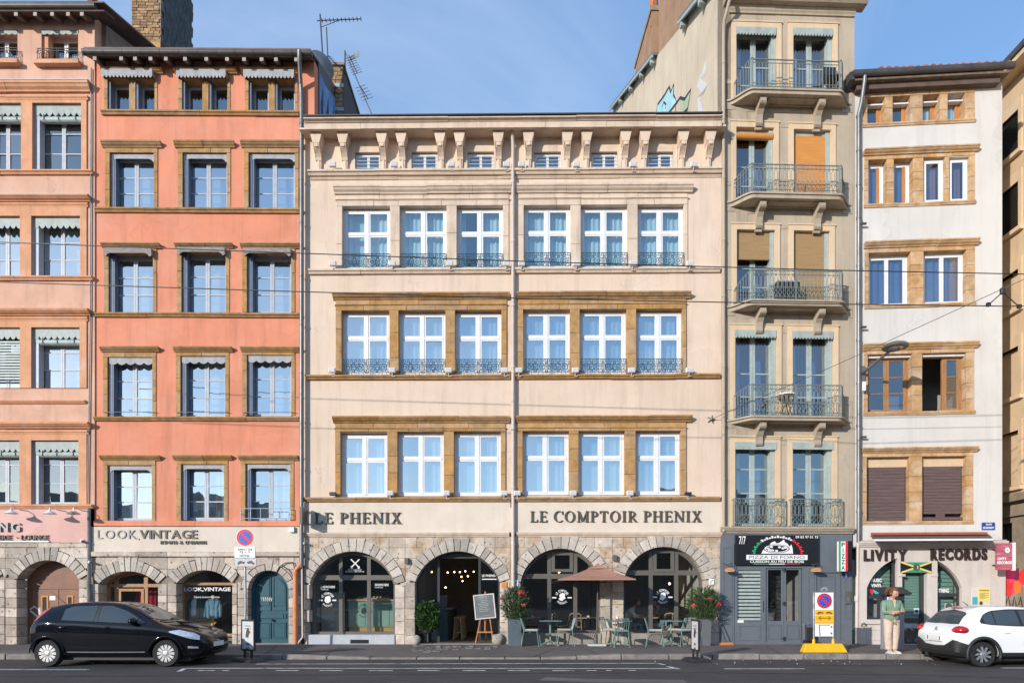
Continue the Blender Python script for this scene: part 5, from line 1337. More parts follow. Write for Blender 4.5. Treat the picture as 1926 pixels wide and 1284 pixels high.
pstroke(((375,850),(385,760),(430,690),(460,630),(470,670),(490,610),(488,690),(510,745),(450,830),(430,850)), .10, 'graffiti_dark')
pstroke(((415,780),(425,740),(440,760),(435,790)), .08, 'graffiti_dark'); pstroke(((500,850),(500,760),(530,710),(560,720),(600,650),(580,790),(530,845)), .10, 'graffiti_dark')
pstroke(((700,470),(650,600),(695,650),(650,720),(665,840)), .42, 'graffiti_white', 0)
for q in range(5): pstroke(((675+q*10,845),(680+q*9,815),(684+q*10,845)), .05, 'graffiti_dark')
# rainwater pipe on the joint with the hotel
mb = MB(); q = gy.u(1361, -.1); mb.tube([(q+.02, -.5, Z(0)+.2), (q+.10, -.42, Z(20)), (q, -.14, Z(52)), (q, -.10, Z(80)), (q, -.10, Z(1000))], .05, 10)
for py in (125, 230, 340, 455, 560, 690, 800, 900): mb.tube([(q, -.10, Z(py)), (q, -.10, Z(py)-.06)], .062, 10)
mb.build('downpipe', 'grey_stucco', gy.root, smooth=True)
# ---- pizza shop front
zl = Z(991); gy.moulding('shop_cornice', 'grey_trim', uL-.06, U(1603), zl, zl-Z(1003), .16, 2, style=0)
z0, z1 = .13, Z(1004)
hP = [rect(U(1386), U(1430), Z(1167), Z(1072)), rect(U(1439), U(1508), Z(1206), Z(1068)), rect(U(1534), U(1582), Z(1206), Z(1076))]
MB().prism(rect(uL-.03, U(1601), z0, z1), -.05, .05, hP, back=False).build('shop_front', 'shopfront_blue', gy.root)
sf = MB().box(U(1353), U(1379), -.075, -.05, z0, Z(1022)).build('pilaster', 'shopfront_blue', gy.root); 
for a, c in (((1357, 1375), (1165, 1028)), ((1357, 1375), (1205, 1170)), ((1388, 1428), (1203, 1174)), ((1517, 1529), (1163, 1068)), ((1586, 1598), (1163, 1080)), ((1517, 1529), (1205, 1170))):
    p = rect(U(a[0]), U(a[1]), Z(c[0]), Z(c[1])); MB().prism(p, -.09 if a[0] < 1380 else -.066, -.05, [rect(p[0][0]+.04, p[1][0]-.04, p[0][1]+.04, p[2][1]-.04)]).build('wall_panel', 'shopfront_blue', gy.root)
a, c, zb_, zt = U(1386), U(1430), Z(1167), Z(1072)
MB().box(a, c, .04, .05, zb_, zt).build('pane', 'black_panel', gy.root)
for q in range(14): z = zb_+(zt-zb_)*(q+.2)/14; MB().box(a, c, .0, .03, z, z+(zt-zb_)/14*.66).build('slat', 'sage_paint', gy.root)
MB().box(U(1386), U(1397), -.07, -.05, Z(1170), Z(1165)).build('notice', 'sign_white', gy.root)
for k, (a, c) in enumerate(((1440, 1474), (1474, 1507))):
    ua, uc = U(a), U(c); d = MB().prism(rect(ua+.004, uc-.004, Z(1206), Z(1068.5)), -.005, .035, [rect(ua+.07, uc-.07, Z(1167), Z(1071))]).build('door', 'shopfront_blue', gy.root)
    MB().quad((ua+.07, .015, Z(1167)), (uc-.07, .015, Z(1167)), (uc-.07, .015, Z(1071)), (ua+.07, .015, Z(1071))).build('pane', 'glass_shop', d)
    p = rect(ua+.07, uc-.07, Z(1201), Z(1174)); MB().prism(p, -.018, -.005, [rect(p[0][0]+.03, p[1][0]-.03, p[0][1]+.03, p[2][1]-.03)]).build('door_panel', 'shopfront_inset', d)
for py in (1071, 1134, 1200): MB().tube([(U(1474), -.03, Z(py)-.06), (U(1474), -.03, Z(py)+.06)], .03, 6).box(U(1474)-.06, U(1474)+.06, -.03, -.006, Z(py)-.015, Z(py)+.015).build('hinge', 'iron', d)
MB().tube([(U(1431.5), -.10, Z(1149)), (U(1431.5), -.10, Z(1128))], .015, 6).build('door_handle', 'steel', gy.root)
ua, uc = U(1535), U(1581); d = MB().box(ua, uc, .0, .05, Z(1206), Z(1076)).build('door', 'shopfront_blue', gy.root)
for za, zc_ in ((1122, 1082), (1198, 1130)): p = rect(ua+.12, uc-.16, Z(za), Z(zc_)); MB().prism(p, -.014, .0, [rect(p[0][0]+.035, p[1][0]-.035, p[0][1]+.035, p[2][1]-.035)]).build('door_panel', 'shopfront_inset', d)
ic = MB().box(U(1587), U(1597), -.10, -.05, Z(1135), Z(1111)).build('intercom', 'bronze_frame', gy.root); MB().box(U(1590.5), U(1593.5), -.108, -.101, Z(1130), Z(1122)).build('speaker_plate', 'steel', ic)
# dim shop room with a brick oven
MB().box(uL+.2, U(1510), .06, 3, .1, .16).build('floor_slab', 'room_floor', gy.root); MB().box(uL+.2, uR-.2, 3, 3.1, .1, Z(1003)).build('interior_wall', 'room', gy.root); MB().box(U(1511), U(1514), .06, 3, .16, Z(1003)).build('interior_wall', 'room', gy.root); MB().box(uL+.2, uL+.25, .06, 3, .16, Z(1003)).build('interior_wall', 'room', gy.root)
for k in range(13): MB().box(U(1478)+.1+(.02 if k % 2 else 0), U(1492)+.1+(.02 if k % 2 else 0), .9, 1.3, .5+k*.135, .62+k*.135).build('oven_stone', 'limestone', gy.root, bevel=.02)
MB().box(U(1440), U(1474), .9, 1.5, .75, .83).build('counter', 'counter_top', gy.root); MB().box(U(1442), U(1472), .95, 1.45, .16, .75).build('counter', 'weathered_wood', gy.root)

# ================================================================== the white house
wh = Bld('white_building', 'tall white rendered house with ochre stone windows above a record shop', 1606, .04, -4.0)
U = wh.u; Z = wh.z
uL, uR = -.03, U(1885); zTop = Z(150, 1750)
S5 = lambda x, y: (1580+x/3.379, 100+y/3.379)
WR = [('w1', (1623,1833), (172,232), (161,171), [(1631,181.5,1664,230),(1678.5,181.5,1712,230),(1735,179,1767,228),(1782,178,1814.5,227)]),
      ('w2', (1625,1833), (293,383), (281,290), [(1632.7,298.5,1667.5,383),(1680.6,298,1717,382),(1736.5,297,1777,380),(1785,297,1823,379)]),
      ('w3', (1626,1833), (465,573), (455,465), [(1633.6,474,1712.5,573),(1736.6,473,1817,570)]),
      ('w4', (1624,1832), (658,776), (646.5,657), [(1632,666,1715,775),(1734,664,1817,771)]),
      ('w5', (1622,1830), (851,980), (842,851), [(1630,860,1710,980),(1734,857,1817,978)])]
holes = [grow(wh.rc(*r_), .03) for w_ in WR for r_ in w_[4]]
wh.wall('white_stucco', uL, uR, Z(1030, 1750), zTop+.4, holes, depth=.32)
for nm, (sx0, sx1), (sy0, sy1), (cy0, cy1), row in WR:
    rs = [wh.rc(*r_) for r_ in row]; z0 = sum(r[2] for r in rs)/len(rs); z1 = sum(r[3] for r in rs)/len(rs); rs = [(r[0], r[1], z0, z1) for r in rs]
    e0, e1 = U(sx0), U(sx1); xs_ = [(e0, rs[0][0])]+[(rs[i][1], rs[i+1][0]) for i in range(len(rs)-1)]+[(rs[-1][1], e1)]
    for a, c in xs_: wh.stones('pier_stone', 'white_stone', a, c, z0, z1, -.015, .30, 4 if z1-z0 > 1.2 else 2)
    zc0, zc1 = Z(cy0, 1730), Z(cy1, 1730)
    wh.stones('lintel_stone', 'white_stone', e0, e1, z1+.004, zc1+.01, -.02, .30, len(rs)+1, vert=False)
    wh.moulding('cornice', 'white_stone', U(sx0+1, -.1), U(sx1+9, -.1), zc0, zc0-zc1, .17, 3)
    wh.moulding('sill_ledge', 'white_stone', e0-.01, e1+.01, z0-.002, .11, .06 if nm != 'w5' else .04, 3, style=1)
    for i, (u0, u1, _, _) in enumerate(rs):
        if nm == 'w1':
            w = window(wh, u0, u1, z0, z1, .27, rows=(), leaves=1, mat='pine', gl='glass', fw=.06, sw=.06)
            MB().box(u0, u1, .10, .265, z1-.16, z1-.12).build('blind_box', 'white_paint', w)
            if i > 1: curtain(w, u0+.08, u1-.08, z0, z1, .36, pitch=.1)
        elif nm == 'w2':
            w = window(wh, u0, u1, z0, z1, .22 if i < 2 else .10, rows=(), leaves=1, mat='white_paint', gl='glass_blue', fw=.075, sw=.05, tilt=.008)
            if i < 2: MB().box(u1-.20, u1-.13, .19, .25, z0+.05, z1-.12).build('casement_edge', 'pine', w)
            curtain(w, u0+.1, u1-.1, z0, z1, .34, 'curtain_blue', pitch=.1)
            if i > 1: curtain(w, u1-.30, u1-.08, z0, z1, .30, 'curtain_pink', pitch=.09)
        elif nm == 'w3':
            w = window(wh, u0, u1, z0, z1, .20 if i == 0 else .17, rows=(), mat='white_paint', gl='glass_blue', fw=.075, sw=.05, tilt=.006)
            curtain(w, u0+.05, u1-.05, z0, z1, .32, 'curtain_blue', pitch=.22, amp=.04)
        elif nm == 'w4':
            w = window(wh, u0, u1, z0, z1, .22, rows=(.33, .66), mat='warm_wood', gl='glass_blue', fw=.06, sw=.07, mu=.025, leaves=2 if i == 0 else 1) if i == 0 else None
            if i == 1:
                um = u0+.55*(u1-u0); um = U(1776, .2)
                w = MB().prism(rect(u0, u1, z0, z1), .22, .29, [rect(u0+.05, u1-.06, z0+.05, z1-.08)]).box(um-.06, um, .221, .289, z0+.05, z1-.08).build('window', 'warm_wood', wh.root)
                leaf(w, 'warm_wood', 'glass_blue', um+.002, u1-.062, z0+.052, z1-.082, .215, (.33, .66), .07, .025)
                MB().box(u0-.05, u1+.4, 1.9, 1.92, z0-.6, z1+.5).build('interior_wall', 'room', w)
            MB().box(u0, u1, .08, .20, z1-.07, z1-.002).build('blind_box', 'white_paint', w)
        else:
            w = MB().box(u0, u1, .14, .26, z1-.28, z1).build('window', 'side_stucco', wh.root)
            nsl = 15; zs_ = z1-.28
            zlow = z0+(.02 if i == 0 else .22)
            for q in range(nsl):
                a_ = zlow+(zs_-zlow)*q/nsl; MB().box(u0+.04, u1-.05, .15, .17, a_+.004, a_+(zs_-zlow)/nsl-.003).build('slat', 'blind_purple', w)
            if i == 1:
                MB().box(u0+.02, u1-.03, .13, .16, z0+.03, z0+.12).build('blind_rail', 'blind_purple', w); MB().box((u0+u1)/2-.16, (u0+u1)/2+.1, .132, .16, z0+.12, z0+.22).build('blind_rail', 'blind_purple', w)
            MB().box(u0, u1, .30, .31, z0, z1).build('pane', 'black_panel', w)
wh.interior(uL+.3, uR-.3, [Z(1030, 1750), Z(785, 1750), Z(580, 1750), Z(385, 1750), Z(235, 1750), zTop], .34, 4.5)
# roof edge: soffit board, gutter, tile ends
zg = wh.z(136, 1750, -.40); e0, e1 = wh.u(1600, -.40), wh.u(1908, -.40)
MB().box(e0+.1, e1-.1, -.36, .02, zg-.10, zg-.04).build('eave_board', 'eave_wood', wh.root); MB().box(e0+.25, e1-.28, -.22, .0, zg-.27, zg-.10).build('eave_board', 'eave_board', wh.root)
pr = [(-.40+.085*math.cos(t), zg+.06+.085*math.sin(t)) for t in np.linspace(math.pi, 2*math.pi, 9)]+[(-.315, zg+.13), (-.485, zg+.13)]
MB().sweep(pr[::-1], e0+.05, e1).build('gutter', 'zinc_dark', wh.root)
MB().add([(e0, -.44, zg+.10), (e1, -.44, zg+.10), (e1, 6, zg+2.5), (e0, 6, zg+2.5), (e0, -.44, zg+.13), (e1, -.44, zg+.13), (e1, 6, zg+2.55), (e0, 6, zg+2.55)],
         [(0,3,2,1),(4,5,6,7),(0,1,5,4),(1,2,6,5),(2,3,7,6),(3,0,4,7)]).build('roof', 'roof_slab', wh.root)
tm = MB(); tm.v = [(.085*math.cos(t), y, .085*math.sin(t)+.36*y) for y in (0, .45) for t in np.linspace(0, math.pi, 8)]; tm.f = [(i, i+1, 9+i, 8+i) for i in range(7)]+[tuple(range(8))[::-1]]
tme = tm.mesh('roof_tile', 'roof_tile', smooth=True)
for q in np.arange(e0+.85, e1-.05, .215):
    for r_ in range(2): place(tme, 'roof_tile', wh.root, (q+random.uniform(-.02, .02), -.44+r_*.4+random.uniform(-.02, .02), zg+.125+r_*.15))
wh.box('side_wall', 'white_stucco', uR-.3, uR, .33, 8, -.1, zTop+.2); wh.box('side_wall', 'white_stucco', uL, uL+.28, .33, 8, Z(1020, 1650), zTop+.2)
MB().add([(e0-.02, -.42, zg-.1), (e0+.1, -.42, zg-.1), (e0+.1, .3, zg-.35), (e0-.14, .3, zg-.35), (e0-.02, -.42, zg+.12), (e0+.1, -.42, zg+.12), (e0+.1, .3, zg+.1), (e0-.14, .3, zg+.1)],
         [(0,3,2,1),(4,5,6,7),(0,1,5,4),(1,2,6,5),(2,3,7,6),(3,0,4,7)]).build('eave_board', 'zinc_dark', wh.root)
mb = MB(); q = wh.u(1615, -.12); mb.tube([(wh.u(1627, -.40), -.40, zg+.05), (wh.u(1626, -.38), -.38, zg-.18), (q+.05, -.2, zg-.65), (q, -.12, zg-.95), (q, -.12, Z(1020, 1615))], .06, 10)
for py in (222, 286, 350, 412, 500, 570, 640, 720, 800, 880, 960): mb.tube([(q, -.12, Z(py, 1615)), (q, -.12, Z(py, 1615)-.07)], .073, 10)
pipe = mb.build('downpipe', 'zinc', wh.root, smooth=True)
mb = MB(); q2 = wh.u(1611, -.08); mb.tube([(q2+.03, -.09, Z(1020, 1612)), (q2, -.09, .15)], .055, 10); mb.tube([(q2, -.09, Z(1120, 1612)), (q2, -.09, Z(1130, 1612))], .07, 8); mb.build('pipe_shoe', 'white_pipe', pipe, smooth=True)
for py in (427, 620, 825): MB().box(q+.02, q+.22, -.16, -.10, Z(py, 1615), Z(py, 1615)+.05).build('pipe_bracket', 'zinc_dark', pipe)
# ---- record shop: rendered front that stands proud
zS = Z(1022, 1750); f = -.12
cxA = (U(1626)+U(1806))/2; hwA = (U(1806)-U(1626))/2; zsA = Z(1108, 1716); riA = Z(1044, 1716)-zsA
def arc_at(u): Rr = (hwA*hwA+riA*riA)/(2*riA); return zsA+riA-Rr+math.sqrt(max(0, Rr*Rr-(u-cxA)**2))
pa, pb, pc, pd = U(1684), U(1693), U(1739), U(1759)
def quarter(u0, u1, zb): return [(u0, zb), (u1, zb)]+[(u1+(u0-u1)*i/14, arc_at(u1+(u0-u1)*i/14)) for i in range(15)]
zbw = Z(1164, 1650)
hl = quarter(U(1627), pa, zbw); hr_ = quarter(pd, U(1805), Z(1190, 1790)); hd = rect(pb, pc, .14, Z(1077, 1716))
hl = [p for p in hl]; 
MB().prism(rect(uL+.12, uR+.02, .05, zS), f, .1, [hl, hr_, hd], back=False).build('shop_front', 'shop_render', wh.root)
wh.moulding('shop_cornice', 'shop_render', uL+.1, uR+.06, zS+.06, .16, .10, 3, y=f); MB().box(uL+.1, uR+.05, f-.02, .0, zS+.06, zS+.10).build('lead_flashing', 'grey_trim', wh.root)
MB().box(U(1620), U(1680), f-.06, f, zbw-.14, zbw-.02).build('sill', 'shop_render', wh.root, bevel=.01)
MB().prism(rect(U(1626), U(1678), .25, zbw-.25), f-.02, f, [rect(U(1626)+.06, U(1678)-.06, .32, zbw-.32)]).build('wall_panel', 'shop_render', wh.root)
for u_ in (pa+.06, pd-.16): MB().box(u_-.05, u_+.16, f-.03, f, Z(1081, 1716)-.04, Z(1081, 1716)+.03).build('pilaster_cap', 'shop_render', wh.root)
for pts, bars in ((hl, [U(1655)]), (hr_, [])):
    a, c = pts[0][0], pts[1][0]; zb = pts[0][1]; inn = [(a+(p[0]-a)*.86+(c-a)*.07, zb+(p[1]-zb)*.93+.06) for p in pts]
    w = MB().prism(pts, .02, .09, [inn]).build('shop_window', 'dark_frame', wh.root)
    zt = Z(1118 if pts is hr_ else 1122, 1650); MB().box(a+.06, c-.06, .025, .085, zt-.05, zt+.05).build('transom', 'dark_frame', w)
    for u_ in bars: MB().box(u_-.05, u_+.05, .027, .083, zb+.06, zt-.05).build('mullion', 'dark_frame', w)
    MB().add([(p[0], .06, p[1]) for p in inn], [tuple(range(len(inn)))]).build('pane', 'glass_shop', w)
    for q in range(15):
        z = zb+.1+q*.12
        if q > 4: MB().box(a+.02, c-.02, .3, .312, z, z+.105).build('slat', 'counter_green', w)
lg = MB(); add_text(lg, 'MUSIC', U(1641), U(1660), Z(1094, 1650), Z(1087, 1650), .055, .003, .05); add_text(lg, 'VINYL', U(1640), U(1660), Z(1104, 1650), Z(1097, 1650), .055, .003, .05)
add_text(lg, 'ART', U(1757), U(1768), Z(1103, 1770), Z(1096, 1770), .055, .003, .05); add_text(lg, 'CLOTHING', U(1755), U(1787), Z(1114, 1770), Z(1106, 1770), .055, .003, .05)
lg.build('window_lettering', 'sign_white', w, kind='stuff')
MB().lathe([(0, 0), (.09, 0), (.09, .004)], 14, (U(1650), .052, Z(1111, 1650)), 'y').build('sticker', 'poster_teal', w); MB().box(U(1638), U(1644), .05, .055, Z(1115, 1640), Z(1107, 1640)).build('sticker', 'sign_red', w)
rec = MB().box(U(1781), U(1797), .12, .14, Z(1146, 1790), Z(1134, 1790)).build('record_sleeve', 'poster_paper', w); MB().lathe([(0, 0), (.10, 0), (.10, .005)], 16, ((U(1781)+U(1797))/2, .115, Z(1140, 1790)), 'y').build('record_disc', 'bronze_frame', w)
d = MB().prism(hd, .04, .11, [rect(pb+.0, pc-.10, .2, Z(1081, 1716))]).build('door', 'dark_frame', wh.root)
for q in range(16): z = Z(1162, 1716)+q*.0875; MB().box(pb+.01, pc-.1, .13, .145, z, z+.075).build('slat', 'counter_green', d)
MB().quad((pb, .075, .2), (pc-.1, .075, .2), (pc-.1, .075, Z(1081, 1716)), (pb, .075, Z(1081, 1716))).build('pane', 'glass_shop', d)
for a, c, y0_, y1_ in ((1702, 1713, 1117, 1115.5), (1704, 1711, 1112.5, 1111)): MB().box(U(a), U(c), .068, .073, Z(y0_, 1710), Z(y1_, 1710)).build('notice', 'sign_white', d)
n_ = MB().box(U(1721), U(1731), .066, .073, Z(1154, 1725), Z(1143, 1725)).build('notice', 'sky_paper', d); MB().lathe([(0, 0), (.05, 0), (.05, .004)], 12, (U(1726), .065, Z(1148.5, 1725)), 'y').build('notice_mark', 'iron', d)
MB().box(uL+.3, uR-.3, .5, .55, .1, zS).build('interior_wall', 'room', wh.root); MB().box(uL+.3, uR-.3, .11, .5, .1, .16).build('floor_slab', 'room_floor', wh.root)
for k in range(9): MB().ball((pb+.04+k*.075, .2, .55+.02*(k % 3)), .06, 8, 5, (1, .6, .7)).build('shop_item', ('rattan', 'black_plastic', 'poster_paper')[k % 3], wh.root)
MB().box(pb+.02, pc-.13, .13, .2, Z(1181, 1716), Z(1172, 1716)).build('shelf_board', 'sky_paper', wh.root); 
for k in range(3): MB().ball((pb+.12+k*.22, .22, .22), .11, 8, 5).build('shop_item', 'zinc', wh.root)
# awning rolled half out above the shop
aw = MB().sweep([(-.12, Z(1001, 1750)), (-.32, Z(1003, 1750)), (-.32, Z(1003, 1750)-.06), (-.12, Z(1003, 1750)-.10)], U(1634), U(1853, -.2)).build('awning', 'awning_red', wh.root)
MB().add([(U(1634), -.14, Z(1006, 1750)), (U(1855), -.14, Z(1006, 1750)), (U(1866, -.7), -.75, wh.z(1013, 1750, -.75)), (U(1643, -.7), -.75, wh.z(1013, 1750, -.75)),
          (U(1634), -.14, Z(1006, 1750)-.03), (U(1855), -.14, Z(1006, 1750)-.03), (U(1866, -.7), -.75, wh.z(1013, 1750, -.75)-.03), (U(1643, -.7), -.75, wh.z(1013, 1750, -.75)-.03)],
         [(0,1,2,3),(7,6,5,4),(0,4,5,1),(1,5,6,2),(2,6,7,3),(3,7,4,0)]).build('awning_cloth', 'awning_cloth', aw)
MB().box(U(1643, -.75), U(1866, -.75), -.80, -.74, wh.z(1016.5, 1750, -.75), wh.z(1013, 1750, -.75)).build('awning_bar', 'white_paint', aw)
for px in (1650, 1720, 1790): MB().tube([(U(px), -.12, Z(1016, px)), (U(px+25, -.5), -.72, wh.z(1016, 1750, -.75))], .02, 5).build('awning_arm', 'zinc', aw)

# ================================================================== the building across the side street
sd = thing('corner_building', 'tan side-street building with louvred shutters at the right edge', 'building', (16.2, 0, 0), R(-90))
# its long wall faces the left: local x runs towards the camera, local y runs away from the street
def sat(px, py):
    d = 16.2/((px-CX)/FOC); return -(d-CD), CH-(py-HY)/FOC*d        # (along, z); along grows towards the camera
# visible strip: from along -4.3 (hidden) to +4
rows_ = [(249, 205, 285, 'louvre'), (352, 340, 430, 'louvre'), (498, 505, 580, 'blind'), (650, 650, 745, 'blind'), (808, 808, 915, 'blind')]
ub = sat(1917, 0)[0]; ua = ub-1.7
zz_ = []
for _, yt, yb, kd in rows_:
    zt = sat(1917, yt)[1]; zb_ = sat(1917, yb-4)[1]; zz_.append((zb_, zt, kd))
zroof = sat(1926, 132)[1]
h_ = [rect(ua, ub, zb_, zt) for zb_, zt, kd in zz_]+[rect(ua+.4, ub-.3, sat(1905, 1020)[1], sat(1905, 982)[1])]
MB().prism(rect(-16, 6, sat(1900, 938)[1], zroof), 0, .3, h_[:5], back=False).build('wall', 'side_stucco', sd); MB().prism(rect(-16, 6, -.05, sat(1900, 938)[1]), .0, .3, h_[5:], back=False).build('wall', 'side_stone', sd)
MB().box(-16, 6, -.22, 0, sat(1900, 945)[1], sat(1900, 931)[1]).build('string_course', 'side_stone', sd); MB().box(-16, 6, -.10, 0, sat(1900, 972)[1], sat(1900, 968)[1]).build('string_course', 'side_stone', sd)
for i, (zb_, zt, kd) in enumerate(zz_):
    MB().prism(rect(ua-.14, ub+.14, zb_, zt+.35), -.04, .25, [rect(ua, ub, zb_+.001, zt)]).build('window_surround', 'grey_surround' if kd == 'louvre' else 'side_stucco', sd)
    MB().box(ua-.2, ub+.2, -.14, .0, zb_-.16, zb_-.03).build('sill_ledge', 'grey_surround', sd)
    if kd == 'louvre':
        w = MB().box(ua, ub, .22, .24, zb_, zt).build('window', 'black_panel', sd)
        n = int((zt-zb_)/.085)
        for q in range(n): z = zb_+q*.085+.02; MB().add([(ua, .06, z), (ub, .06, z), (ub, .12, z+.05), (ua, .12, z+.05), (ua, .06, z+.015), (ub, .06, z+.015), (ub, .12, z+.065), (ua, .12, z+.065)], [(0,3,2,1),(4,5,6,7),(0,1,5,4),(1,2,6,5),(2,3,7,6),(3,0,4,7)]).build('slat', 'bronze_frame', w)
    else: MB().box(ua, ub, .16, .2, zb_, zt).build('blocked_window', 'side_stucco', sd)
u0, u1, z0, z1 = ua+.4, ub-.3, sat(1905, 1020)[1], sat(1905, 982)[1]
w = MB().prism(rect(u0, u1, z0, z1), .2, .28, [rect(u0+.1, (u0+u1)/2-.05, z0+.1, z1-.1), rect((u0+u1)/2+.05, u1-.1, z0+.1, z1-.1)]).build('window', 'dark_frame', sd); MB().quad((u0, .24, z0), (u1, .24, z0), (u1, .24, z1), (u0, .24, z1)).build('pane', 'glass', w)
MB().box(-16, 6, -.55, .3, zroof, zroof+.16).build('eave_board', 'grey_surround', sd)
MB().add([(-16, -.62, zroof+.16), (6, -.62, zroof+.16), (6, 4, zroof+2.2), (-16, 4, zroof+2.2), (-16, -.62, zroof+.34), (6, -.62, zroof+.34), (6, 4, zroof+2.4), (-16, 4, zroof+2.4)], [(0,3,2,1),(4,5,6,7),(0,1,5,4),(1,2,6,5),(2,3,7,6),(3,0,4,7)]).build('roof', 'slate', sd)
MB().box(-16, 6, .35, 5, 0, zroof).build('interior_wall', 'room', sd)
MB().box(-16, 6, -.03, 0, -.02, sat(1905, 1073)[1]).build('plinth', 'side_stucco', sd)
# ================================================================== things on the walls
def on(b, px, py, v=0.0):    # world point on (or v in front of) a facade
    u, z = b.at(px, py, v); return b.world(u, v, z)
def wall_thing(b, name, label, cat, px, py, v=0.0, group=None): return thing(name, label, cat, on(b, px, py, v), b.r, group)
ORD = ['first', 'second', 'third', 'fourth', 'fifth', 'sixth', 'seventh', 'eighth']
# lettering: each word group is a sign whose letters stand off the wall
def lettering(b, name, label, px0, px1, pya, pyb, v, fn):
    u0, z0 = b.at(px0, pyb, v); u1, z1 = b.at(px1, pya, v); t = thing(name, label, 'sign', b.world(u0, v, z0), b.r); fn(t, u1-u0, z1-z0); return t
lettering(cr, 'shop_lettering', 'dark serif lettering of two words on the cream band over the left arches', 592.5, 754.5, 963.5, 984.5, -.03, lambda t, w, h: serif_letters(cr, 'LE PHENIX', 0, w, 0, h, 0, 'letter_dark', t))
lettering(cr, 'shop_lettering', 'dark serif lettering of three words on the cream band over the right arches', 997, 1318.5, 960.5, 981.5, -.03, lambda t, w, h: serif_letters(cr, 'LE COMPTOIR PHENIX', 0, w, 0, h, 0, 'letter_dark', t))
def lookv(t, w, h):
    block_letters('LOOK', 0, w*.385, 0, h, 0, 'letter_grey', t, .03, gap=.28, weight=-.005); mb = MB(); stroke(mb, [(w*.405, h*.08), (w*.40, -h*.12)], .04, 0, .04); mb.build('letter', 'letter_grey', t)
    block_letters('VINTAGE', w*.42, w, 0, h, 0, 'letter_dark', t, .03, gap=.10, weight=.025)
lettering(og, 'shop_lettering', 'large grey and dark lettering on the pale band of the orange house', 184, 372, 996.5, 1012.5, -.05, lookv)
lettering(og, 'shop_lettering', 'small dark second line of lettering on the pale band of the orange house', 302, 389, 1016.5, 1023, -.05, lambda t, w, h: block_letters('friperie & créations', 0, w, 0, h, 0, 'letter_dark', t, .03, gap=.12, weight=.02))
lettering(pk, 'shop_lettering', 'large grey letters cut off by the left edge on the pink band', 0.5, 40, 982.5, 999.5, -.03, lambda t, w, h: block_letters('NG', 0, w, 0, h, 0, 'letter_grey', t, .06, gap=.3, weight=.03))
lettering(pk, 'shop_lettering', 'small brown line of letters with a dash on the pink band', -1, 92.5, 1006, 1015.2, -.03, lambda t, w, h: (block_letters('ERIE', 0, w*.262, 0, h, 0, 'letter_maroon', t, .04, gap=.1, weight=.03), block_letters('-', w*.35, w*.38, 0, h, 0, 'letter_maroon', t, .04), block_letters('LOUNGE', w*.45, w, 0, h, 0, 'letter_maroon', t, .04, gap=.06, weight=.03)))
u0, z0 = pk.at(-60, 1019, -.04); u1, _ = pk.at(93, 1019, -.04); t = thing('light_strip', 'thin white light strip under the small brown letters on the pink band', 'light', pk.world(u0, -.03, z0), 0); MB().box(0, u1-u0, -.05, 0, 0, .035).build('housing', 'white_plastic', t)
lettering(wh, 'shop_lettering', 'bold black lettering left of the flag panel over the record shop', 1624, 1704.5, 1033, 1054.5, f, lambda t, w, h: block_letters('LIVITY', 0, w, 0, h, 0, 'letter_maroon', t, .06, gap=.2, weight=.06))
lettering(wh, 'shop_lettering', 'bold black lettering right of the flag panel over the record shop', 1749.5, 1855, 1031, 1053, f, lambda t, w, h: block_letters('RECORDS', 0, w, 0, h, 0, 'letter_maroon', t, .06, gap=.2, weight=.06))
# floodlights on the ledges of the hotel
fl_h = MB().box(-.10, .10, -.07, .03, 0, .14).mesh('housing', 'sign_white', bevel=.01); fl_b = MB().tube([(0, -.02, .0), (0, -.01, -.06), (.02, .08, -.08)], .016, 5).box(-.02, .07, .02, .12, -.10, -.07).mesh('bracket', 'white_pipe')
fl_l = MB().box(-.085, .085, -.075, -.07, .015, .125).mesh('lens', 'sign_grey'); fl_k = MB().box(-.10, .10, -.06, .04, 0, .10).mesh('housing', 'black_plastic', bevel=.01)
FL = [('the attic ledge of the cream hotel', 311, (626, 741.5, 849, 952.5, 981, 1084, 1190.5, 1304.5)), ('the upper sill with plain stone windows', 497, (626.5, 738, 846, 952, 981, 1084, 1190, 1297)),
      ('the middle sill with ochre windows and railings', 697, (625, 738, 844, 949, 976, 1082, 1188, 1296)), ('the lowest sill above the letters', 927.5, (626.5, 734, 840, 948, 973, 1078, 1185, 1294))]
for nm, py, xs_ in FL:
    for i, px in enumerate(xs_):
        dark = py > 900 and i in (0, 7)
        t = wall_thing(cr, 'floodlight', f"small {'black' if dark else 'white'} floodlight on {nm}, {ORD[i]} from the left", 'floodlight', px, py+4, -.16, 'floodlights on the ledges of the cream hotel')
        place(fl_k if dark else fl_h, 'housing', t); place(fl_b, 'bracket', t)
        if not dark: place(fl_l, 'lens', t)
# square lamps between the arches
for px, py, lb in ((765.5, 1054, 'small dark box lamp between the left pair of arches'), (1156, 1049, 'small dark box lamp above the umbrella between two arches')):
    t = wall_thing(cr, 'wall_lamp', lb, 'lamp', px, py, -.02); MB().box(-.06, .06, -.12, 0, -.09, .08).build('housing', 'bronze_frame', t, bevel=.01); MB().box(-.045, .045, -.10, -.02, -.095, -.0905).build('diffuser', 'lamp_shade', t)
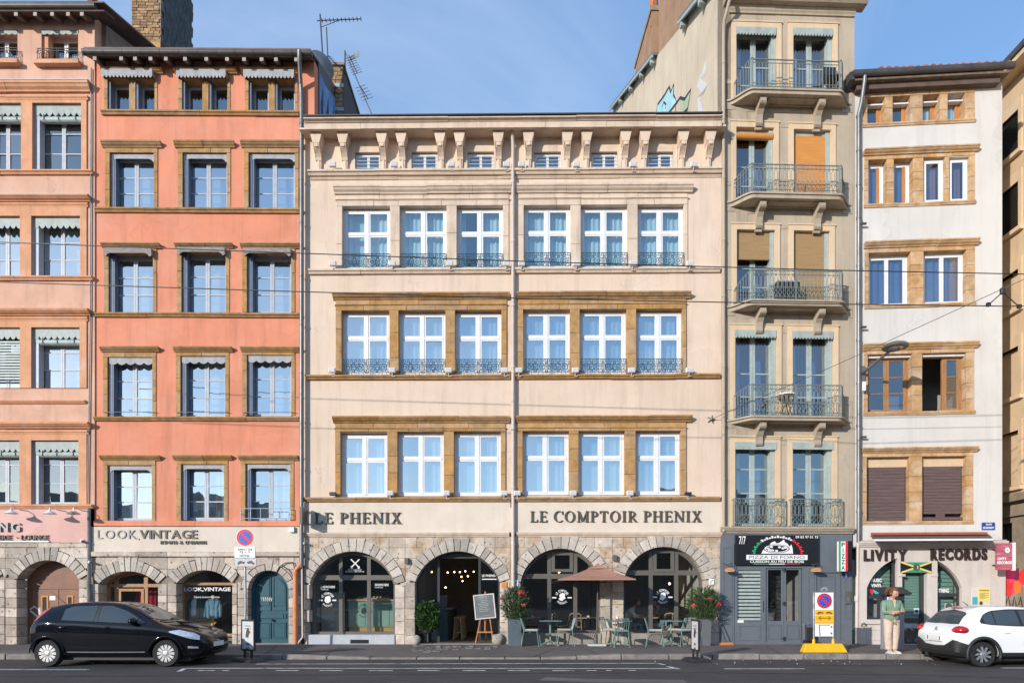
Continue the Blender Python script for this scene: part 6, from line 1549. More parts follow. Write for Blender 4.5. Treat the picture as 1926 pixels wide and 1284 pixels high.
# white boxes and cameras
for b_, px, py, v, lb in ((cr, 571, 1021, -.02, 'white security camera beside the dark downpipe at the left arch'), (og, 170, 1056, -.05, 'white security camera on the joint of pink and orange houses'), (pk, 155, 1017, -.05, 'white security camera under the pink band')):
    t = wall_thing(b_, 'security_camera', lb, 'camera', px, py, v); MB().box(-.05, .05, -.02, 0, -.05, .05).build('base', 'white_plastic', t, bevel=.008); MB().tube([(0, -.02, 0), (.03, -.10, -.01), (.10, -.16, -.02)], .04, 8).build('housing', 'white_plastic', t); MB().lathe([(0, 0), (.03, 0), (.03, .01)], 8, (.12, -.17, -.02), 'x').build('lens', 'black_plastic', t)
for px, py, b_, lb, cl in ((970, 1096, cr, 'white square plate with a slash beside the arch at the downpipe', 'sign_white'), (948.5, 1099, cr, 'small orange plate on stone left of the downpipe', 'blind_ochre'), (1338, 1093, cr, 'white square plate with a slash right of the last arch', 'sign_white')):
    t = wall_thing(b_, 'wall_plate', lb, 'plate', px, py, -.045); MB().box(-.08, .08, -.015, 0, -.09, .09).build('plate', cl, t, bevel=.004)
    if cl == 'sign_white': mb = MB(); stroke(mb, [(-.05, -.06), (.05, .06)], .018, -.015); mb.build('slash', 'letter_dark', t)
# blade sign of the hotel at the left corner
t = wall_thing(cr, 'blade_sign', 'dark projecting sign box at the left end of the cream band', 'sign', 579, 973, -.04)
MB().box(-.04, .04, -.62, -.12, -.26, .26).build('box', 'bronze_frame', t, bevel=.008); mb = MB()
for z in (-.18, .18): mb.box(-.015, .015, -.13, .0, z-.02, z+.02)
mb.build('arm', 'iron', t); mb = MB(); 
for s_ in (1,):
    mb.add([(.0405, -.5, -.2), (.0405, -.24, .2), (.0405, -.2, .2), (.0405, -.46, -.2)], [(0, 1, 2, 3)]); mb.add([(.0405, -.5, .2), (.0405, -.46, .2), (.0405, -.2, -.2), (.0405, -.24, -.2)], [(0, 1, 2, 3)])
mb.build('emblem', 'iron', t)
# dish lamps over the pink band
for px, py, lb, sx in ((41, 961, 'white dish lamp over the large grey letters on the pink band', 0), (112, 961.5, 'white dish lamp in the middle of the pink band', 0), (156, 962, 'tilted grey dish lamp at the right end of the pink band', 1)):
    t = wall_thing(pk, 'sign_lamp', lb, 'lamp', px, py, -.03)
    MB().tube([(-.04, 0, .04), (-.04, -.25, .10), (0, -.42, .05), (0, -.42, -.06)], .014, 6).build('arm', 'sign_white' if not sx else 'steel', t)
    MB().lathe([(.0, .05), (.05, .045), (.18, -.03), (.185, -.04), (.16, -.03), (0, .0)], 16, (0, -.42, -.08)).build('shade', 'sign_white' if not sx else 'steel', t, smooth=True)
    MB().ball((0, -.42, -.03 if not sx else -.11), .045).build('lamp', 'sign_white', t, smooth='all')
# pizza shop signs
u0, z0 = gy.at(1384, 1061.5, -.16); u1, z1 = gy.at(1540, 1006, -.16); w_, h_ = u1-u0, z1-z0
t = thing('shop_sign', 'black pizza sign board with pizza drawing and red white green arch', 'sign', gy.world(u0, -.16, z0), gy.r)
MB().box(0, w_, 0, .10, 0, h_).build('board', 'black_panel', t, bevel=.004)
X_ = lambda q: (q-222)/(945-222)*w_; Y_ = lambda q: (388-q)/(388-122)*h_       # read off an enlarged crop
mb = MB(); add_text(mb, '7/7', X_(248), X_(308), Y_(205), Y_(132), -.004, .003, .02); add_text(mb, '09 83 97 01 73', X_(742), X_(938), Y_(150), Y_(128), -.004, .003, .02)
add_text(mb, 'CUISSON AU FEU DE BOIS', X_(344), X_(815), Y_(370), Y_(347), -.004, .003, .03); mb.build('lettering', 'sign_white', t, kind='stuff')
MB().box(X_(313), X_(846), -.006, -.001, Y_(343), Y_(299)).build('name_band', 'sign_white', t); mb = MB(); add_text(mb, 'PIZZA DI FORNO', X_(338), X_(820), Y_(333), Y_(306), -.0065, .003, .0); mb.build('name_lettering', 'letter_dark', t, kind='stuff')
cxs, czs = X_(588), Y_(292); ra, rb = (X_(815)-X_(360))/2, Y_(125)-czs
for k in range(27):
    a = math.pi*(1-(k+.5)/27)-.0; da = math.pi/27*.36
    o = 1.0 if k % 2 else .95; i_ = .87
    pts = [(cxs+ra*q*math.cos(b), czs+rb*q*math.sin(b)) for q, b in ((i_, a+da), (i_, a-da), (o, a-da), (o, a+da))]
    MB().prism(pts, -.006, -.001).build('arch_block', 'print_green' if k < 7 else ('print_red' if k > 18 else 'sign_white'), t)
mb = MB(); fx = [442, 455, 470, 480, 500, 530, 560, 575, 600, 622, 640, 650, 672, 690, 705, 715, 720]; fy = [288, 262, 240, 262, 228, 190, 176, 196, 190, 175, 160, 185, 200, 225, 205, 240, 288]
mb.prism([(X_(x), Y_(y)) for x, y in zip(fx, fy)][::-1], -.005, -.001); mb.build('flames', 'sign_white', t)
q0, q1 = X_(575), Y_(243); mb = MB(); mb.prism(ellipse(q0, q1, X_(690)-q0, (Y_(205)-Y_(283))/2, 24), -.0075, -.006); mb.build('pizza_base', 'black_panel', t)
mb = MB(); mb.prism(ellipse(q0, q1, (X_(690)-q0)*.92, (Y_(205)-Y_(283))/2*.9, 24), -.009, -.008, [ellipse(q0, q1, (X_(690)-q0)*.82, (Y_(205)-Y_(283))/2*.76, 24)])
for x, y in ((500, 240), (530, 228), (540, 258), (600, 230), (630, 240), (575, 262), (650, 235), (515, 255)): mb.prism(ellipse(X_(x), Y_(y), .05, .03, 8), -.009, -.008)
mb.build('pizza_drawing', 'sign_white', t, kind='stuff')
for a, c, m_ in ((375, 512, 'print_green'), (512, 646, 'sign_white'), (646, 780, 'print_red')): MB().box(X_(a), X_(c), -.006, -.001, Y_(384), Y_(377)).build('stripe', m_, t)
# projecting PIZZA sign: its painted face looks left along the street towards the viewer
u0, z0 = gy.at(1577.5, 1073.5, -.45); u1, z1 = gy.at(1594.5, 1017.5, -.45); ph = z1-z0; pw = u1-u0
t = thing('blade_sign', 'projecting vertical sign striped green white and red beside the black sign board', 'sign', gy.world(u0, -.45, z0), gy.r)
MB().box(0, pw, .0, .10, 0, ph).build('face_panel', 'sign_white', t); MB().box(pw+.001, pw+.14, .01, .43, -.01, ph+.01).build('box', 'black_panel', t, bevel=.004)
MB().box(0, pw*.22, -.004, -.0005, 0, ph).build('stripe', 'print_green', t); MB().box(pw*.74, pw, -.004, -.0005, 0, ph).build('stripe', 'print_red', t)
for i, ch in enumerate('PIZZA'): mb = MB(); add_text(mb, ch, pw*(.30 if ch != 'I' else .43), pw*(.66 if ch != 'I' else .51), ph*(.815-.193*i), ph*(.965-.193*i), -.001, .004, .03); mb.build('letter', 'letter_dark', t)
t = wall_thing(gy, 'house_number', 'small dark blue house number plate below the striped projecting sign', 'sign', 1591, 1081.5, -.055); MB().box(-.075, .075, -.012, 0, -.065, .065).build('plate', 'street_blue', t); mb = MB(); add_text(mb, '2', -.03, .03, -.045, .045, -.0125, .003, .04); mb.build('digit', 'sign_white', t)
for px, lb in ((1366.5, 'brass gooseneck lamp left of the pizza sign board'), (1527.5, 'brass gooseneck lamp right of the pizza sign board')):
    t = wall_thing(gy, 'sign_lamp', lb, 'lamp', px, 1072, -.09); MB().tube([(-.12, 0, .22), (0, -.10, .16), (.1, -.2, .22), (.0, -.26, .08)], .012, 6).build('arm', 'iron', t); MB().prism([(-.13, -.03)]+[(.13, -.03)]+[(.13*math.cos(a), -.03+.10*math.sin(a)) for a in np.linspace(.01, math.pi-.01, 10)], -.32, -.16).build('shade', 'blind_ochre', t, smooth=True); MB().box(-.11, .11, -.31, -.17, -.045, -.031).build('lamp', 'lamp_shade', t)
# record shop signs
u0, z0 = wh.at(1695, 1076, f-.05); u1, z1 = wh.at(1752, 1056.5, f-.05); w_, h_ = u1-u0, z1-z0
t = thing('flag_sign', 'Jamaican flag panel over the record shop door', 'sign', wh.world(u0, f-.05, z0), wh.r); MB().box(0, w_, 0, .06, 0, h_).build('panel', 'black_panel', t)
for p in ([(w_*.06, 0), (w_*.94, 0), (w_/2, h_*.45)], [(w_*.94, h_), (w_*.06, h_), (w_/2, h_*.55)]): MB().prism(p, -.005, -.001).build('field', 'flag_green', t)
for a, c in (((0, 0), (w_, h_)), ((0, h_), (w_, 0))): mb = MB(); stroke(mb, [a, c], .05, -.006, .001 if a[1] == 0 else .002); mb.build('saltire', 'flag_yellow', t)
MB().lathe([(0, .0), (.10, .0), (.10, .004)], 16, (w_/2, -.012, h_/2), 'y').build('badge', 'letter_dark', t); MB().prism([(w_/2+.05*math.cos(q), h_/2+.06*math.sin(q)) for q in np.linspace(-1.4, 1.4, 8)]+[(w_/2-.0+.02*math.cos(q), h_/2+.06*math.sin(q)) for q in np.linspace(1.4, -1.4, 8)], -.018, -.014).build('crescent', 'flag_yellow', t)
u0, z0 = wh.at(1875, 1071, -.65); u1, z1 = wh.at(1904, 1021, -.65); w_, h_ = u1-u0, z1-z0
t = thing('blade_sign', 'worn pink projecting sign with white frame at the corner', 'sign', wh.world(u0, -.65, z0), wh.r); MB().box(0, w_, 0, .08, 0, h_).build('face_panel', 'magenta_print', t); MB().box(w_+.001, w_+.09, -.01, .09, -.02, h_+.02).build('frame', 'white_plastic', t)
mb = MB(); add_text(mb, 'LIVITY', .02, w_*.62, h_*.37, h_*.47, -.001, .004, .04); add_text(mb, 'RECORDS', .01, w_*.96, h_*.22, h_*.33, -.001, .004, .05); mb.prism(ellipse(w_*.68, h_*.74, .07, .08, 14), -.005, -.001, [ellipse(w_*.68, h_*.74, .02, .022, 8)]); mb.build('lettering', 'sign_white', t, kind='stuff')
MB().tube([(w_*.5, .08, h_*.8), (w_*.5, .55, h_*.8)], .02, 6).tube([(w_*.5, .08, h_*.2), (w_*.5, .55, h_*.2)], .02, 6).build('arm', 'iron', t)
t = wall_thing(wh, 'street_sign', 'dark blue street name plate high on the white corner wall', 'sign', 1858.5, 989, -.01); MB().box(-.19, .19, -.02, 0, -.11, .11).build('plate', 'street_blue', t, bevel=.006); mb = MB(); add_text(mb, 'QUAI', -.08, .09, .02, .08, -.021, .003, .04); add_text(mb, 'DE BONDY', -.16, .16, -.08, -.015, -.021, .003, .04); mb.build('lettering', 'sign_white', t, kind='stuff')
u0, z0 = wh.at(1826, 1139.5, f); u1, z1 = wh.at(1862, 1105.5, f); w_, h_ = u1-u0, z1-z0
t = thing('notice_board', 'shallow wall case with yellow poster and teal leaflet', 'notice board', wh.world(u0, f, z0), wh.r); MB().box(0, w_, -.03, 0, 0, h_).build('board', 'poster_paper', t, bevel=.004); MB().box(w_*.34, w_*.97, -.034, -.0305, h_*.28, h_*.98).build('poster', 'poster_yellow', t); MB().box(w_*.05, w_*.32, -.034, -.0305, h_*.1, h_*.52).build('leaflet', 'poster_teal', t)
mb = MB(); add_text(mb, 'WORKSHOP', w_*.40, w_*.92, h_*.84, h_*.92, -.0345, .002, .05); 
for q in range(6): mb.box(w_*.42, w_*(.7+.2*(q % 2)), -.0365, -.0345, h_*(.42+.06*q), h_*(.44+.06*q))
mb.prism(ellipse(w_*.5, h_*.18, .05, .06, 8), -.0365, -.0305); mb.build('print', 'letter_dark', t, kind='stuff')
# street lamp on the corner of the white house
bp = on(wh, 1621, 702, -.06); t = thing('street_lamp', 'grey wall-mounted street lamp with round flat head', 'street lamp', bp, wh.r)
hp = W(1684, 652, -1.45)-bp; c_, s_ = math.cos(-wh.r), math.sin(-wh.r); hl = Vector((hp.x*c_-hp.y*s_, hp.x*s_+hp.y*c_, hp.z))
MB().box(-.09, .09, -.02, .05, -.30, .22).build('wall_plate', 'zinc', t); MB().tube([(0, -.03, 0), tuple(hl*.5), tuple(hl*.86)], [.05, .04, .035], 8).build('arm', 'zinc', t, smooth=True)
hd_ = MB().lathe([(0, .12), (.18, .11), (.30, .06), (.345, .0), (.33, -.03), (.22, -.045), (.21, -.04), (0, -.04)], 20, tuple(hl)).build('head', 'zinc', t, smooth=True); MB().lathe([(.2, -.046), (.13, -.056), (0, -.06)], 16, tuple(hl)).build('lens', 'lamp_clear', hd_)
t = wall_thing(wh, 'junction_box', 'white cable box under the street lamp bracket', 'box', 1624, 727, -.12); MB().box(-.05, .05, -.07, 0, -.14, .14).build('case', 'white_plastic', t, bevel=.01)
# anchor rosette of the span wire
# ================================================================== wires
def wire(pts, r, name, label, extra=None):
    t = thing(name, label, 'wire', pts[0]); P = [p-pts[0] for p in pts]; MB().tube([tuple(p) for p in P], r, 6, False).build('cable', 'wire', t); return t
YW_ = -5.2
wire([W(-260, 446, YW_), W(420, 471, YW_), W(1000, 492, YW_), W(1560, 508, YW_), W(2200, 521, YW_)], .012, 'contact_wire', 'upper dark tram wire crossing in front of all houses')
tw = wire([W(-260, 522, YW_), W(420, 544, YW_), W(1000, 561.5, YW_), W(1500, 571, YW_), W(1885, 575.5, YW_), W(2200, 577, YW_)], .012, 'contact_wire', 'lower dark tram wire with triangular hanger at the right')
pa_, pb_, pc_ = W(1886, 549, YW_), W(1859, 573.5, YW_), W(1917, 577, YW_)
t = thing('wire_hanger', 'dark triangular hanger joining lower tram wire to span wire', 'hanger', pa_); mb = MB()
for q in (pb_, pc_): mb.tube([(0, 0, 0), tuple(q-pa_)], .012, 6); d = q-pa_; MB().box(d.x-.04, d.x+.04, d.y-.03, d.y+.03, d.z-.03, d.z+.05).build('clamp', 'iron', t)
mb.build('strut', 'wire', t, kind='stuff'); MB().box(-.05, .05, -.04, .04, -.05, .09).build('insulator', 'iron', t, bevel=.01)
an = on(cr, 1338, 788, -.03)
wire([an, an+(W(1884, 544, YW_)-an)*.5-Vector((0, 0, .04)), W(1884, 544, YW_), W(2100, 448, -6.5)], .008, 'span_wire', 'thin grey span wire rising from hotel corner to the right')
t = thing('wire_anchor', 'small iron wall anchor holding the span wire near the downpipe', 'anchor', an, cr.r); MB().ball((0, -.03, 0), .05).build('eye', 'zinc', t); mb = MB()
for a in range(5): mb.tube([(0, 0, 0), (.13*math.cos(a*1.3), .02, .13*math.sin(a*1.3))], .016, 5)
mb.build('plate', 'zinc', t)

# ================================================================== roofscape: chimneys and aerials
d1 = 27.0
xa, xb = (248-CX)/FOC*d1, (303-CX)/FOC*d1; zt = CH-(-210-HY)/FOC*d1; dep = d1*(963-303)/(963-359)-d1
t = thing('chimney', 'tall brick chimney with dark slate side behind the orange house', 'chimney', (xa, d1-CD, 0)); w_ = xb-xa
MB().box(.02, w_-.02, .02, dep, 18, zt).build('core', 'mortar', t)
bm_ = [MB().box(0, L, 0, .06, 0, .105).mesh('brick', 'brick', bevel=.008) for L in (.27, .34, .20)]
z = 21.3; n_br = 0
while z < zt:
    x = random.choice((0, -.0)); 
    while x < w_-.05:
        L = random.choice((0, 1, 2)); ln = (.27, .34, .20)[L]
        if x+ln > w_: L = 2; ln = .2
        if x+ln > w_+.06: break
        if n_br < 280 and not (23.2 < z < 24.2 and x > .25): place(bm_[L], 'brick', t, (x, random.uniform(-.03, 0), z)); n_br += 1
        x += ln+.012
    z += .117
MB().box(.28, w_-.02, -.02, .02, 23.2, 24.25).build('render_patch', 'ochre_stone', t)
sl_ = [MB().box(0, .02, 0, L, 0, .42).mesh('slate', 'slate') for L in (.24,)]
z = 21.2; k = 0
while z < zt:
    for j in range(int(dep/.25)): 
        if k < 290: o = place(sl_[0], 'slate', t, (w_+random.uniform(0, .015), .02+j*.25+(.12 if int(z*3) % 2 else 0), z)); o.rotation_euler.y = .05; o.rotation_euler.x = random.uniform(-.03, .03); k += 1
    z += .36
# second chimney with masts behind the graffiti gable
X1, dA_ = -5.72, 22.3; w_ = .75; dep = 3.4; zt = CH+(1118-124)/FOC*dA_
t = thing('chimney', 'short rough stone chimney behind the blue graffiti gable', 'chimney', (X1-w_, dA_-CD, 0))
MB().box(.02, w_-.02, .02, dep, 14, zt).build('core', 'mortar', t)
z = zt-3.0
while z < zt-.05:
    x = 0
    while x < w_-.08:
        ln = min(random.uniform(.18, .38), w_-x); MB().box(x+.006, x+ln-.006, random.uniform(-.03, 0), .06, z, z+.135).build('brick', 'brick', t, bevel=.01); x += ln
    z += .148
MB().box(-.05, w_+.05, -.05, dep+.05, zt, zt+.08).build('cap', 'side_stone', t); MB().box(w_-.02, w_+.012, .0, dep, 14, zt-.01).build('side_face', 'slate', t)
for z in (zt-.75, zt-1.55): MB().box(-.03, w_+.03, -.05, -.02, z, z+.12).build('strap', 'galvanised', t)
def mast(name, label, base, top, r, cat='antenna'):
    t = thing(name, label, cat, base); MB().tube([(0, 0, 0), tuple(top-base)], r, 6).build('mast', 'zinc_dark', t); return t, top-base
Ya = 2.2
t, tp = mast('antenna', 'tall television aerial with long horizontal boom above the chimney', W(609, 140, Ya), W(602, 27, Ya), .025)
L = W(679, 36, Ya)-W(609, 140, Ya); p0 = tp-Vector((0, 0, .22)); MB().tube([tuple(p0-Vector((.1, 0, 0))), tuple(L)], .018, 6).build('boom', 'zinc_dark', t); MB().tube([tuple(tp-Vector((0, 0, .45))), tuple(p0+(L-p0)*.5)], .012, 5).build('brace', 'zinc_dark', t)
mb = MB()
for q in np.linspace(.05, 1, 11): c = p0+(L-p0)*q; mb.tube([(c.x, c.y-.09, c.z), (c.x, c.y+.09, c.z)], .009, 4); mb.tube([(c.x, c.y, c.z-.06), (c.x, c.y, c.z+.05)], .009, 4)
mb.build('elements', 'zinc_dark', t, kind='stuff')
t, tp = mast('antenna', 'thin bare mast with small aerial beside the satellite dish', W(618, 140, Ya), W(614, 52, Ya), .02); mb = MB()
p0, p1 = W(616, 103, Ya)-W(618, 140, Ya), W(631, 121, Ya-.6)-W(618, 140, Ya); MB().tube([tuple(p0), tuple(p1)], .016, 5).build('boom', 'zinc_dark', t)
for q in np.linspace(.2, 1, 5): c = p0+(p1-p0)*q; mb.tube([(c.x-.08, c.y, c.z), (c.x+.08, c.y, c.z)], .01, 4)
mb.build('elements', 'zinc_dark', t, kind='stuff')
t, tp = mast('antenna', 'tangle of rake aerials leaning right over the chimney', W(649, 140, Ya+.2), W(649, 96, Ya+.2), .025)
for (a, c, n_, s_) in (((649, 97), (702, 222), 26, .028), ((656, 104), (672, 138), 8, .16), ((676, 160), (692, 186), 5, .18)):
    p0, p1 = W(*a, Ya+.2)-W(649, 140, Ya+.2), W(*c, Ya+.0)-W(649, 140, Ya+.2); MB().tube([tuple(p0), tuple(p1)], .016, 5).build('boom', 'zinc_dark', t); mb = MB()
    for q in np.linspace(.12, 1, n_): c_ = p0+(p1-p0)*q; mb.tube([(c_.x-s_, c_.y, c_.z-s_*.35), (c_.x+s_, c_.y, c_.z+s_*.35)], .009, 4)
    mb.build('elements', 'zinc_dark', t, kind='stuff')
p = W(668, 102, Ya+.2)-W(649, 140, Ya+.2); MB().add([(p.x-.20, p.y, p.z-.10), (p.x+.12, p.y, p.z+.12), (p.x+.14, p.y+.05, p.z-.04), (p.x-.18, p.y+.05, p.z-.2)], [(0, 1, 2, 3)]).build('reflector', 'galvanised', t)
ps = W(605, 122, 1.6); t = thing('satellite_dish', 'grey satellite dish tucked behind the orange gable', 'satellite dish', ps)
o = MB().lathe([(0, .10), (.18, .08), (.36, .02), (.46, -.05), (.455, -.07), (.34, .0), (.0, .07)], 20, (0, 0, 0), 'y').build('dish', 'zinc', t, smooth=True); o.rotation_euler.z = .7; MB().tube([(0, .1, 0), (.1, .2, -.9)], .03, 6).build('mast', 'zinc', t)
t, tp = mast('antenna', 'thin aerial mast left of the orange chimney pot', W(1228, 80, 8.4), W(1230, -6, 8.4), .02); mb = MB()
for z in (.35, .55, .75): c = tp*z; mb.tube([(c.x-.14, c.y, c.z), (c.x+.14, c.y, c.z)], .012, 4)
mb.build('elements', 'zinc_dark', t, kind='stuff')
# ================================================================== cars
def crom(xs, ys):
    """smooth curve through control points"""
    xs = np.array(xs, float); ys = np.array(ys, float); m = np.gradient(ys, xs)
    for i in range(1, len(xs)-1):       # keep it from overshooting
        if (ys[i]-ys[i-1])*(ys[i+1]-ys[i]) <= 0: m[i] = 0
    def f(x):
        x = min(max(x, xs[0]), xs[-1]); i = min(np.searchsorted(xs, x, 'right')-1, len(xs)-2); i = max(i, 0)
        h = xs[i+1]-xs[i]; t = (x-xs[i])/h
        return (2*t**3-3*t*t+1)*ys[i]+(t**3-2*t*t+t)*h*m[i]+(-2*t**3+3*t*t)*ys[i+1]+(t**3-t*t)*h*m[i+1]
    return f
class Car:
    def __init__(s, name, label, loc, body, L, H, wheels, rw, prof):
        s.t = thing(name, label, 'car', loc); s.L = L; s.bm = body; s.wh = wheels; s.rw = rw
        s.roof = crom(*prof['roof']); s.belt = crom(*prof['belt']); s.bot = crom(*prof['bot']); s.hw = crom(*prof['hw']); s.tw = crom(*prof['tw'])
        s.shoulder = prof.get('shoulder', .955)
    def sec(s, x):
        hw, b, z0, r, tw = s.hw(x), s.belt(x), s.bot(x), s.roof(x), s.tw(x); r = max(r, b+.01); g = r-b
        P = [(hw*.86, z0), (hw*.955, z0+.05), (hw*.985, z0+.35*(b-z0)), (hw, z0+.62*(b-z0)), (hw*.985, b-.07*min(1, (b-z0)/.4)), (hw*s.shoulder, b),
             (hw*s.shoulder+(tw-hw*s.shoulder)*.5, b+g*.47), (tw, r-g*.16), (tw*.86, r-g*.05), (tw*.5, r-.008), (0, r)]
        return P
    def P(s, x, t):      # t 0..10
        P = s.sec(x); i = min(int(t), 9); f = t-i; a, b = P[i], P[i+1]
        # gentle rounding between the control points
        p0 = P[max(i-1, 0)]; p3 = P[min(i+2, 10)]
        def cr(p, q, r_, u): return .5*(2*q+(-p+r_)*f+(2*p-5*q+4*r_-u)*f*f+(-p+3*q-3*r_+u)*f**3)
        return Vector((x, cr(p0[0], a[0], b[0], p3[0]), cr(p0[1], a[1], b[1], p3[1])))
    def shell(s):
        xs = np.concatenate([np.linspace(0, .3, 9), np.linspace(.36, s.L-.36, 46), np.linspace(s.L-.3, s.L, 9)]); ts = np.linspace(0, 10, 31); mb = MB(); n = len(ts)
        for x in xs:
            h = [s.P(x, t) for t in ts]
            mb.v += [(p.x, -p.y, p.z) for p in h]+[(p.x, p.y, p.z) for p in h[-2::-1]]
        k = 2*n-1
        for i in range(len(xs)-1):
            for j in range(k-1): mb.f.append((i*k+j, (i+1)*k+j, (i+1)*k+j+1, i*k+j+1))
            mb.f.append((i*k, i*k+k-1, (i+1)*k+k-1, (i+1)*k))
        mb.f.append(tuple(range(k))[::-1]); mb.f.append(tuple((len(xs)-1)*k+j for j in range(k)))
        o = mb.build('body', s.bm, s.t, smooth='all', fix=True)
        tmp = []
        for wx in s.wh:
            for sd_ in (-1, 1):
                c = MB().lathe([(0, -.19), (s.rw+.055, -.19), (s.rw+.055, .19), (0, .19)], 28, (wx, sd_*(s.hw(wx)-.06), s.rw), 'y').build('cut', None, None, fix=True); c.parent = s.t; tmp.append(c)
        bpy.context.view_layer.update()
        for c in tmp:
            m = o.modifiers.new('arch', 'BOOLEAN'); m.object = c; m.operation = 'DIFFERENCE'; m.solver = 'EXACT'
        dg = bpy.context.evaluated_depsgraph_get(); me = bpy.data.meshes.new_from_object(o.evaluated_get(dg)); o.modifiers.clear(); o.data = me
        me.materials.clear(); me.materials.append(M[s.bm]); me.materials.append(M['car_trim'])
        for q in me.polygons:
            c = q.center; q.material_index = int(any((c.x-wx)**2+(c.z-s.rw)**2 < (s.rw+.07)**2 for wx in s.wh) and not (abs(c.y) > s.hw(c.x)-.06 and abs(q.normal.y) > .5))
        me.polygons.foreach_set('use_smooth', [True]*len(me.polygons)); me.set_sharp_from_angle(angle=R(48))
        for c in tmp: bpy.data.objects.remove(c)
        s.body = o
        for wx in s.wh: MB().box(wx-.36, wx+.36, -s.hw(wx)+.27, s.hw(wx)-.27, .16, .70).build('wheel_well', 'car_trim', s.t)
        MB().box(.35, s.L-.4, -.62, .62, .14, .30).build('underbody', 'car_trim', s.t)
        return o
    def patch(s, name, mat, xa, xb, fa, fb, parent=None, off=.006, nx=14, nt=6, sides=(-1, 1), smooth='all', **tags):
        """piece of skin between x = xa..xb and t = fa(x)..fb(x), set slightly proud"""
        out = []
        for sd_ in sides:
            mb = MB(); 
            for i in range(nx+1):
                x = xa+(xb-xa)*i/nx; a, b = (fa(x) if callable(fa) else fa), (fb(x) if callable(fb) else fb)
                for j in range(nt+1):
                    t = a+(b-a)*j/nt; p = s.P(x, t); q = s.P(x, min(10, t+.05))-s.P(x, max(0, t-.05)); e = s.P(x+.01, t)-s.P(x-.01, t)
                    n_ = e.cross(q); n_ = n_.normalized() if n_.length > 1e-9 else Vector((0, 0, 1))
                    if n_.y < 0 and t < 8: n_ = -n_
                    if t >= 8 and n_.z < 0: n_ = -n_
                    p = p+n_*off; mb.v.append((p.x, p.y*sd_, p.z))
            for i in range(nx):
                for j in range(nt):
                    q = (i*(nt+1)+j, (i+1)*(nt+1)+j, (i+1)*(nt+1)+j+1, i*(nt+1)+j+1); mb.f.append(q if sd_ > 0 else q[::-1])
            o = mb.build(name, mat, parent or s.t, smooth=smooth, **tags)
            out.append(o)
        return out
    def across(s, name, mat, fxa, fxb, t0, parent=None, off=.006, ny=14, nx=8):
        """windscreen-like piece across the car: for each lateral t from the edge to the middle, x from fxa to fxb"""
        mb = MB(); ts = [t0+(10-t0)*j/ny for j in range(ny+1)]; cols = [(t, -1) for t in ts]+[(t, 1) for t in ts[-2::-1]]
        for t, sd_ in cols:
            for i in range(nx+1):
                x = fxa(t)+(fxb(t)-fxa(t))*i/nx; p = s.P(x, t); e = s.P(x+.01, t)-s.P(x-.01, t); q = s.P(x, min(10, t+.05))-s.P(x, t-.05); n_ = e.cross(q).normalized()
                if n_.z < 0: n_ = -n_
                p = p+n_*off; mb.v.append((p.x, p.y*sd_, p.z))
        for c in range(len(cols)-1):
            for i in range(nx): mb.f.append((c*(nx+1)+i, c*(nx+1)+i+1, (c+1)*(nx+1)+i+1, (c+1)*(nx+1)+i))
        return mb.build(name, mat, parent or s.t, smooth='all', fix=True)
    def tz(s, x, z):     # t of the side skin at height z
        lo, hi = 0.0, 8.6
        for _ in range(30):
            m = (lo+hi)/2
            if s.P(x, m).z < z: lo = m
            else: hi = m
        return lo
    def side_poly(s, name, mat, top, bot, xa, xb, off=.006, parent=None, sides=(-1, 1)):
        ft, fb = (lambda x: np.interp(x, *zip(*top))), (lambda x: np.interp(x, *zip(*bot)))
        return s.patch(name, mat, xa, xb, lambda x: s.tz(x, fb(x)), lambda x: s.tz(x, max(ft(x), fb(x)+.004)), parent, off, 16, 5, sides)
    def line(s, name, pts, r=.005, mat='car_trim', sides=(-1,)):
        for sd_ in sides:
            mb = MB(); P = [s.P(x, s.tz(x, z)) for x, z in pts]; mb.tube([(p.x, sd_*(p.y-.001), p.z) for p in P], r, 4); mb.build(name, mat, s.t)
    def wheels(s, spokes, spoke_mat='alloy', twist=0.0, double=False, width=.20):
        R_ = s.rw
        for wx in s.wh:
            for sd_ in (-1, 1):
                y = sd_*(s.hw(wx)-.115); key = (s.t.name.split('.')[0], sd_)
                w = bpy.data.objects.new('wheel', None)
                prof = [(R_*.66, -.09), (R_*.70, -.10), (R_*.93, -.10), (R_*.99, -.075), (R_, -.04), (R_, .04), (R_*.99, .075), (R_*.93, .10), (R_*.66, .09)]
                tb = MB().lathe(prof, 32, (0, 0, 0), 'y')
                w = tb.build('wheel', 'tyre', s.t, (wx, y, R_), smooth=True)
                o = sd_*1.0
                MB().lathe([(0, -.02*o*-1), (R_*.60, -.02*o*-1)], 24, (0, 0, 0), 'y').build('brake_disc', 'car_trim', w)
                rim = MB().lathe([(R_*.69, -.100*-o*-1 if False else .100*-o*-1), (R_*.665, .105*-o*-1), (R_*.62, .09*-o*-1), (R_*.60, .03*-o*-1)], 32, (0, 0, 0), 'y')
                rim.build('rim', spoke_mat, w, smooth='all')
                mb = MB()
                for k in range(spokes):
                    a = 2*math.pi*k/spokes
                    for da in ((-.10, .10) if double else (0,)):
                        a1, a2 = a+da*.5, a+da+twist; hw_ = .010 if double else .022
                        d1, d2 = Vector((math.cos(a1), math.sin(a1))), Vector((math.cos(a2), math.sin(a2))); n1, n2 = Vector((-d1.y, d1.x)), Vector((-d2.y, d2.x))
                        pts = [d1*R_*.14-n1*hw_, d1*R_*.14+n1*hw_, d2*R_*.64+n2*hw_*1.4, d2*R_*.64-n2*hw_*1.4]
                        yy = sd_*.088; mb.add([(p.x, yy, p.y) for p in pts]+[(p.x, yy-sd_*.03, p.y) for p in pts], [(0,1,2,3),(7,6,5,4),(0,4,5,1),(1,5,6,2),(2,6,7,3),(3,7,4,0)])
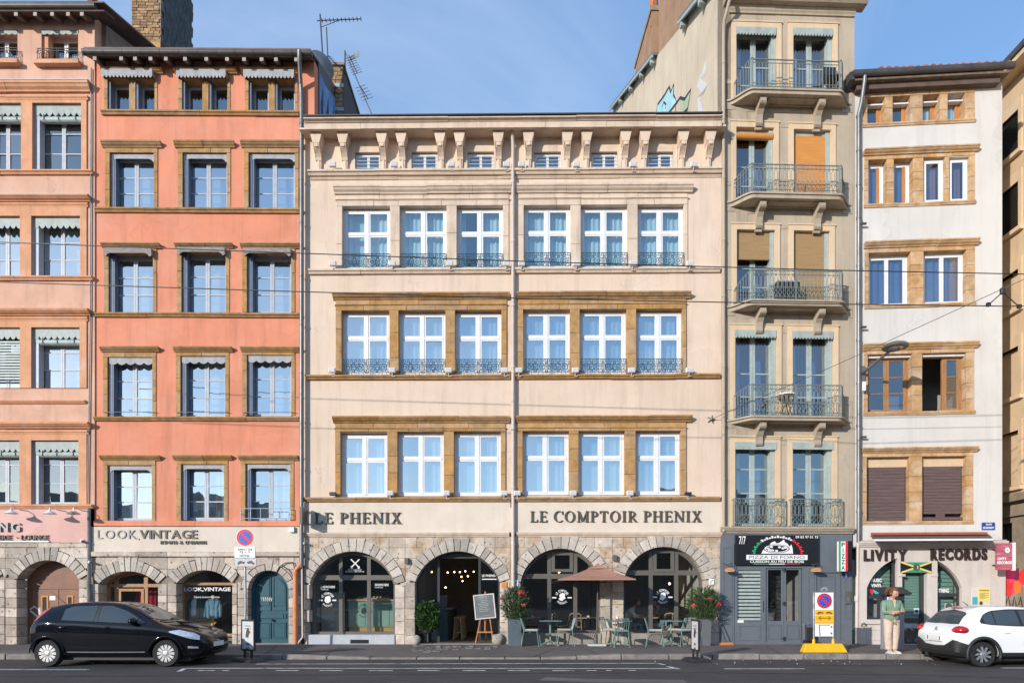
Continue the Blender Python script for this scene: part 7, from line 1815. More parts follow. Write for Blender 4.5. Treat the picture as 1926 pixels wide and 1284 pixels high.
                mb.lathe([(R_*.18, sd_*-.06), (R_*.18, sd_*-.095), (R_*.10, sd_*-.10), (0, sd_*-.10)], 12, (0, 0, 0), 'y')
                mb.build('spokes', spoke_mat, w, kind='stuff')
# ---- the black hatchback
bc = Car('parked_car', 'black five-door hatchback parked with its front wheels turned towards the right', (-10.95, -4.36, 0), 'car_black', 4.02, 1.47, (.50, 3.16), .305, dict(
    roof=([0, .06, .14, .30, .55, .9, 1.3, 1.75, 2.10, 2.50, 2.86, 3.05, 3.4, 3.72, 3.90, 3.98, 4.02], [.90, 1.06, 1.18, 1.31, 1.395, 1.45, 1.475, 1.465, 1.41, 1.23, 1.02, .955, .885, .80, .72, .66, .60]),
    belt=([0, .2, .6, 1.4, 2.3, 2.86, 3.3, 3.75, 3.95, 4.02], [.86, .99, 1.03, 1.005, .96, .92, .86, .75, .64, .56]),
    bot=([0, .1, .4, 3.4, 3.9, 4.02], [.40, .30, .235, .235, .25, .34]),
    hw=([0, .05, .15, .4, 1.0, 2.0, 3.0, 3.5, 3.8, 3.95, 4.02], [.66, .74, .79, .835, .84, .845, .84, .81, .72, .60, .48]),
    tw=([0, .15, .4, .8, 1.4, 2.0, 2.5, 2.9, 3.3, 3.7, 3.95, 4.02], [.56, .57, .56, .565, .57, .56, .60, .68, .70, .62, .48, .36])))
bc.shell()
gt = [(.55, 1.06), (.70, 1.25), (.95, 1.355), (1.5, 1.375), (1.85, 1.365), (2.2, 1.25), (2.55, 1.06), (2.7, .99)]; gb = [(.55, 1.055), (.75, 1.05), (1.5, 1.02), (2.2, .985), (2.7, .975)]
bc.side_poly('window', 'car_glass', gt, gb, .80, 1.52); bc.side_poly('window', 'car_glass', gt, gb, 1.62, 2.48); bc.side_poly('window', 'car_glass', gt, gb, 2.50, 2.66)
bc.side_poly('window_pillar', 'car_trim', gt, gb, 1.525, 1.615, .005)
bc.across('windscreen', 'car_glass', lambda t: 2.06+.02*(10-t), lambda t: 2.84-.06*(10-t)**.9, 7.4)
bc.across('rear_window', 'car_glass', lambda t: .10+.02*(10-t), lambda t: .42-.0*(10-t), 7.8)
bc.side_poly('tail_light', 'lamp_red', [(.04, 1.08), (.16, 1.22), (.42, 1.36)], [(.04, .98), (.16, 1.0), (.42, 1.30)], .05, .40, .008)
bc.side_poly('headlight', 'lamp_clear', [(3.22, .80), (3.45, .835), (3.75, .76), (3.88, .68)], [(3.22, .79), (3.42, .72), (3.7, .63), (3.88, .60)], 3.24, 3.86, .008)
bc.side_poly('fog_light', 'lamp_clear', [(3.62, .47), (3.85, .45)], [(3.62, .42), (3.85, .41)], 3.64, 3.84, .006)
for px_ in (1.585, 2.63): bc.line('door_seam', [(px_+(.03 if z < .6 else 0)-(.10*(z-.95) if px_ > 2 and z > .9 else 0), z) for z in np.linspace(.33, 1.0, 9)], .004, 'black_panel')
bc.line('door_seam', [(.62, 1.0), (.70, .85), (.86, .70), (.93, .55), (.94, .36)], .004, 'black_panel')
bc.line('sill_trim', [(.95, .335), (1.8, .33), (2.7, .335)], .012, 'alloy'); bc.line('crease', [(.5, .80), (1.5, .80), (2.6, .77), (3.1, .74)], .004, 'car_black')
for x in (.72, 1.70):
    p = bc.P(x+.12, bc.tz(x+.12, .885)); MB().ball((x+.12, -p.y-.012, .885), .1, 10, 6, (1, .22, .3)).build('door_handle', 'car_black', bc.t, smooth='all')
p = bc.P(2.50, bc.tz(2.50, 1.0)); mr = MB().ball((2.46, -p.y-.12, 1.03), .115, 12, 8, (.8, .95, .72)).build('wing_mirror', 'car_black', bc.t, smooth='all'); MB().ball((2.46, p.y+.12, 1.03), .115, 12, 8, (.8, .95, .72)).build('wing_mirror', 'car_black', bc.t, smooth='all')
MB().lathe([(.075, -.004), (.07, .004), (0, .005)], 16, (.44, -bc.hw(.44)+.028, .885), 'y').build('fuel_flap', 'car_black', bc.t, smooth=True)
for sd_ in (-1, 1):
    for wx in bc.wh: 
        pts = [(wx+.385*math.cos(a), sd_*(bc.hw(wx)-.004), .305+.385*math.sin(a)) for a in np.linspace(.05, math.pi-.05, 16)]; MB().tube(pts, .016, 5).build('arch_lip', 'car_black', bc.t, smooth='all')
pl = MB().box(3.985, 4.03, -.33, .19, .43, .54).build('number_plate', 'plate', bc.t); MB().box(3.93, 4.005, -.42, .42, .56, .64).build('grille', 'black_panel', bc.t, bevel=.01); MB().box(3.95, 4.012, -.40, .40, .30, .40).build('grille', 'black_panel', bc.t, bevel=.01)
MB().ball((3.92, 0, .71), .05, 10, 6, (.5, 1, .6)).build('badge', 'alloy', bc.t)
MB().tube([(.45, -.1, 1.40), (.10, -.14, 1.72)], [.008, .003], 5).build('aerial', 'car_trim', bc.t)
MB().add([(2.62, -.48, 1.142), (2.74, -.46, 1.085), (2.74, -.36, 1.09), (2.62, -.38, 1.15)], [(0, 1, 2, 3)]).build('windscreen_sticker', 'poster_paper', bc.t)
MB().tube([(2.86, -.50, 1.02), (2.90, .0, 1.035), (2.90, .30, 1.03)], .010, 5).build('wiper', 'car_trim', bc.t)
bc.wheels(12, double=True)
# ---- the white hatchback
wc = Car('parked_car', 'white hatchback parked nose right with red tail lights and dark lower bumper', (9.99, -4.44, 0), 'car_white', 3.99, 1.49, (.63, 3.16), .31, dict(
    roof=([0, .05, .10, .16, .34, .52, .72, 1.2, 1.7, 2.1, 2.5, 2.85, 3.05, 3.4, 3.75, 3.92, 3.99], [.80, .92, .985, 1.03, 1.26, 1.41, 1.475, 1.50, 1.495, 1.44, 1.25, 1.06, 1.01, .95, .86, .78, .70]),
    belt=([0, .1, .3, .8, 1.6, 2.6, 3.1, 3.6, 3.9, 3.99], [.76, .93, .99, 1.01, .99, .96, .92, .84, .72, .62]),
    bot=([0, .15, .5, 3.5, 3.85, 3.99], [.36, .28, .24, .24, .28, .36]),
    hw=([0, .04, .10, .25, .6, 1.2, 2.4, 3.2, 3.6, 3.85, 3.99], [.72, .79, .83, .86, .875, .87, .875, .86, .80, .68, .55]),
    tw=([0, .10, .3, .6, 1.0, 1.6, 2.2, 2.8, 3.3, 3.7, 3.99], [.66, .66, .60, .585, .595, .60, .60, .68, .70, .62, .40])))
wc.shell()
gt = [(.60, 1.10), (.75, 1.27), (.95, 1.345), (1.4, 1.385), (1.9, 1.38), (2.3, 1.24), (2.6, 1.08)]; gb = [(.60, 1.09), (.85, 1.05), (1.4, 1.02), (2.6, .99)]
wc.side_poly('window_surround', 'car_trim', [(a, b+.03) for a, b in gt], [(a, b-.02) for a, b in gb], .60, 2.62, .004)
wc.side_poly('window', 'car_glass', gt, gb, .98, 1.55, .008); wc.side_poly('window', 'car_glass', gt, gb, 1.63, 2.55, .008); wc.side_poly('window', 'car_glass', gt, gb, .70, .95, .008)
wc.across('rear_window', 'car_glass', lambda t: .175-.0*(10-t), lambda t: .51-.05*(10-t)**.6, 7.1, off=.008)
wc.across('windscreen', 'car_glass', lambda t: 2.12, lambda t: 2.84-.06*(10-t)**.9, 7.4)
MB().ball((.56, 0, 1.435), .2, 12, 6, (.35, 1.1, .12)).build('brake_light', 'lamp_red', wc.t, smooth='all')
MB().tube([(.20, -.55, 1.06), (.225, -.1, 1.10), (.235, .1, 1.11)], .012, 5).build('wiper', 'car_trim', wc.t)
for sd_ in (-1, 1):
    tl = MB().ball((.175, sd_*.715, .90), .2, 16, 10, (.9, .92, .56)).build('tail_light', 'lamp_red', wc.t, smooth='all')
    MB().ball((.06, sd_*.69, .90), .11, 12, 8, (.75, .8, .5)).build('light_core', 'lamp_clear' if sd_ > 3 else 'sign_red', tl, smooth='all')
    pts = [(wc.wh[0]+.405*math.cos(a), sd_*(wc.hw(.63)+.002), .31+.405*math.sin(a)) for a in np.linspace(-.35, math.pi+.35, 20)]; MB().tube(pts, .045, 6).build('arch_cladding', 'car_trim', wc.t, smooth='all')
    pts = [(wc.wh[1]+.405*math.cos(a), sd_*(wc.hw(3.16)+.002), .31+.405*math.sin(a)) for a in np.linspace(-.35, math.pi+.35, 20)]; MB().tube(pts, .045, 6).build('arch_cladding', 'car_trim', wc.t, smooth='all')
wc.side_poly('sill_cladding', 'car_trim', [(.9, .36), (2.85, .36)], [(.9, .245), (2.85, .245)], 1.0, 2.78, .012)
mb = MB()        # lower bumper wrapped round the tail
bp_ = [(.42, -.885), (.25, -.87), (.10, -.845), (.02, -.80), (-.03, -.70), (-.05, -.4), (-.06, 0)]; bp_ = bp_+[(x, -y) for x, y in bp_[-2::-1]]
zt_ = [.52, .55, .60, .64, .66, .50, .48]; zt_ = zt_+zt_[-2::-1]
k = len(bp_); mb.v = [(x+.06, y*.93, .27) for x, y in bp_]+[(x, y, .36) for x, y in bp_]+[(x, y, z) for (x, y), z in zip(bp_, zt_)]+[(x+.10, y*.9, z+.02) for (x, y), z in zip(bp_, zt_)]
mb.f = [(r_*k+i, r_*k+i+1, (r_+1)*k+i+1, (r_+1)*k+i) for r_ in range(3) for i in range(k-1)]
mb.build('bumper', 'car_trim', wc.t, smooth=True, fix=True)
MB().prism([(-.30, .60), (.30, .60), (.34, .80), (-.34, .80)], -.06, .02).build('plate_recess', 'car_white', wc.t).rotation_euler.z = -math.pi/2
pl = MB().box(-.075, -.062, -.30, .22, .63, .735).build('number_plate', 'plate', wc.t); MB().box(-.0765, -.0755, -.30, -.265, .635, .73).build('plate_band', 'street_blue', pl); MB().box(-.0765, -.0755, .185, .22, .635, .73).build('plate_band', 'street_blue', pl)
mb = MB()
for dz in (0, .05): 
    for sg in (-1, 1): mb.add([(-.0, 0, .93+dz), (-.0, sg*.055, .885+dz), (-.0, sg*.055, .868+dz), (-.0, 0, .907+dz)], [(0, 1, 2, 3)])
bd = mb.build('badge', 'black_panel', wc.t, kind='stuff'); bd.location.x = -.0; bd.rotation_euler.y = .18; bd.location = (-.145, 0, .0)
for px_ in (1.60,): wc.line('door_seam', [(px_, z) for z in np.linspace(.36, 1.0, 8)], .004, 'sign_grey')
wc.line('door_seam', [(.86, 1.0), (.95, .85), (1.05, .62), (1.08, .40)], .004, 'sign_grey'); wc.line('door_seam', [(.0+.14, .62), (.3, .66), (.32, .5)], .003, 'sign_grey')
for x in (1.20, 2.2): p = wc.P(x, wc.tz(x, .84)); MB().ball((x, -p.y-.01, .845), .1, 10, 6, (1, .22, .22)).build('door_handle', 'car_white', wc.t, smooth='all')
wc.wheels(9, twist=.35)
MB().tube([(.85, 0, 1.49), (.70, 0, 1.60)], [.012, .006], 6).build('aerial', 'car_trim', wc.t)

wc.t.scale = (.915, .915, .915)

# ================================================================== street furniture
def gz(px, py, z=.13):
    g = G(px, py, z); g.z = pave_z(g.x, g.y); return g
def disc(mb, cx, cz, r, y, n=28): return mb.prism(ellipse(cx, cz, r, r, n), y-.004, y)
def no_parking(parent, cx, cz, r, y, k=1.0):
    disc(MB(), cx, cz, r, y).build('sign_face', 'sign_red', parent)
    for s_ in (-1, 1):     # two blue fields split by the red bar
        a0 = R(45); q = .105
        pts = [(cx+r*.74*math.cos(t), cz+r*.74*math.sin(t)) for t in np.linspace(-R(45)+.2+(math.pi if s_ < 0 else 0), R(135)-.2+(math.pi if s_ < 0 else 0), 14)]
        MB().prism(pts, y-.008, y-.0045).build('blue_field', 'sign_blue', parent)
def tow_cars(mb, x0, x1, z0, z1, y):
    """the two little cars of a tow-away plate"""
    w_ = (x1-x0); h = z1-z0
    for a, tl in ((.02, .18), (.54, -.18)):
        cx = x0+w_*(a+.22); cz = z0+h*.45
        pts = [(-.21, -.1), (.21, -.1), (.21, .08), (.12, .10), (.05, .3), (-.10, .3), (-.16, .1), (-.21, .08)]
        mb.prism([(cx+(p[0]*math.cos(tl*2)-p[1]*.35*math.sin(tl*2))*w_, cz+(p[1]*1.1+p[0]*math.sin(tl*2)*1.5)*h) for p in pts], y-.004, y)
        for q in (-.12, .13): mb.prism(ellipse(cx+q*w_, cz+(-.12+q*math.sin(tl*2)*1.5)*h, .045*w_, .14*h, 8), y-.0045, y)
    return mb
# no-parking sign on a galvanised post
g = gz(460, 1221); t = thing('traffic_sign', 'round no parking sign with two plates on a scuffed post', 'traffic sign', g); sc = (CD+g.y)/FOC
Zs = lambda py: CH-(py-HY)*sc-g.z; Xs = lambda px: (px-CX)*sc-g.x
MB().tube([(0, 0, -.05), (.03, 0, 1.2), (0, 0, Zs(1000))], .032, 10).build('post', 'galvanised', t, smooth=True)
cx, cz, r_ = Xs(462.5), Zs(1010.5), 16*sc; MB().lathe([(0, .04), (r_, .04), (r_+.008, .05), (r_+.008, .07), (0, .07)], 32, (cx, 0, cz), 'y').build('sign_rim', 'sign_white', t) ; no_parking(t, cx, cz, r_*.97, -.071)
pl = MB().box(Xs(443), Xs(482), -.07, -.045, Zs(1049), Zs(1028)).build('plate', 'sign_white', t, bevel=.008); mb = MB(); add_text(mb, '24H / 24', Xs(449), Xs(476), Zs(1035), Zs(1031), -.0705, .003, .03); add_text(mb, '7J / 7', Xs(452), Xs(473), Zs(1040.5), Zs(1036.5), -.0705, .003, .03); add_text(mb, 'HÔTEL', Xs(453), Xs(472), Zs(1047), Zs(1042), -.0705, .003, .03); mb.build('lettering', 'letter_dark', pl, kind='stuff')
pl = MB().box(Xs(444), Xs(484), -.07, -.045, Zs(1065), Zs(1050)).build('plate', 'sign_grey', t, bevel=.008); tow_cars(MB(), Xs(447), Xs(482), Zs(1063), Zs(1052), -.0705).build('tow_symbol', 'letter_dark', pl, kind='stuff')
# pavement boards on rubber feet
def pavement_board(px, py, z, label, rz, tilt, h):
    g = G(px, py, z); t = thing('pavement_sign', label, 'pavement sign', g, rz)
    MB().add([(-.42, -.25, 0), (.42, -.25, 0), (.42, .25, 0), (-.42, .25, 0), (-.30, -.16, .09), (.30, -.16, .09), (.30, .16, .09), (-.30, .16, .09)], [(0,3,2,1),(4,5,6,7),(0,1,5,4),(1,2,6,5),(2,3,7,6),(3,0,4,7)]).build('base', 'black_plastic', t, bevel=.02)
    fr = MB().prism(rect(-.27, .27, .26, h), -.022, .022, [rect(-.235, .235, .30, h-.04)]).build('frame', 'black_plastic', t); 
    MB().box(-.235, .235, -.012, .012, .30, h-.04).build('panel', 'sign_grey', t); mb = MB()
    for x in (-.14, .14): mb.box(x-.025, x+.025, -.02, .02, .08, .27)
    mb.build('legs', 'black_plastic', t, kind='stuff')
    mb = MB(); random.seed(int(px)); zc_ = .3+(h-.34)*.55
    mb.prism([(-.09, zc_-.08), (.02, zc_-.10), (.05, zc_), (.11, zc_+.04), (.04, zc_+.10), (.02, zc_+.16), (-.06, zc_+.08)], -.017, -.0125)
    for q in range(3): add_text(mb, 'BAR', -.07, .07, zc_-.28-.11*q, zc_-.22-.11*q, -.0125, .003, .03)
    for q in range(2): mb.box(-.12, .12, -.016, -.0125, h-.16-.07*q, h-.145-.07*q)
    mb.build('print', 'letter_dark', t, kind='stuff')
    for c in (o for o in COL.objects if o.parent == t): pass
    return t
t = pavement_board(467, 1243, 0, 'narrow pavement board on rubber foot beside the no parking post', R(-35), 0, 1.02)
t = pavement_board(1308, 1243, 0, 'narrow pavement board on rubber foot in front of the right planter', R(-86), 0, 1.02)
# yellow-footed temporary no-parking board
g = gz(1549, 1226); t = thing('temporary_sign', 'white no parking board on a bright yellow foot', 'traffic sign', g); sc = (CD+g.y)/FOC; Zs = lambda py: CH-(py-HY)*sc-g.z; Xs = lambda px: (px-CX)*sc-g.x
MB().add([(-.58, -.14, 0), (.58, -.14, 0), (.52, .16, 0), (-.56, .16, 0), (-.50, -.09, .23), (.46, -.09, .23), (.42, .12, .23), (-.48, .12, .23)], [(0,3,2,1),(4,5,6,7),(0,1,5,4),(1,2,6,5),(2,3,7,6),(3,0,4,7)]).build('foot', 'yellow_plastic', t, bevel=.02)
mb = MB()
for px in (1530.5, 1567): MB().tube([(Xs(px), 0, .2), (Xs(px), 0, Zs(1113))], .02, 8).build('post', 'galvanised', t, smooth=True); MB().lathe([(.04, .22), (.035, .34), (.02, .34)], 10, (Xs(px), 0, 0)).build('post_socket', 'yellow_plastic', t)
a, c = Xs(1532.5), Xs(1567); MB().box(a, c, -.03, -.01, Zs(1196), Zs(1113.5)).build('board', 'sign_white', t, bevel=.006)
MB().prism(ellipse(Xs(1549.5), Zs(1111), .10, .11, 18, .0, math.pi), -.028, -.012, [ellipse(Xs(1549.5), Zs(1109.5), .045, .045, 10)]).build('handle', 'galvanised', t)
cz = Zs(1129); no_parking(t, Xs(1549.5), cz, 14*sc, -.031)
for y0_, y1_ in ((1156, 1146), (1166.5, 1156.5), (1172, 1167)): MB().box(a, c, -.036, -.0305, Zs(y0_), Zs(y1_)).build('band', 'yellow_plastic', t)
tow_cars(MB(), a+.02, c-.02, Zs(1155), Zs(1148), -.0365).build('tow_symbol', 'letter_dark', t, kind='stuff')
mb = MB(); zc_ = Zs(1161.5); stroke(mb, [(a+.10, zc_), (c-.10, zc_)], .018, -.0365)
for s_, x in ((1, a+.08), (-1, c-.08)): stroke(mb, [(x+s_*.06, zc_+.05), (x, zc_), (x+s_*.06, zc_-.05)], .018, -.0365)
mb.build('arrow', 'letter_dark', t, kind='stuff'); mb = MB(); stroke(mb, [(a+.1, Zs(1174)), (a+.12, Zs(1195))], .02, -.0305); stroke(mb, [(a+.1, Zs(1174.5)), (c-.1, Zs(1174.5))], .015, -.0305)
for q in (1178, 1190): mb.prism(ellipse(c-.06, Zs(q), .02, .025, 8), -.0345, -.0305)
mb.build('print', 'letter_dark', t, kind='stuff')
# hand truck by the pizza shop door
t = thing('hand_truck', 'black folding hand truck standing behind the yellow-footed board', 'hand truck', on(gy, 1526, 1206, -.35)); t.location.z = .135
mb = MB(); mb.tube([(-.16, .1, .04), (-.16, .16, .62), (.14, .16, .62), (.14, .1, .04)], .016, 6); mb.tube([(-.16, .12, .3), (.14, .12, .3)], .014, 5); mb.build('frame', 'steel', t, kind='stuff'); MB().box(-.12, .10, .06, .14, .10, .52).build('crate', 'black_plastic', t, bevel=.01); MB().box(-.2, .18, -.12, .1, .06, .085).build('plate', 'black_plastic', t)
for x in (-.18, .17): MB().lathe([(0, -.025), (.07, -.025), (.075, 0), (.07, .025), (0, .025)], 14, (x, .05, .075), 'x').build('wheel', 'tyre', t)
# broom by the planter
t = thing('broom', 'broom leaning on the blue shop front beside the right planter', 'broom', on(gy, 1366, 1207, -.4)); t.location.z = .14; MB().tube([(0, 0, .06), (-.26, .28, 1.14)], .014, 6).build('handle', 'umbrella_pole', t); MB().ball((-.262, .283, 1.15), .04).build('handle_tip', 'lamp_red', t); MB().add([(-.2, -.06, 0), (.22, -.06, 0), (.22, .06, 0), (-.2, .06, 0), (-.16, -.03, .08), (.17, -.03, .08), (.17, .03, .08), (-.16, .03, .08)], [(0,3,2,1),(4,5,6,7),(0,1,5,4),(1,2,6,5),(2,3,7,6),(3,0,4,7)]).build('bristles', 'clay_pot', t)
# parking meter
g = gz(1679, 1221); t = thing('parking_meter', 'grey parking meter with dark slanting hood behind the woman', 'parking meter', g, -.1); sc = (CD+g.y)/FOC
MB().box(-.235, .235, -.14, .20, 0, 1.27).build('cabinet', 'meter_grey', t, bevel=.012); MB().box(-.235, .235, -.142, .20, 1.272, 1.56).build('head', 'meter_dark', t, bevel=.01)
MB().add([(-.42, -.30, 1.50), (.36, -.30, 1.50), (.36, .26, 1.66), (-.42, .26, 1.66), (-.42, -.30, 1.545), (.36, -.30, 1.545), (.36, .26, 1.71), (-.42, .26, 1.71)], [(0,3,2,1),(4,5,6,7),(0,1,5,4),(1,2,6,5),(2,3,7,6),(3,0,4,7)]).build('hood', 'meter_dark', t, bevel=.006)
b_ = MB().lathe([(0, 0), (.10, 0), (.10, .006)], 20, (-.17, -.146, 1.37), 'y').build('badge', 'street_blue', t); mb = MB(); add_text(mb, 'P', -.215, -.135, 1.31, 1.43, -.1525, .003, .05); mb.build('letter', 'sign_white', b_)
# stone guards beside the doorway
for px, py, r_, lb in ((781, 1211, .17, 'pale rounded stone guard left of the open doorway'), (936, 1211, .19, 'round brown stone guard right of the open doorway')):
    g = gz(px, py); t = thing('stone_guard', lb, 'stone guard', g); mb = MB().ball((0, 0, r_*.75), r_, 14, 9, (1, .9, 1.0)); me = mb.mesh('boulder', 'arch_limestone', smooth='all')
    for v in me.vertices: v.co *= 1+.07*math.sin(v.co.x*23+v.co.z*17)
    place(me, 'boulder', t)
# ---- planters with oleanders
def leaves(n, spread, zc_, zh, ln, wd, seed, droop=.35, shape=None):
    random.seed(seed); mb = MB()
    for _ in range(n):
        a = random.uniform(0, 6.283); q = random.random()**.5; z = zc_+zh*random.uniform(-1, 1)
        rr = spread*q*(1-.55*max(0, (z-zc_)/zh)**2)*(1-.35*max(0, (zc_-z)/zh)**2) if not shape else shape(q, z)
        p = Vector((rr*math.cos(a), rr*math.sin(a), z)); d = Vector((math.cos(a)*random.uniform(.3, 1), math.sin(a)*random.uniform(.3, 1), random.uniform(-droop, 1.0))).normalized(); L = ln*random.uniform(.6, 1.15)
        s_ = d.cross(Vector((random.uniform(-1, 1), random.uniform(-1, 1), 1))).normalized()*wd*random.uniform(.7, 1.2); m = p+d*L*.5+Vector((0, 0, .02)); e = p+d*L
        mb.add([p, m+s_, e, m-s_], [(0, 1, 2, 3)])
    return mb
def planter(px, py, label_p, label_o, mat, seed, fl, wide):
    g = gz(px, py); t = thing('planter', label_p, 'planter', g)
    MB().add([(-.18, -.18, 0), (.18, -.18, 0), (.18, .18, 0), (-.18, .18, 0), (-.205, -.205, .78), (.205, -.205, .78), (.205, .205, .78), (-.205, .205, .78)], [(0,3,2,1),(0,1,5,4),(1,2,6,5),(2,3,7,6),(3,0,4,7),(4,5,6,7)]).build('pot', mat, t, bevel=.008); MB().box(-.19, .19, -.19, .19, .76, .775).build('soil', 'stem', t)
    o = thing('oleander', label_o, 'plant', g+Vector((0, 0, .775))); random.seed(seed); mb = MB()
    for k in range(16): a = random.uniform(0, 6.28); r_ = random.uniform(.1, wide*.85); mb.tube([(.04*math.cos(a), .04*math.sin(a), 0), (r_*.5*math.cos(a), r_*.5*math.sin(a), .35), (r_*math.cos(a), r_*math.sin(a), random.uniform(.5, .85))], .008, 4)
    mb.build('stems', 'stem', o, kind='stuff'); leaves(1100, wide, .42, .44, .20, .013, seed, .2).build('foliage', 'leaf', o, kind='stuff')
    leaves(380, wide*.8, .34, .36, .18, .015, seed+5).build('foliage', 'leaf_dark', o, kind='stuff')
    for x, y, z in fl:
        mb = MB()
        for _ in range(22): c = Vector((x+random.gauss(0, .024), y+random.gauss(0, .024), z+random.gauss(0, .02))); n_ = Vector((random.uniform(-1, 1), -1, random.uniform(-1, 1))).normalized()*.0; u_ = Vector((random.uniform(-1, 1), random.uniform(-.4, .4), random.uniform(-1, 1))).normalized()*.024; v_ = u_.cross(Vector((random.uniform(-.5, .5), -1, .2))).normalized()*.02; mb.add([c+u_, c+v_, c-u_, c-v_], [(0, 1, 2, 3)])
        mb.build('flower', 'petal', o)
planter(968, 1214, 'tall dark square planter at the downpipe beside the open doorway', 'pink flowering oleander in the planter by the downpipe', 'planter', 11, ((.20, -.2, .78), (.27, -.1, .74), (-.40, -.2, .62), (.24, -.28, .42), (.13, -.22, .82)), .36)
planter(1322, 1213, 'tall grey square planter in front of the right arch end', 'bushy oleander with orange-red flowers in the right planter', 'planter_grey', 23, ((-.34, -.25, .42), (.12, -.3, .60), (.40, -.2, .44)), .44)
# bush in a pot inside the doorway
g = G(806, 1204, .2); g.y = .02; g.x = (805-CX)/FOC*(CD+.02); g.z = zth+.02; t = thing('potted_bush', 'round leafy green bush on a dark stand inside the doorway', 'plant', g)
MB().lathe([(.05, 0), (.16, .02), (.04, .05), (.04, .3), (.16, .34), (.18, .45), (0, .45)], 12).build('stand', 'black_plastic', t, smooth=True); leaves(1500, .36, .82, .42, .10, .032, 5).build('foliage', 'leaf_dark', t, kind='stuff')
# ---- easel with chalkboard
g = W(912, 1200, .12); g.z = .15; t = thing('easel', 'wooden easel standing in the open doorway', 'easel', g); sc = (CD+g.y)/FOC
MB().tube([(-.28, -.1, 0), (-.05, .05, 1.15)], .02, 6).build('leg', 'pine', t); MB().tube([(.26, -.1, 0), (.10, .05, 1.15)], .02, 6).build('leg', 'pine', t); MB().tube([(.02, .35, 0), (.02, .06, 1.45)], .02, 6).build('leg', 'pine', t); MB().box(-.24, .24, -.09, -.05, .32, .36).build('tray', 'pine', t); MB().tube([(.01, .02, .30), (.01, .16, 1.58)], .028, 4).build('mast', 'pine', t)
b_ = thing('chalkboard', 'grey chalkboard in a pale frame on the easel', 'chalkboard', g+Vector((.03, -.06, .74))); b_.rotation_euler = (-.14, -.10, 0)
MB().prism(rect(-.32, .32, 0, .76), -.025, .005, [rect(-.285, .285, .035, .725)]).build('frame', 'poster_paper', b_, bevel=.004); MB().box(-.285, .285, -.014, .0, .035, .725).build('board', 'chalkboard', b_); mb = MB(); random.seed(9)
for q in range(8): w_ = random.uniform(.10, .2); mb.box(-w_, w_*random.uniform(.5, 1), -.0165, -.0145, .62-.055*q, .628-.055*q)
add_text(mb, 'MENU', -.16, .16, .655, .70, -.0145, .002, .0); mb.box(-.05, .14, -.0165, -.0145, .10, .105); mb.build('chalk_lines', 'chalk', b_, kind='stuff')
# ---- cafe terrace
def make_chair():
    t = thing('cafe_chair', 'x', 'chair', (0, 0, 0)); r_ = .011
    for sx in (-1, 1):
        MB().tube([(sx*.19, .20, .46), (sx*.22, .27, 0)], r_, 6).build('leg', 'sage_metal', t, smooth=True)
        MB().tube([(sx*.19, -.18, .46), (sx*.21, -.24, 0)], r_, 6).build('leg', 'sage_metal', t, smooth=True)
    MB().tube([(-.19, -.2, .46), (.19, -.2, .46), (.2, .2, .46), (-.2, .2, .46), (-.19, -.2, .46)], r_, 6).build('seat_frame', 'sage_metal', t, smooth=True); MB().box(-.185, .185, -.19, .19, .455, .467).build('seat', 'sage_metal', t)
    MB().tube([(-.19, .2, .46), (-.20, .27, .72), (-.17, .30, .82), (.17, .30, .82), (.20, .27, .72), (.19, .2, .46)], r_, 6).build('back_frame', 'sage_metal', t, smooth=True)
    for x in np.linspace(-.13, .13, 5): MB().tube([(x, .2, .47), (x, .265, .70), (x, .297, .815)], .008, 5).build('back_bar', 'sage_metal', t)
    MB().box(-.19, .19, -.2, .17, .468, .505).build('cushion', 'cushion', t, bevel=.015)
    return t
ch0 = make_chair(); KIDS.clear()
CHS = [(1000, 1215, R(80), 'sage metal cafe chair left of the first table, nearest the left planter'), (1062, 1214, R(-88), 'sage metal cafe chair right of the first table, in front of the glass door'),
       (1166, 1216.5, R(185), 'sage metal cafe chair facing the wall at the middle table beside the umbrella foot'), (1149, 1213, R(60), 'sage metal cafe chair half hidden behind the middle table'),
       (1233, 1215.5, R(75), 'sage metal cafe chair left of the last table, turned three-quarters'), (1285, 1215, R(-70), 'sage metal cafe chair right of the last table, close to the planter'), (1271, 1213, R(-115), 'sage metal cafe chair behind the last table, mostly hidden')]
for i, (px, py, rz, lb) in enumerate(CHS):
    g = gz(px, py)
    if i == 0: ch0.location = g; ch0.rotation_euler.z = rz; ch0['label'] = lb; ch0['group'] = 'cafe chairs on the terrace'
    else: dup(ch0, g, rz, lb, 'cafe chairs on the terrace')
def make_table():
    t = thing('cafe_table', 'x', 'table', (0, 0, 0)); MB().box(-.32, .32, -.30, .30, .715, .74).build('tabletop', 'teal_metal', t, bevel=.01); MB().tube([(0, 0, .08), (0, 0, .715)], .028, 8).build('post', 'sage_metal', t, smooth=True)
    for a in range(4): q = a*math.pi/2+math.pi/4; MB().tube([(0, 0, .16), (.16*math.cos(q), .16*math.sin(q), .09), (.36*math.cos(q), .36*math.sin(q), .012)], .016, 6).build('foot', 'sage_metal', t)
    return t
tb0 = make_table(); KIDS.clear()
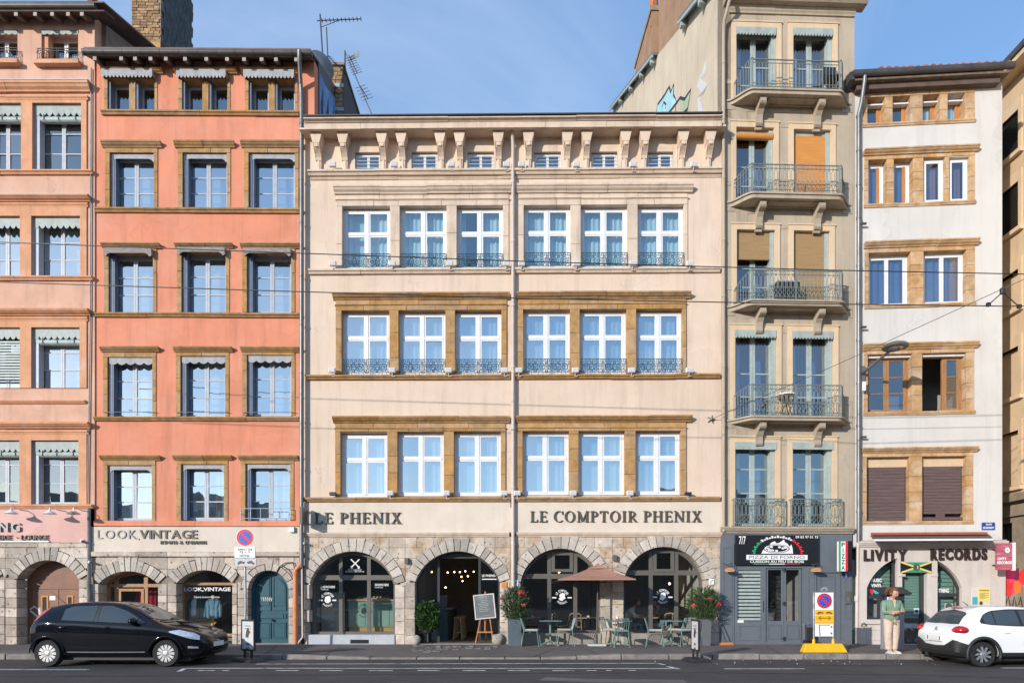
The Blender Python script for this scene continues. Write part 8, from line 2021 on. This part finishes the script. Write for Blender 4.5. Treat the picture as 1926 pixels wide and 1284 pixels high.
for i, (px, py, rz, lb) in enumerate(((1035, 1213.5, .05, 'square teal metal table between the two left chairs'), (1162, 1213.5, .3, 'square green metal table beside the umbrella with a candle'), (1262, 1213.5, -.2, 'square green metal table near the right planter'))):
    g = gz(px, py)
    if i == 0: tb0.location = g; tb0.rotation_euler.z = rz; tb0['label'] = lb; tb0['group'] = 'cafe tables on the terrace'; tt = tb0
    else: tt = dup(tb0, g, rz, lb, 'cafe tables on the terrace')
    if i != 1:
        m_ = thing('place_mat', ('orange place mat on the left terrace table' if i == 0 else 'orange place mat on the right terrace table'), 'place mat', g+Vector((.02, -.06, .741)), rz); MB().box(-.2, .2, -.13, .13, 0, .004).build('mat', 'clay_pot', m_)
        v_ = thing('bottle', ('small dark bottle on the left terrace table' if i == 0 else 'small dark bottle on the right terrace table'), 'bottle', g+Vector((.06, .05, .746))); MB().lathe([(0, 0), (.03, 0), (.03, .09), (.012, .13), (.012, .17), (0, .17)], 10).build('glass_body', 'black_panel', v_, smooth=True); MB().lathe([(.014, .165), (.014, .185), (0, .185)], 8).build('cap', 'steel', v_)
    else:
        v_ = thing('candle_lamp', 'small red and white candle lamp on the middle terrace table', 'candle', g+Vector((-.02, -.04, .741))); MB().lathe([(0, 0), (.05, 0), (.055, .06), (0, .06)], 12).build('holder', 'sign_red', v_); MB().lathe([(.04, .06), (.035, .12), (.0, .15)], 10).build('shade', 'lamp_shade', v_, smooth=True)
# ---- umbrella
g = gz(1122, 1213.5); t = thing('umbrella', 'square brown cafe umbrella on a grey plate foot', 'umbrella', g); sc = (CD+g.y)/FOC
MB().box(-.26, .26, -.22, .22, 0, .06).build('foot', 'sign_grey', t, bevel=.01); MB().tube([(0, 0, .06), (0, 0, .32)], .035, 10).build('pole_socket', 'umbrella_pole', t); MB().tube([(0, 0, .06), (.05, 0, 2.36)], .022, 8).build('pole', 'umbrella_pole', t, smooth=True)
def canopy(zr, zt, r_, rot, y_tilt, n=14):
    mb = MB(); c = [(r_*math.cos(rot+k*math.pi/2), r_*math.sin(rot+k*math.pi/2)) for k in range(4)]
    for k in range(4):
        a, b = c[k], c[(k+1) % 4]; o = len(mb.v)
        for i in range(n+1):
            f_ = i/n
            for j in range(9):
                s_ = j/8; x, y = (a[0]+(b[0]-a[0])*s_)*f_, (a[1]+(b[1]-a[1])*s_)*f_
                sag = .05*math.sin(math.pi*f_)*math.sin(math.pi*s_)+.045*math.sin(math.pi*f_)
                mb.v.append((x+.05, y, zt+(zr-zt)*f_-sag+y_tilt*y))
        for i in range(n):
            for j in range(8): q = (o+i*9+j, o+(i+1)*9+j, o+(i+1)*9+j+1, o+i*9+j+1); mb.f.append(q)
        # short valance
        o = len(mb.v)
        for j in range(9): x, y, z = mb.v[o-9+j]; mb.v += [(x, y, z), (x*1.0, y*1.0, z-.03)]
        for j in range(8): mb.f.append((o+2*j, o+2*j+2, o+2*j+3, o+2*j+1))
    return mb
canopy(1.93, 2.40, 1.52, R(35), .0).build('canopy', 'umbrella_cloth', t, fix=True, smooth=True); canopy(2.285, 2.43, .40, R(35), .0, 4).build('vent_cap', 'umbrella_cloth', t, fix=True, smooth=True)
mb = MB()
for k in range(4): a = R(35)+k*math.pi/2; MB().tube([(.05, 0, 2.30), (.05+1.46*math.cos(a), 1.46*math.sin(a), 1.92)], .010, 5).build('rib', 'umbrella_pole', t)

# ================================================================== people
def skin(name, mat, parent, chains, sub=2, smooth=True):
    """one continuous surface grown from a skeleton: chains of (x, y, z, rx, ry), sharing joints by position"""
    vs_, rs, es, idx = [], [], [], {}
    for ch in chains:
        prev = None
        for p in ch:
            key = tuple(round(q, 3) for q in p[:3])
            if key not in idx: idx[key] = len(vs_); vs_.append(p[:3]); rs.append((p[3], p[4] if len(p) > 4 else p[3]))
            i = idx[key]
            if prev is not None and prev != i and (prev, i) not in es: es.append((prev, i))
            prev = i
    me = bpy.data.meshes.new(name); me.from_pydata(vs_, es, []); o = bpy.data.objects.new(name, me); COL.objects.link(o)
    sm = o.modifiers.new('skin', 'SKIN'); sm.use_smooth_shade = True
    for i, r_ in enumerate(rs): me.skin_vertices[0].data[i].radius = r_
    me.skin_vertices[0].data[0].use_root = True
    ss = o.modifiers.new('sub', 'SUBSURF'); ss.levels = sub; ss.render_levels = sub
    dg = bpy.context.evaluated_depsgraph_get(); m2 = bpy.data.meshes.new_from_object(o.evaluated_get(dg)); o.modifiers.clear(); o.data = m2; m2.materials.clear(); m2.materials.append(M[mat])
    m2.polygons.foreach_set('use_smooth', [True]*len(m2.polygons)); o.parent = parent; bpy.data.meshes.remove(me); return o
def head_parts(parent, c, tilt, turn, hair_mat, s=1.0, long=True):
    """face features and hair on a head centred at c (radius about .1)"""
    e = bpy.data.objects.new('head', None); rot = Matrix.Rotation(turn, 4, 'Z') @ Matrix.Rotation(tilt, 4, 'X'); T = Matrix.Translation(c) @ rot
    def put(mb, name, mat, par=parent, **k): mb.v = [tuple(T @ (Vector(v)*s)) for v in mb.v]; return mb.build(name, mat, par, smooth='all', **k)
    hm = MB().ball((0, 0, .0), .1, 18, 14, (.82, .98, 1.2)); hm.v = [(x*(1-.16*max(0, -z/.12)), y*(1-.1*max(0, -z/.12))-(.006 if z < -.02 and y < 0 else 0), z) for x, y, z in hm.v]
    h = put(hm, 'head', 'skin')
    put(MB().ball((0, -.098, -.012), .02, 8, 6, (.75, .8, 1.3)), 'nose', 'skin', h); put(MB().ball((0, -.09, -.058), .02, 8, 5, (1.3, .45, .35)), 'mouth', 'lamp_red', h)
    for q in (-1, 1): put(MB().ball((q*.034, -.089, .016), .012, 8, 6, (1.3, .6, .7)), 'eye', 'black_plastic', h); put(MB().ball((q*.082, .01, -.0), .024, 8, 6, (.4, .8, 1.2)), 'ear', 'skin', h)
    hr = MB().ball((0, .012, .02), .108, 18, 14, (.86, 1.0, 1.16)); hr.f = [f_ for f_ in hr.f if not (sum(hr.v[i][1] for i in f_)/len(f_) < -.035 and sum(hr.v[i][2] for i in f_)/len(f_) < .075)]
    put(hr, 'hair', hair_mat)
    if long: put(MB().tube([(0, .09, .07), (-.02, .15, .04), (-.03, .165, -.06), (-.02, .14, -.16)], [.035, .05, .042, .01], 10), 'ponytail', hair_mat)
    return T
def hand(parent, wrist, d, up, s=1.0, name='hand'):
    """palm, four unequal bent fingers, thumb from the side"""
    w_ = Vector(wrist); d = Vector(d).normalized(); n_ = Vector(up).normalized(); sd_ = d.cross(n_).normalized(); chains = []
    pc = w_+d*.045*s; base = tuple(w_)+(.022*s, .016*s); mid = tuple(pc)+(.033*s, .016*s); chains.append([base, mid])
    for k, ln in enumerate((.062, .07, .066, .05)):
        r0 = w_+d*.082*s+sd_*(k-1.5)*.019*s; a = r0+d*ln*.5*s-n_*.006*s; b = r0+d*ln*.85*s-n_*.022*s
        chains.append([mid, tuple(r0)+(.0088*s,), tuple(a)+(.0082*s,), tuple(b)+(.007*s,)])
    tb = w_+d*.03*s-sd_*.032*s; chains.append([mid, tuple(tb)+(.011*s,), tuple(tb+d*.035*s-sd_*.012*s-n_*.008*s)+(.0095*s,), tuple(tb+d*.055*s-n_*.018*s)+(.008*s,)])
    return skin(name, 'skin', parent, chains, 1)
g = gz(1677, 1228); g.z = pave_z(g.x, g.y)
w = thing('person', 'woman with arms folded in green overshirt and cream trousers, looking down', 'person', g, R(6))
# body (continuous): legs, torso, neck, arms
hipL, hipR = (-.095, .0, .84, .10, .10), (.095, .0, .84, .10, .10); pel = (0, .0, .90, .15, .115)
shL, shR = (-.185, .0, 1.31, .062), (.185, .0, 1.31, .062)
elL, elR = (-.24, -.05, 1.03, .046), (.235, -.06, 1.05, .046); wrL, wrR = (.10, -.19, 1.07, .032), (-.06, -.225, 1.03, .034)
torso = [pel, (0, .0, 1.06, .125, .10), (0, .0, 1.25, .15, .105), (0, -.005, 1.38, .06, .055), (0, -.035, 1.47, .05, .05)]
body = skin('body', 'skin', w, [torso, [pel, hipL, (-.085, -.01, .47, .062), (-.06, .01, .09, .042), (-.062, -.09, .045, .034)], [pel, hipR, (.085, -.01, .47, .062), (.07, .01, .09, .042), (.085, -.09, .045, .034)],
    [torso[2], shL, elL, wrL], [torso[2], shR, elR, wrR]])
skin('trousers', 'linen', w, [[(0, .0, .93, .165, .125), (-.095, .0, .80, .125, .122), (-.105, -.005, .50, .105, .10), (-.075, .01, .12, .088, .085), (-.075, .01, .09, .09, .087)], [(0, .0, .93, .165, .125), (.095, .0, .80, .125, .122), (.10, -.005, .50, .105, .10), (.075, .01, .12, .088, .085), (.075, .01, .09, .09, .087)]])
skin('undershirt', 'linen', w, [[(0, .01, .86, .12, .08), (0, .01, 1.1, .11, .07), (0, .0, 1.27, .09, .07), (0, -.02, 1.36, .06, .055)]])
tr = [(0, .005, .83, .215, .148), (0, .005, .92, .205, .145), (0, .005, 1.08, .185, .135), (0, .005, 1.25, .175, .13), (0, .012, 1.36, .085, .075)]
skin('overshirt', 'shirt_green', w, [tr, [tr[3], (-.205, .0, 1.29, .082), (-.25, -.05, 1.04, .07), (-.06, -.15, 1.055, .058)], [tr[3], (.205, .0, 1.29, .082), (.245, -.05, 1.06, .070), (.19, -.12, 1.05, .060)]])
MB().add([(-.045, -.088, 1.37), (.055, -.088, 1.37), (.012, -.126, 1.17), (-.008, -.126, 1.17)], [(0, 3, 2, 1)]).build('shirt_opening', 'linen', w); MB().add([(-.012, -.121, .93), (.012, -.121, .93), (.025, -.124, .80), (-.025, -.124, .80)], [(0, 3, 2, 1)]).build('shirt_opening', 'linen', w)
hand(w, (.10, -.195, 1.07), (1, -.0, .1), (0, -1, .2), 1.05); hand(w, (-.06, -.23, 1.03), (-1, .05, .1), (0, -1, .2), 1.05)
T = head_parts(w, Vector((.012, -.075, 1.54)), .42, .3, 'hair', 1.12)
for s_, x in ((-1, -.075), (1, .09)):
    sh = skin('shoe', 'shoe', w, [[(x, .05, .045, .045, .04), (x, -.05, .042, .048, .035), (x+s_*.015, -.15, .035, .042, .028), (x+s_*.018, -.19, .03, .03, .022)]]); MB().box(x-.045, x+.05, -.20, .09, .0, .022).build('sole', 'sign_white', sh, bevel=.01)
# two guests behind the cafe glass
def guest(x, y, rz, label, top, hair_mat, lean):
    t = thing('person', label, 'person', (x, y, zr), rz); P_ = (0, 0, .50, .16, .13); 
    skin('body', 'skin', t, [[P_, (0, -.02, .75, .13, .10), (0, -.06-lean*.3, .95, .14, .10), (0, -.1-lean*.5, 1.06, .05), (0, -.13-lean*.6, 1.13, .048)], [P_, (-.1, -.1, .50, .085), (-.12, -.46, .50, .065), (-.12, -.44, .10, .045), (-.12, -.54, .05, .035)], [P_, (.1, -.1, .50, .085), (.12, -.46, .50, .065), (.12, -.44, .10, .045), (.12, -.54, .05, .035)],
        [(0, -.06-lean*.3, .95, .14, .10), (-.19, -.06-lean*.3, .98, .06), (-.24, -.2-lean*.3, .76, .045), (-.10, -.42, .80, .035)], [(0, -.06-lean*.3, .95, .14, .10), (.19, -.06-lean*.3, .98, .06), (.24, -.2-lean*.3, .76, .045), (.10, -.42, .80, .035)]])
    skin('shirt', top, t, [[(0, 0, .48, .19, .15), (0, -.02, .75, .165, .125), (0, -.06-lean*.3, .95, .17, .12), (0, -.09-lean*.5, 1.04, .07)], [(0, -.06-lean*.3, .95, .17, .12), (-.20, -.06-lean*.3, .97, .078), (-.25, -.2-lean*.3, .76, .062), (-.13, -.38, .79, .05)], [(0, -.06-lean*.3, .95, .17, .12), (.20, -.06-lean*.3, .97, .078), (.25, -.2-lean*.3, .76, .062), (.13, -.38, .79, .05)]])
    skin('trousers', 'denim', t, [[(0, 0, .46, .175, .14), (-.1, -.1, .49, .10), (-.12, -.46, .49, .08), (-.12, -.44, .12, .06)], [(0, 0, .46, .175, .14), (.1, -.1, .49, .10), (.12, -.46, .49, .08), (.12, -.44, .12, .06)]])
    for s_ in (-1, 1): hand(t, (s_*.10, -.42, .80), (-s_*.4, -1, 0), (0, 0, 1), 1.0)
    head_parts(t, Vector((0, -.16-lean*.7, 1.22)), .30, 0, hair_mat, 1.0, False)
guest(3.75, 1.55, R(75), 'person in a white shirt leaning over a table behind the right window', 'shirt_white', 'hair', .25)
guest(4.95, 1.7, R(-70), 'dark-haired person in black seated behind the right window emblem', 'shirt_black', 'hair_dark', .15)
# ---- cafe interior: wooden chairs and tables, wall lights
def bistro_chair(loc, rz, label, mat='rattan'):
    t = thing('bistro_chair', label, 'chair', loc, rz, 'wooden chairs inside the cafe')
    for x, y in ((-.18, -.18), (.18, -.18)): MB().tube([(x, y, 0), (x*.95, y*.95, .45)], .018, 6).build('leg', mat, t)
    for x in (-.18, .18): MB().tube([(x, .2, 0), (x, .17, .45), (x*.98, .24, .86)], .018, 6).build('leg', mat, t)
    MB().lathe([(0, .44), (.21, .44), (.215, .46), (.2, .475), (0, .475)], 16).build('seat', mat, t); MB().tube([(-.176, .235, .84), (-.12, .27, .88), (0, .285, .90), (.12, .27, .88), (.176, .235, .84)], .025, 6).build('backrest', mat, t); MB().tube([(-.17, .21, .66), (0, .25, .68), (.17, .21, .66)], .014, 6).build('back_rail', mat, t)
    return t
def bistro_table(loc, label):
    t = thing('bistro_table', label, 'table', loc, 0, 'tables inside the cafe'); MB().box(-.35, .35, -.32, .32, .72, .75).build('tabletop', 'counter_top', t, bevel=.006); MB().tube([(0, 0, .02), (0, 0, .72)], .035, 8).build('post', 'iron', t); MB().box(-.25, .25, -.04, .04, 0, .03).build('foot', 'iron', t); MB().box(-.04, .04, -.25, .25, .001, .031).build('foot', 'iron', t)
    c = thing('coffee_cup', 'white cup on '+label, 'cup', Vector(loc)+Vector((.1, -.1, .75))); MB().lathe([(.03, 0), (.05, .06), (.045, .06), (.02, .01), (0, .01)], 12).build('cup', 'sign_white', c, smooth=True); MB().lathe([(0, 0), (.075, .004), (.08, .012), (0, .006)], 12).build('saucer', 'sign_white', c)
bistro_table((.55, 1.3, zr), 'cafe table behind the left pane of the third arch'); bistro_table((2.35, 1.25, zr), 'cafe table behind the right pane of the third arch'); bistro_table((4.35, 1.5, zr), 'cafe table between the two seated guests')
bistro_chair((1.62, 1.25, zr), R(95), 'pale bentwood chair at the right pane of the third arch'); bistro_chair((2.05, .9, zr), R(165), 'yellow wood chair nearest the glass of the third arch'); bistro_chair((.15, .95, zr), R(190), 'dark wood chair behind the left terrace table'); bistro_chair((3.72, 1.5, zr), R(-105), 'chair under the guest in the white shirt'); bistro_chair((4.98, 1.72, zr), R(110), 'orange-wood chair under the guest in black')
bistro_chair((5.0, .95, zr), R(175), 'wooden chair with its back to the right window')
def bulb(loc, label, r_=.035, mat='bulb', cord=.8, kind='pendant_lamp'):
    t = thing(kind, label, 'lamp', loc, 0, 'glowing bulbs inside the bar'); MB().ball((0, 0, 0), r_, 10, 7).build('bulb', mat, t, smooth='all'); MB().tube([(0, 0, r_), (0, 0, r_+cord)], .006, 4).build('cord', 'wire', t)
# the bar behind the open doorway
xb0 = lim[1]+.1+cr.X0
t = thing('bar_counter', 'dark bar counter with grey top inside the open doorway', 'counter', (xb0+.1, 1.3, zr)); MB().box(0, .95, 0, 3.6, 0, 1.0).build('front', 'bar_front', t); MB().box(-.02, 1.1, -.05, 3.65, 1.0, 1.06).build('top', 'planter_grey', t)
t = thing('drinks_cooler', 'small steel cooler standing on the bar counter', 'cooler', (xb0+.85, 1.6, zr+1.06)); MB().box(-.16, .16, -.16, .16, 0, .36).build('case', 'planter_grey', t, bevel=.02); MB().box(-.17, .17, -.17, .17, .36, .39).build('lid', 'steel', t, bevel=.008)
def stool(loc, label):
    t = thing('bar_stool', label, 'stool', loc, 0, 'wooden bar stools at the counter'); MB().lathe([(0, .72), (.16, .72), (.165, .75), (0, .76)], 14).build('seat', 'rattan', t)
    for k in range(4): a = math.pi/4+k*math.pi/2; MB().tube([(.12*math.cos(a), .12*math.sin(a), .72), (.2*math.cos(a), .2*math.sin(a), 0)], .015, 6).build('leg', 'rattan', t)
    MB().tube([(.175*math.cos(math.pi/4+k*math.pi/2), .175*math.sin(math.pi/4+k*math.pi/2), .25) for k in range(5)], .01, 5).build('footrest', 'rattan', t)
for i in range(4): stool((xb0+1.38+.0*i, 1.35+.62*i, zr), ('nearest wooden bar stool at the counter in the doorway', 'second wooden bar stool behind the nearest one', 'third wooden bar stool deep in the bar', 'farthest wooden bar stool deep in the bar')[i])
for i, (px, py, yy) in enumerate(((812, 1075, 2.0), (842, 1076, 3.0), (854.5, 1075, 3.4), (865, 1075, 3.8), (875, 1073.5, 4.0), (891, 1074.5, 4.2), (868, 1084, 4.6), (880, 1083, 4.8), (870, 1092, 5.2), (838, 1104, 1.7))):
    p = W(px, py, yy); bulb(p, f'small glowing bulb in the dark bar, {ORD[i]} in the scattered string' if i < 8 else ('lowest hanging bulb in the dark bar' if i == 8 else 'glowing table lamp bulb on the bar counter'), .028, 'bulb_white' if i in (3, 4) else 'bulb', .25)
for i, (x, z) in enumerate(((3.45, 2.35), (4.2, 2.35), (1.6, 2.4), (5.35, 2.0))): bulb((x, 2.4, z), ('warm pendant bulb above the guest in white', 'warm pendant bulb above the guests table', 'warm pendant bulb behind the third arch', 'warm pendant bulb near the pale right wall')[i], .04, 'bulb', .5)
MB().box(12.05, 12.1, .44, 3.4, zr, 3.4).build('interior_wall', 'room_light', cr.root)
# sandwich counter behind the left window
xa0, xa1 = lim[0]+.25+cr.X0, lim[1]-.12+cr.X0; t = thing('shop_counter', 'pale green panelled counter with wooden top behind the left window', 'counter', (xa0, 1.3, .44)); MB().box(.75, xa1-xa0, 0, .6, .14, .98).build('front', 'counter_green', t); MB().box(.72, xa1-xa0, -.04, .62, .98, 1.04).build('top', 'counter_top', t); MB().box(.78, xa1-xa0, .03, .6, 0, .14).build('plinth', 'ochre_floor', t)
for k in range(8): MB().box(.80+k*.26, .80+k*.26+.235, -.016, 0, .18, .94).build('front_panel', 'counter_green', t)
MB().box(lim[0]+.15, lim[1]-.12, .44, 1.9, .40, .44).build('floor_covering', 'ochre_floor', cr.root); MB().box(lim[0]+.15, lim[0]+.9, 1.2, 1.25, zr, 1.7).build('partition', 'room_light', cr.root)
t = thing('tray', 'steel trays of food on the left shop counter', 'tray', (xa0+1.5, 1.55, 1.48)); MB().box(-.5, .6, -.15, .15, 0, .05).build('tray', 'steel', t, bevel=.01); mb = MB()
for k in range(9): mb.ball((-.42+k*.115, 0, .06), .05, 8, 5)
mb.build('food', 'rattan', t, kind='stuff')
# dressed dummies in the clothes shop window
def dummy(px, label, jacket, shirt):
    p = W(px, 1200, .62); p.z = .31; t = thing('dressed_dummy', label, 'mannequin', p); MB().tube([(0, 0, 0), (0, 0, .6)], .02, 6).lathe([(0, 0), (.18, .0), (.18, .02), (0, .03)], 12).build('stand', 'black_plastic', t)
    k = .62; skin('torso', shirt, t, [[(0, 0, .62, .13, .10), (0, 0, .85, .115, .09), (0, 0, 1.08, .14, .1), (0, 0, 1.2, .05)]]); MB().lathe([(.04, 1.18), (.045, 1.27), (.03, 1.3), (0, 1.3)], 10).build('neck_cap', 'linen', t, smooth=True)
    for s_ in (-1, 1): skin('jacket_front', jacket, t, [[(s_*.13, .0, .55, .075, .11), (s_*.13, .0, .85, .07, .105), (s_*.12, .01, 1.08, .075, .1), (s_*.06, .03, 1.19, .04)], [(s_*.12, .01, 1.08, .075, .1), (s_*.19, .01, 1.08, .065), (s_*.24, -.02, .82, .055), (s_*.25, -.06, .60, .048)]])
dummy(366, 'window dummy in dark green jacket over white shirt', 'jacket_green', 'shirt_white'); dummy(401, 'window dummy in blue denim jacket', 'denim', 'denim')
t = thing('yellow_cloth', 'yellow cloth draped over a ledge in the clothes window', 'cloth', W(388, 1172, .7)); MB().add([(-.3, 0, -.03), (.3, 0, .02), (.25, .2, .08), (-.3, .2, .04), (-.28, -.02, -.06), (.2, -.02, -.05)], [(0, 1, 2, 3), (4, 5, 1, 0)]).build('drape', 'yellow_plastic', t)
# ---- painted hoarding at the corner
u0 = 1878; p0 = W(1887, 1205, -.2); p1 = W(1940, 1068, -.2); w_, h_ = p1.x-p0.x, p1.z
t = thing('graffiti_hoarding', 'hoarding covered in pink and red graffiti at the side street', 'hoarding', (p0.x, -.2, 0)); MB().box(0, 16.1-p0.x, 0, .08, 0, h_).build('panel', 'side_stone', t); random.seed(12)
def blob(x, z, a, b, mat, k): MB().prism([(x+a*random.uniform(.7, 1.2)*math.cos(q), z+b*random.uniform(.7, 1.2)*math.sin(q)) for q in np.linspace(0, 6.28, 13)[:-1]], -.003-.002*k, -.001*k).build('paint_patch', mat, t)
blob(.30, h_-.35, .30, .40, 'graffiti_pink', 1); blob(.62, h_-.25, .18, .28, 'graffiti_red', 2); blob(.75, h_-.62, .18, .2, 'graffiti_orange', 3); blob(.42, h_-.58, .14, .2, 'graffiti_orange', 4); blob(.15, h_-.6, .12, .25, 'graffiti_red', 5); blob(.9, h_-.9, .2, .14, 'graffiti_pink', 5)
mb = MB()
for q in range(6): stroke(mb, [(.04+.13*q, h_-1.75), (.08+.13*q, h_-1.45), (.12+.13*q, h_-1.72), (.16+.13*q, h_-1.5)], .035, -.016)
for q in range(5): stroke(mb, [(.05+q*.2, h_-1.1-.1*(q % 2)), (.14+q*.18, h_-.85), (.2+q*.18, h_-1.15)], .04, -.015)
mb.build('graffiti', 'graffiti_dark', t, kind='stuff'); mb = MB()
for q in range(4): stroke(mb, [(.02+.17*q, h_-1.28), (.08+.15*q, h_-1.15), (.12+.16*q, h_-1.32), (.18+.15*q, h_-1.2)], .04, -.018)
mb.build('graffiti', 'graffiti_red', t, kind='stuff')
# ---- balcony things
for px, py, k, nm, lb, cat in ((1566, 175, 1, 'folding_chair', 'dark folding chair at the right end of the top balcony', 'chair'), (1480, 568, 3, 'balcony_box', 'dark box and chair on the third balcony', 'box'), (1478, 786, 4, 'balcony_table', 'little round iron table on the fourth balcony', 'table')):
    p = on(gy, px, py, -.30); t = thing(nm, lb, cat, p, gy.r)
    if k == 1: MB().box(-.2, .2, -.18, .18, .40, .43).build('seat', 'black_plastic', t); MB().box(-.2, .2, .16, .20, .42, .90).build('backrest', 'black_plastic', t); mb = MB(); [mb.tube([(x, -.15, 0), (x, .17, .42)], .014, 5) for x in (-.19, .19)]; [mb.tube([(x, .17, 0), (x, -.15, .42)], .014, 5) for x in (-.17, .17)]; mb.build('leg_frame', 'black_plastic', t, kind='stuff')
    if k == 3: MB().box(-.35, .35, -.12, .12, 0, .55).build('case', 'black_plastic', t, bevel=.02); MB().box(-.36, .36, -.13, .13, .55, .60).build('lid', 'sign_grey', t, bevel=.02)
    if k == 4: MB().lathe([(0, .66), (.28, .66), (.28, .69), (0, .69)], 18).build('tabletop', 'sign_white', t); mb = MB(); [mb.tube([(.2*math.cos(a), .2*math.sin(a), 0), (-.1*math.cos(a), -.1*math.sin(a), .66)], .014, 5) for a in (0.5, 2.6, 4.7)]; mb.build('leg_frame', 'iron', t, kind='stuff')
# ================================================================== the far bank of the river, behind the camera (seen only in the window panes)
random.seed(4); mb = MB(); x = -190
while x < 190:
    w_ = random.uniform(9, 20); h = random.uniform(12, 19); mb.box(x, x+w_, -118, -100, -2, h); mb.add([(x, -118, h), (x+w_, -118, h), (x+w_, -100, h), (x, -100, h), (x, -109, h+3.2), (x+w_, -109, h+3.2)], [(3, 2, 5, 4), (1, 0, 4, 5), (2, 1, 5), (0, 3, 4)])
    if random.random() < .7: q = x+random.uniform(1, w_-2); mb.box(q, q+1.4, -112, -108, h, h+5)
    x += w_+random.choice((0, 0, 0, 2))
mb.build('far_bank_houses', 'far_bank', kind='stuff')
print('objects', len(bpy.data.objects), 'tris', sum(len(o.data.polygons) for o in bpy.data.objects if o.type == 'MESH'))
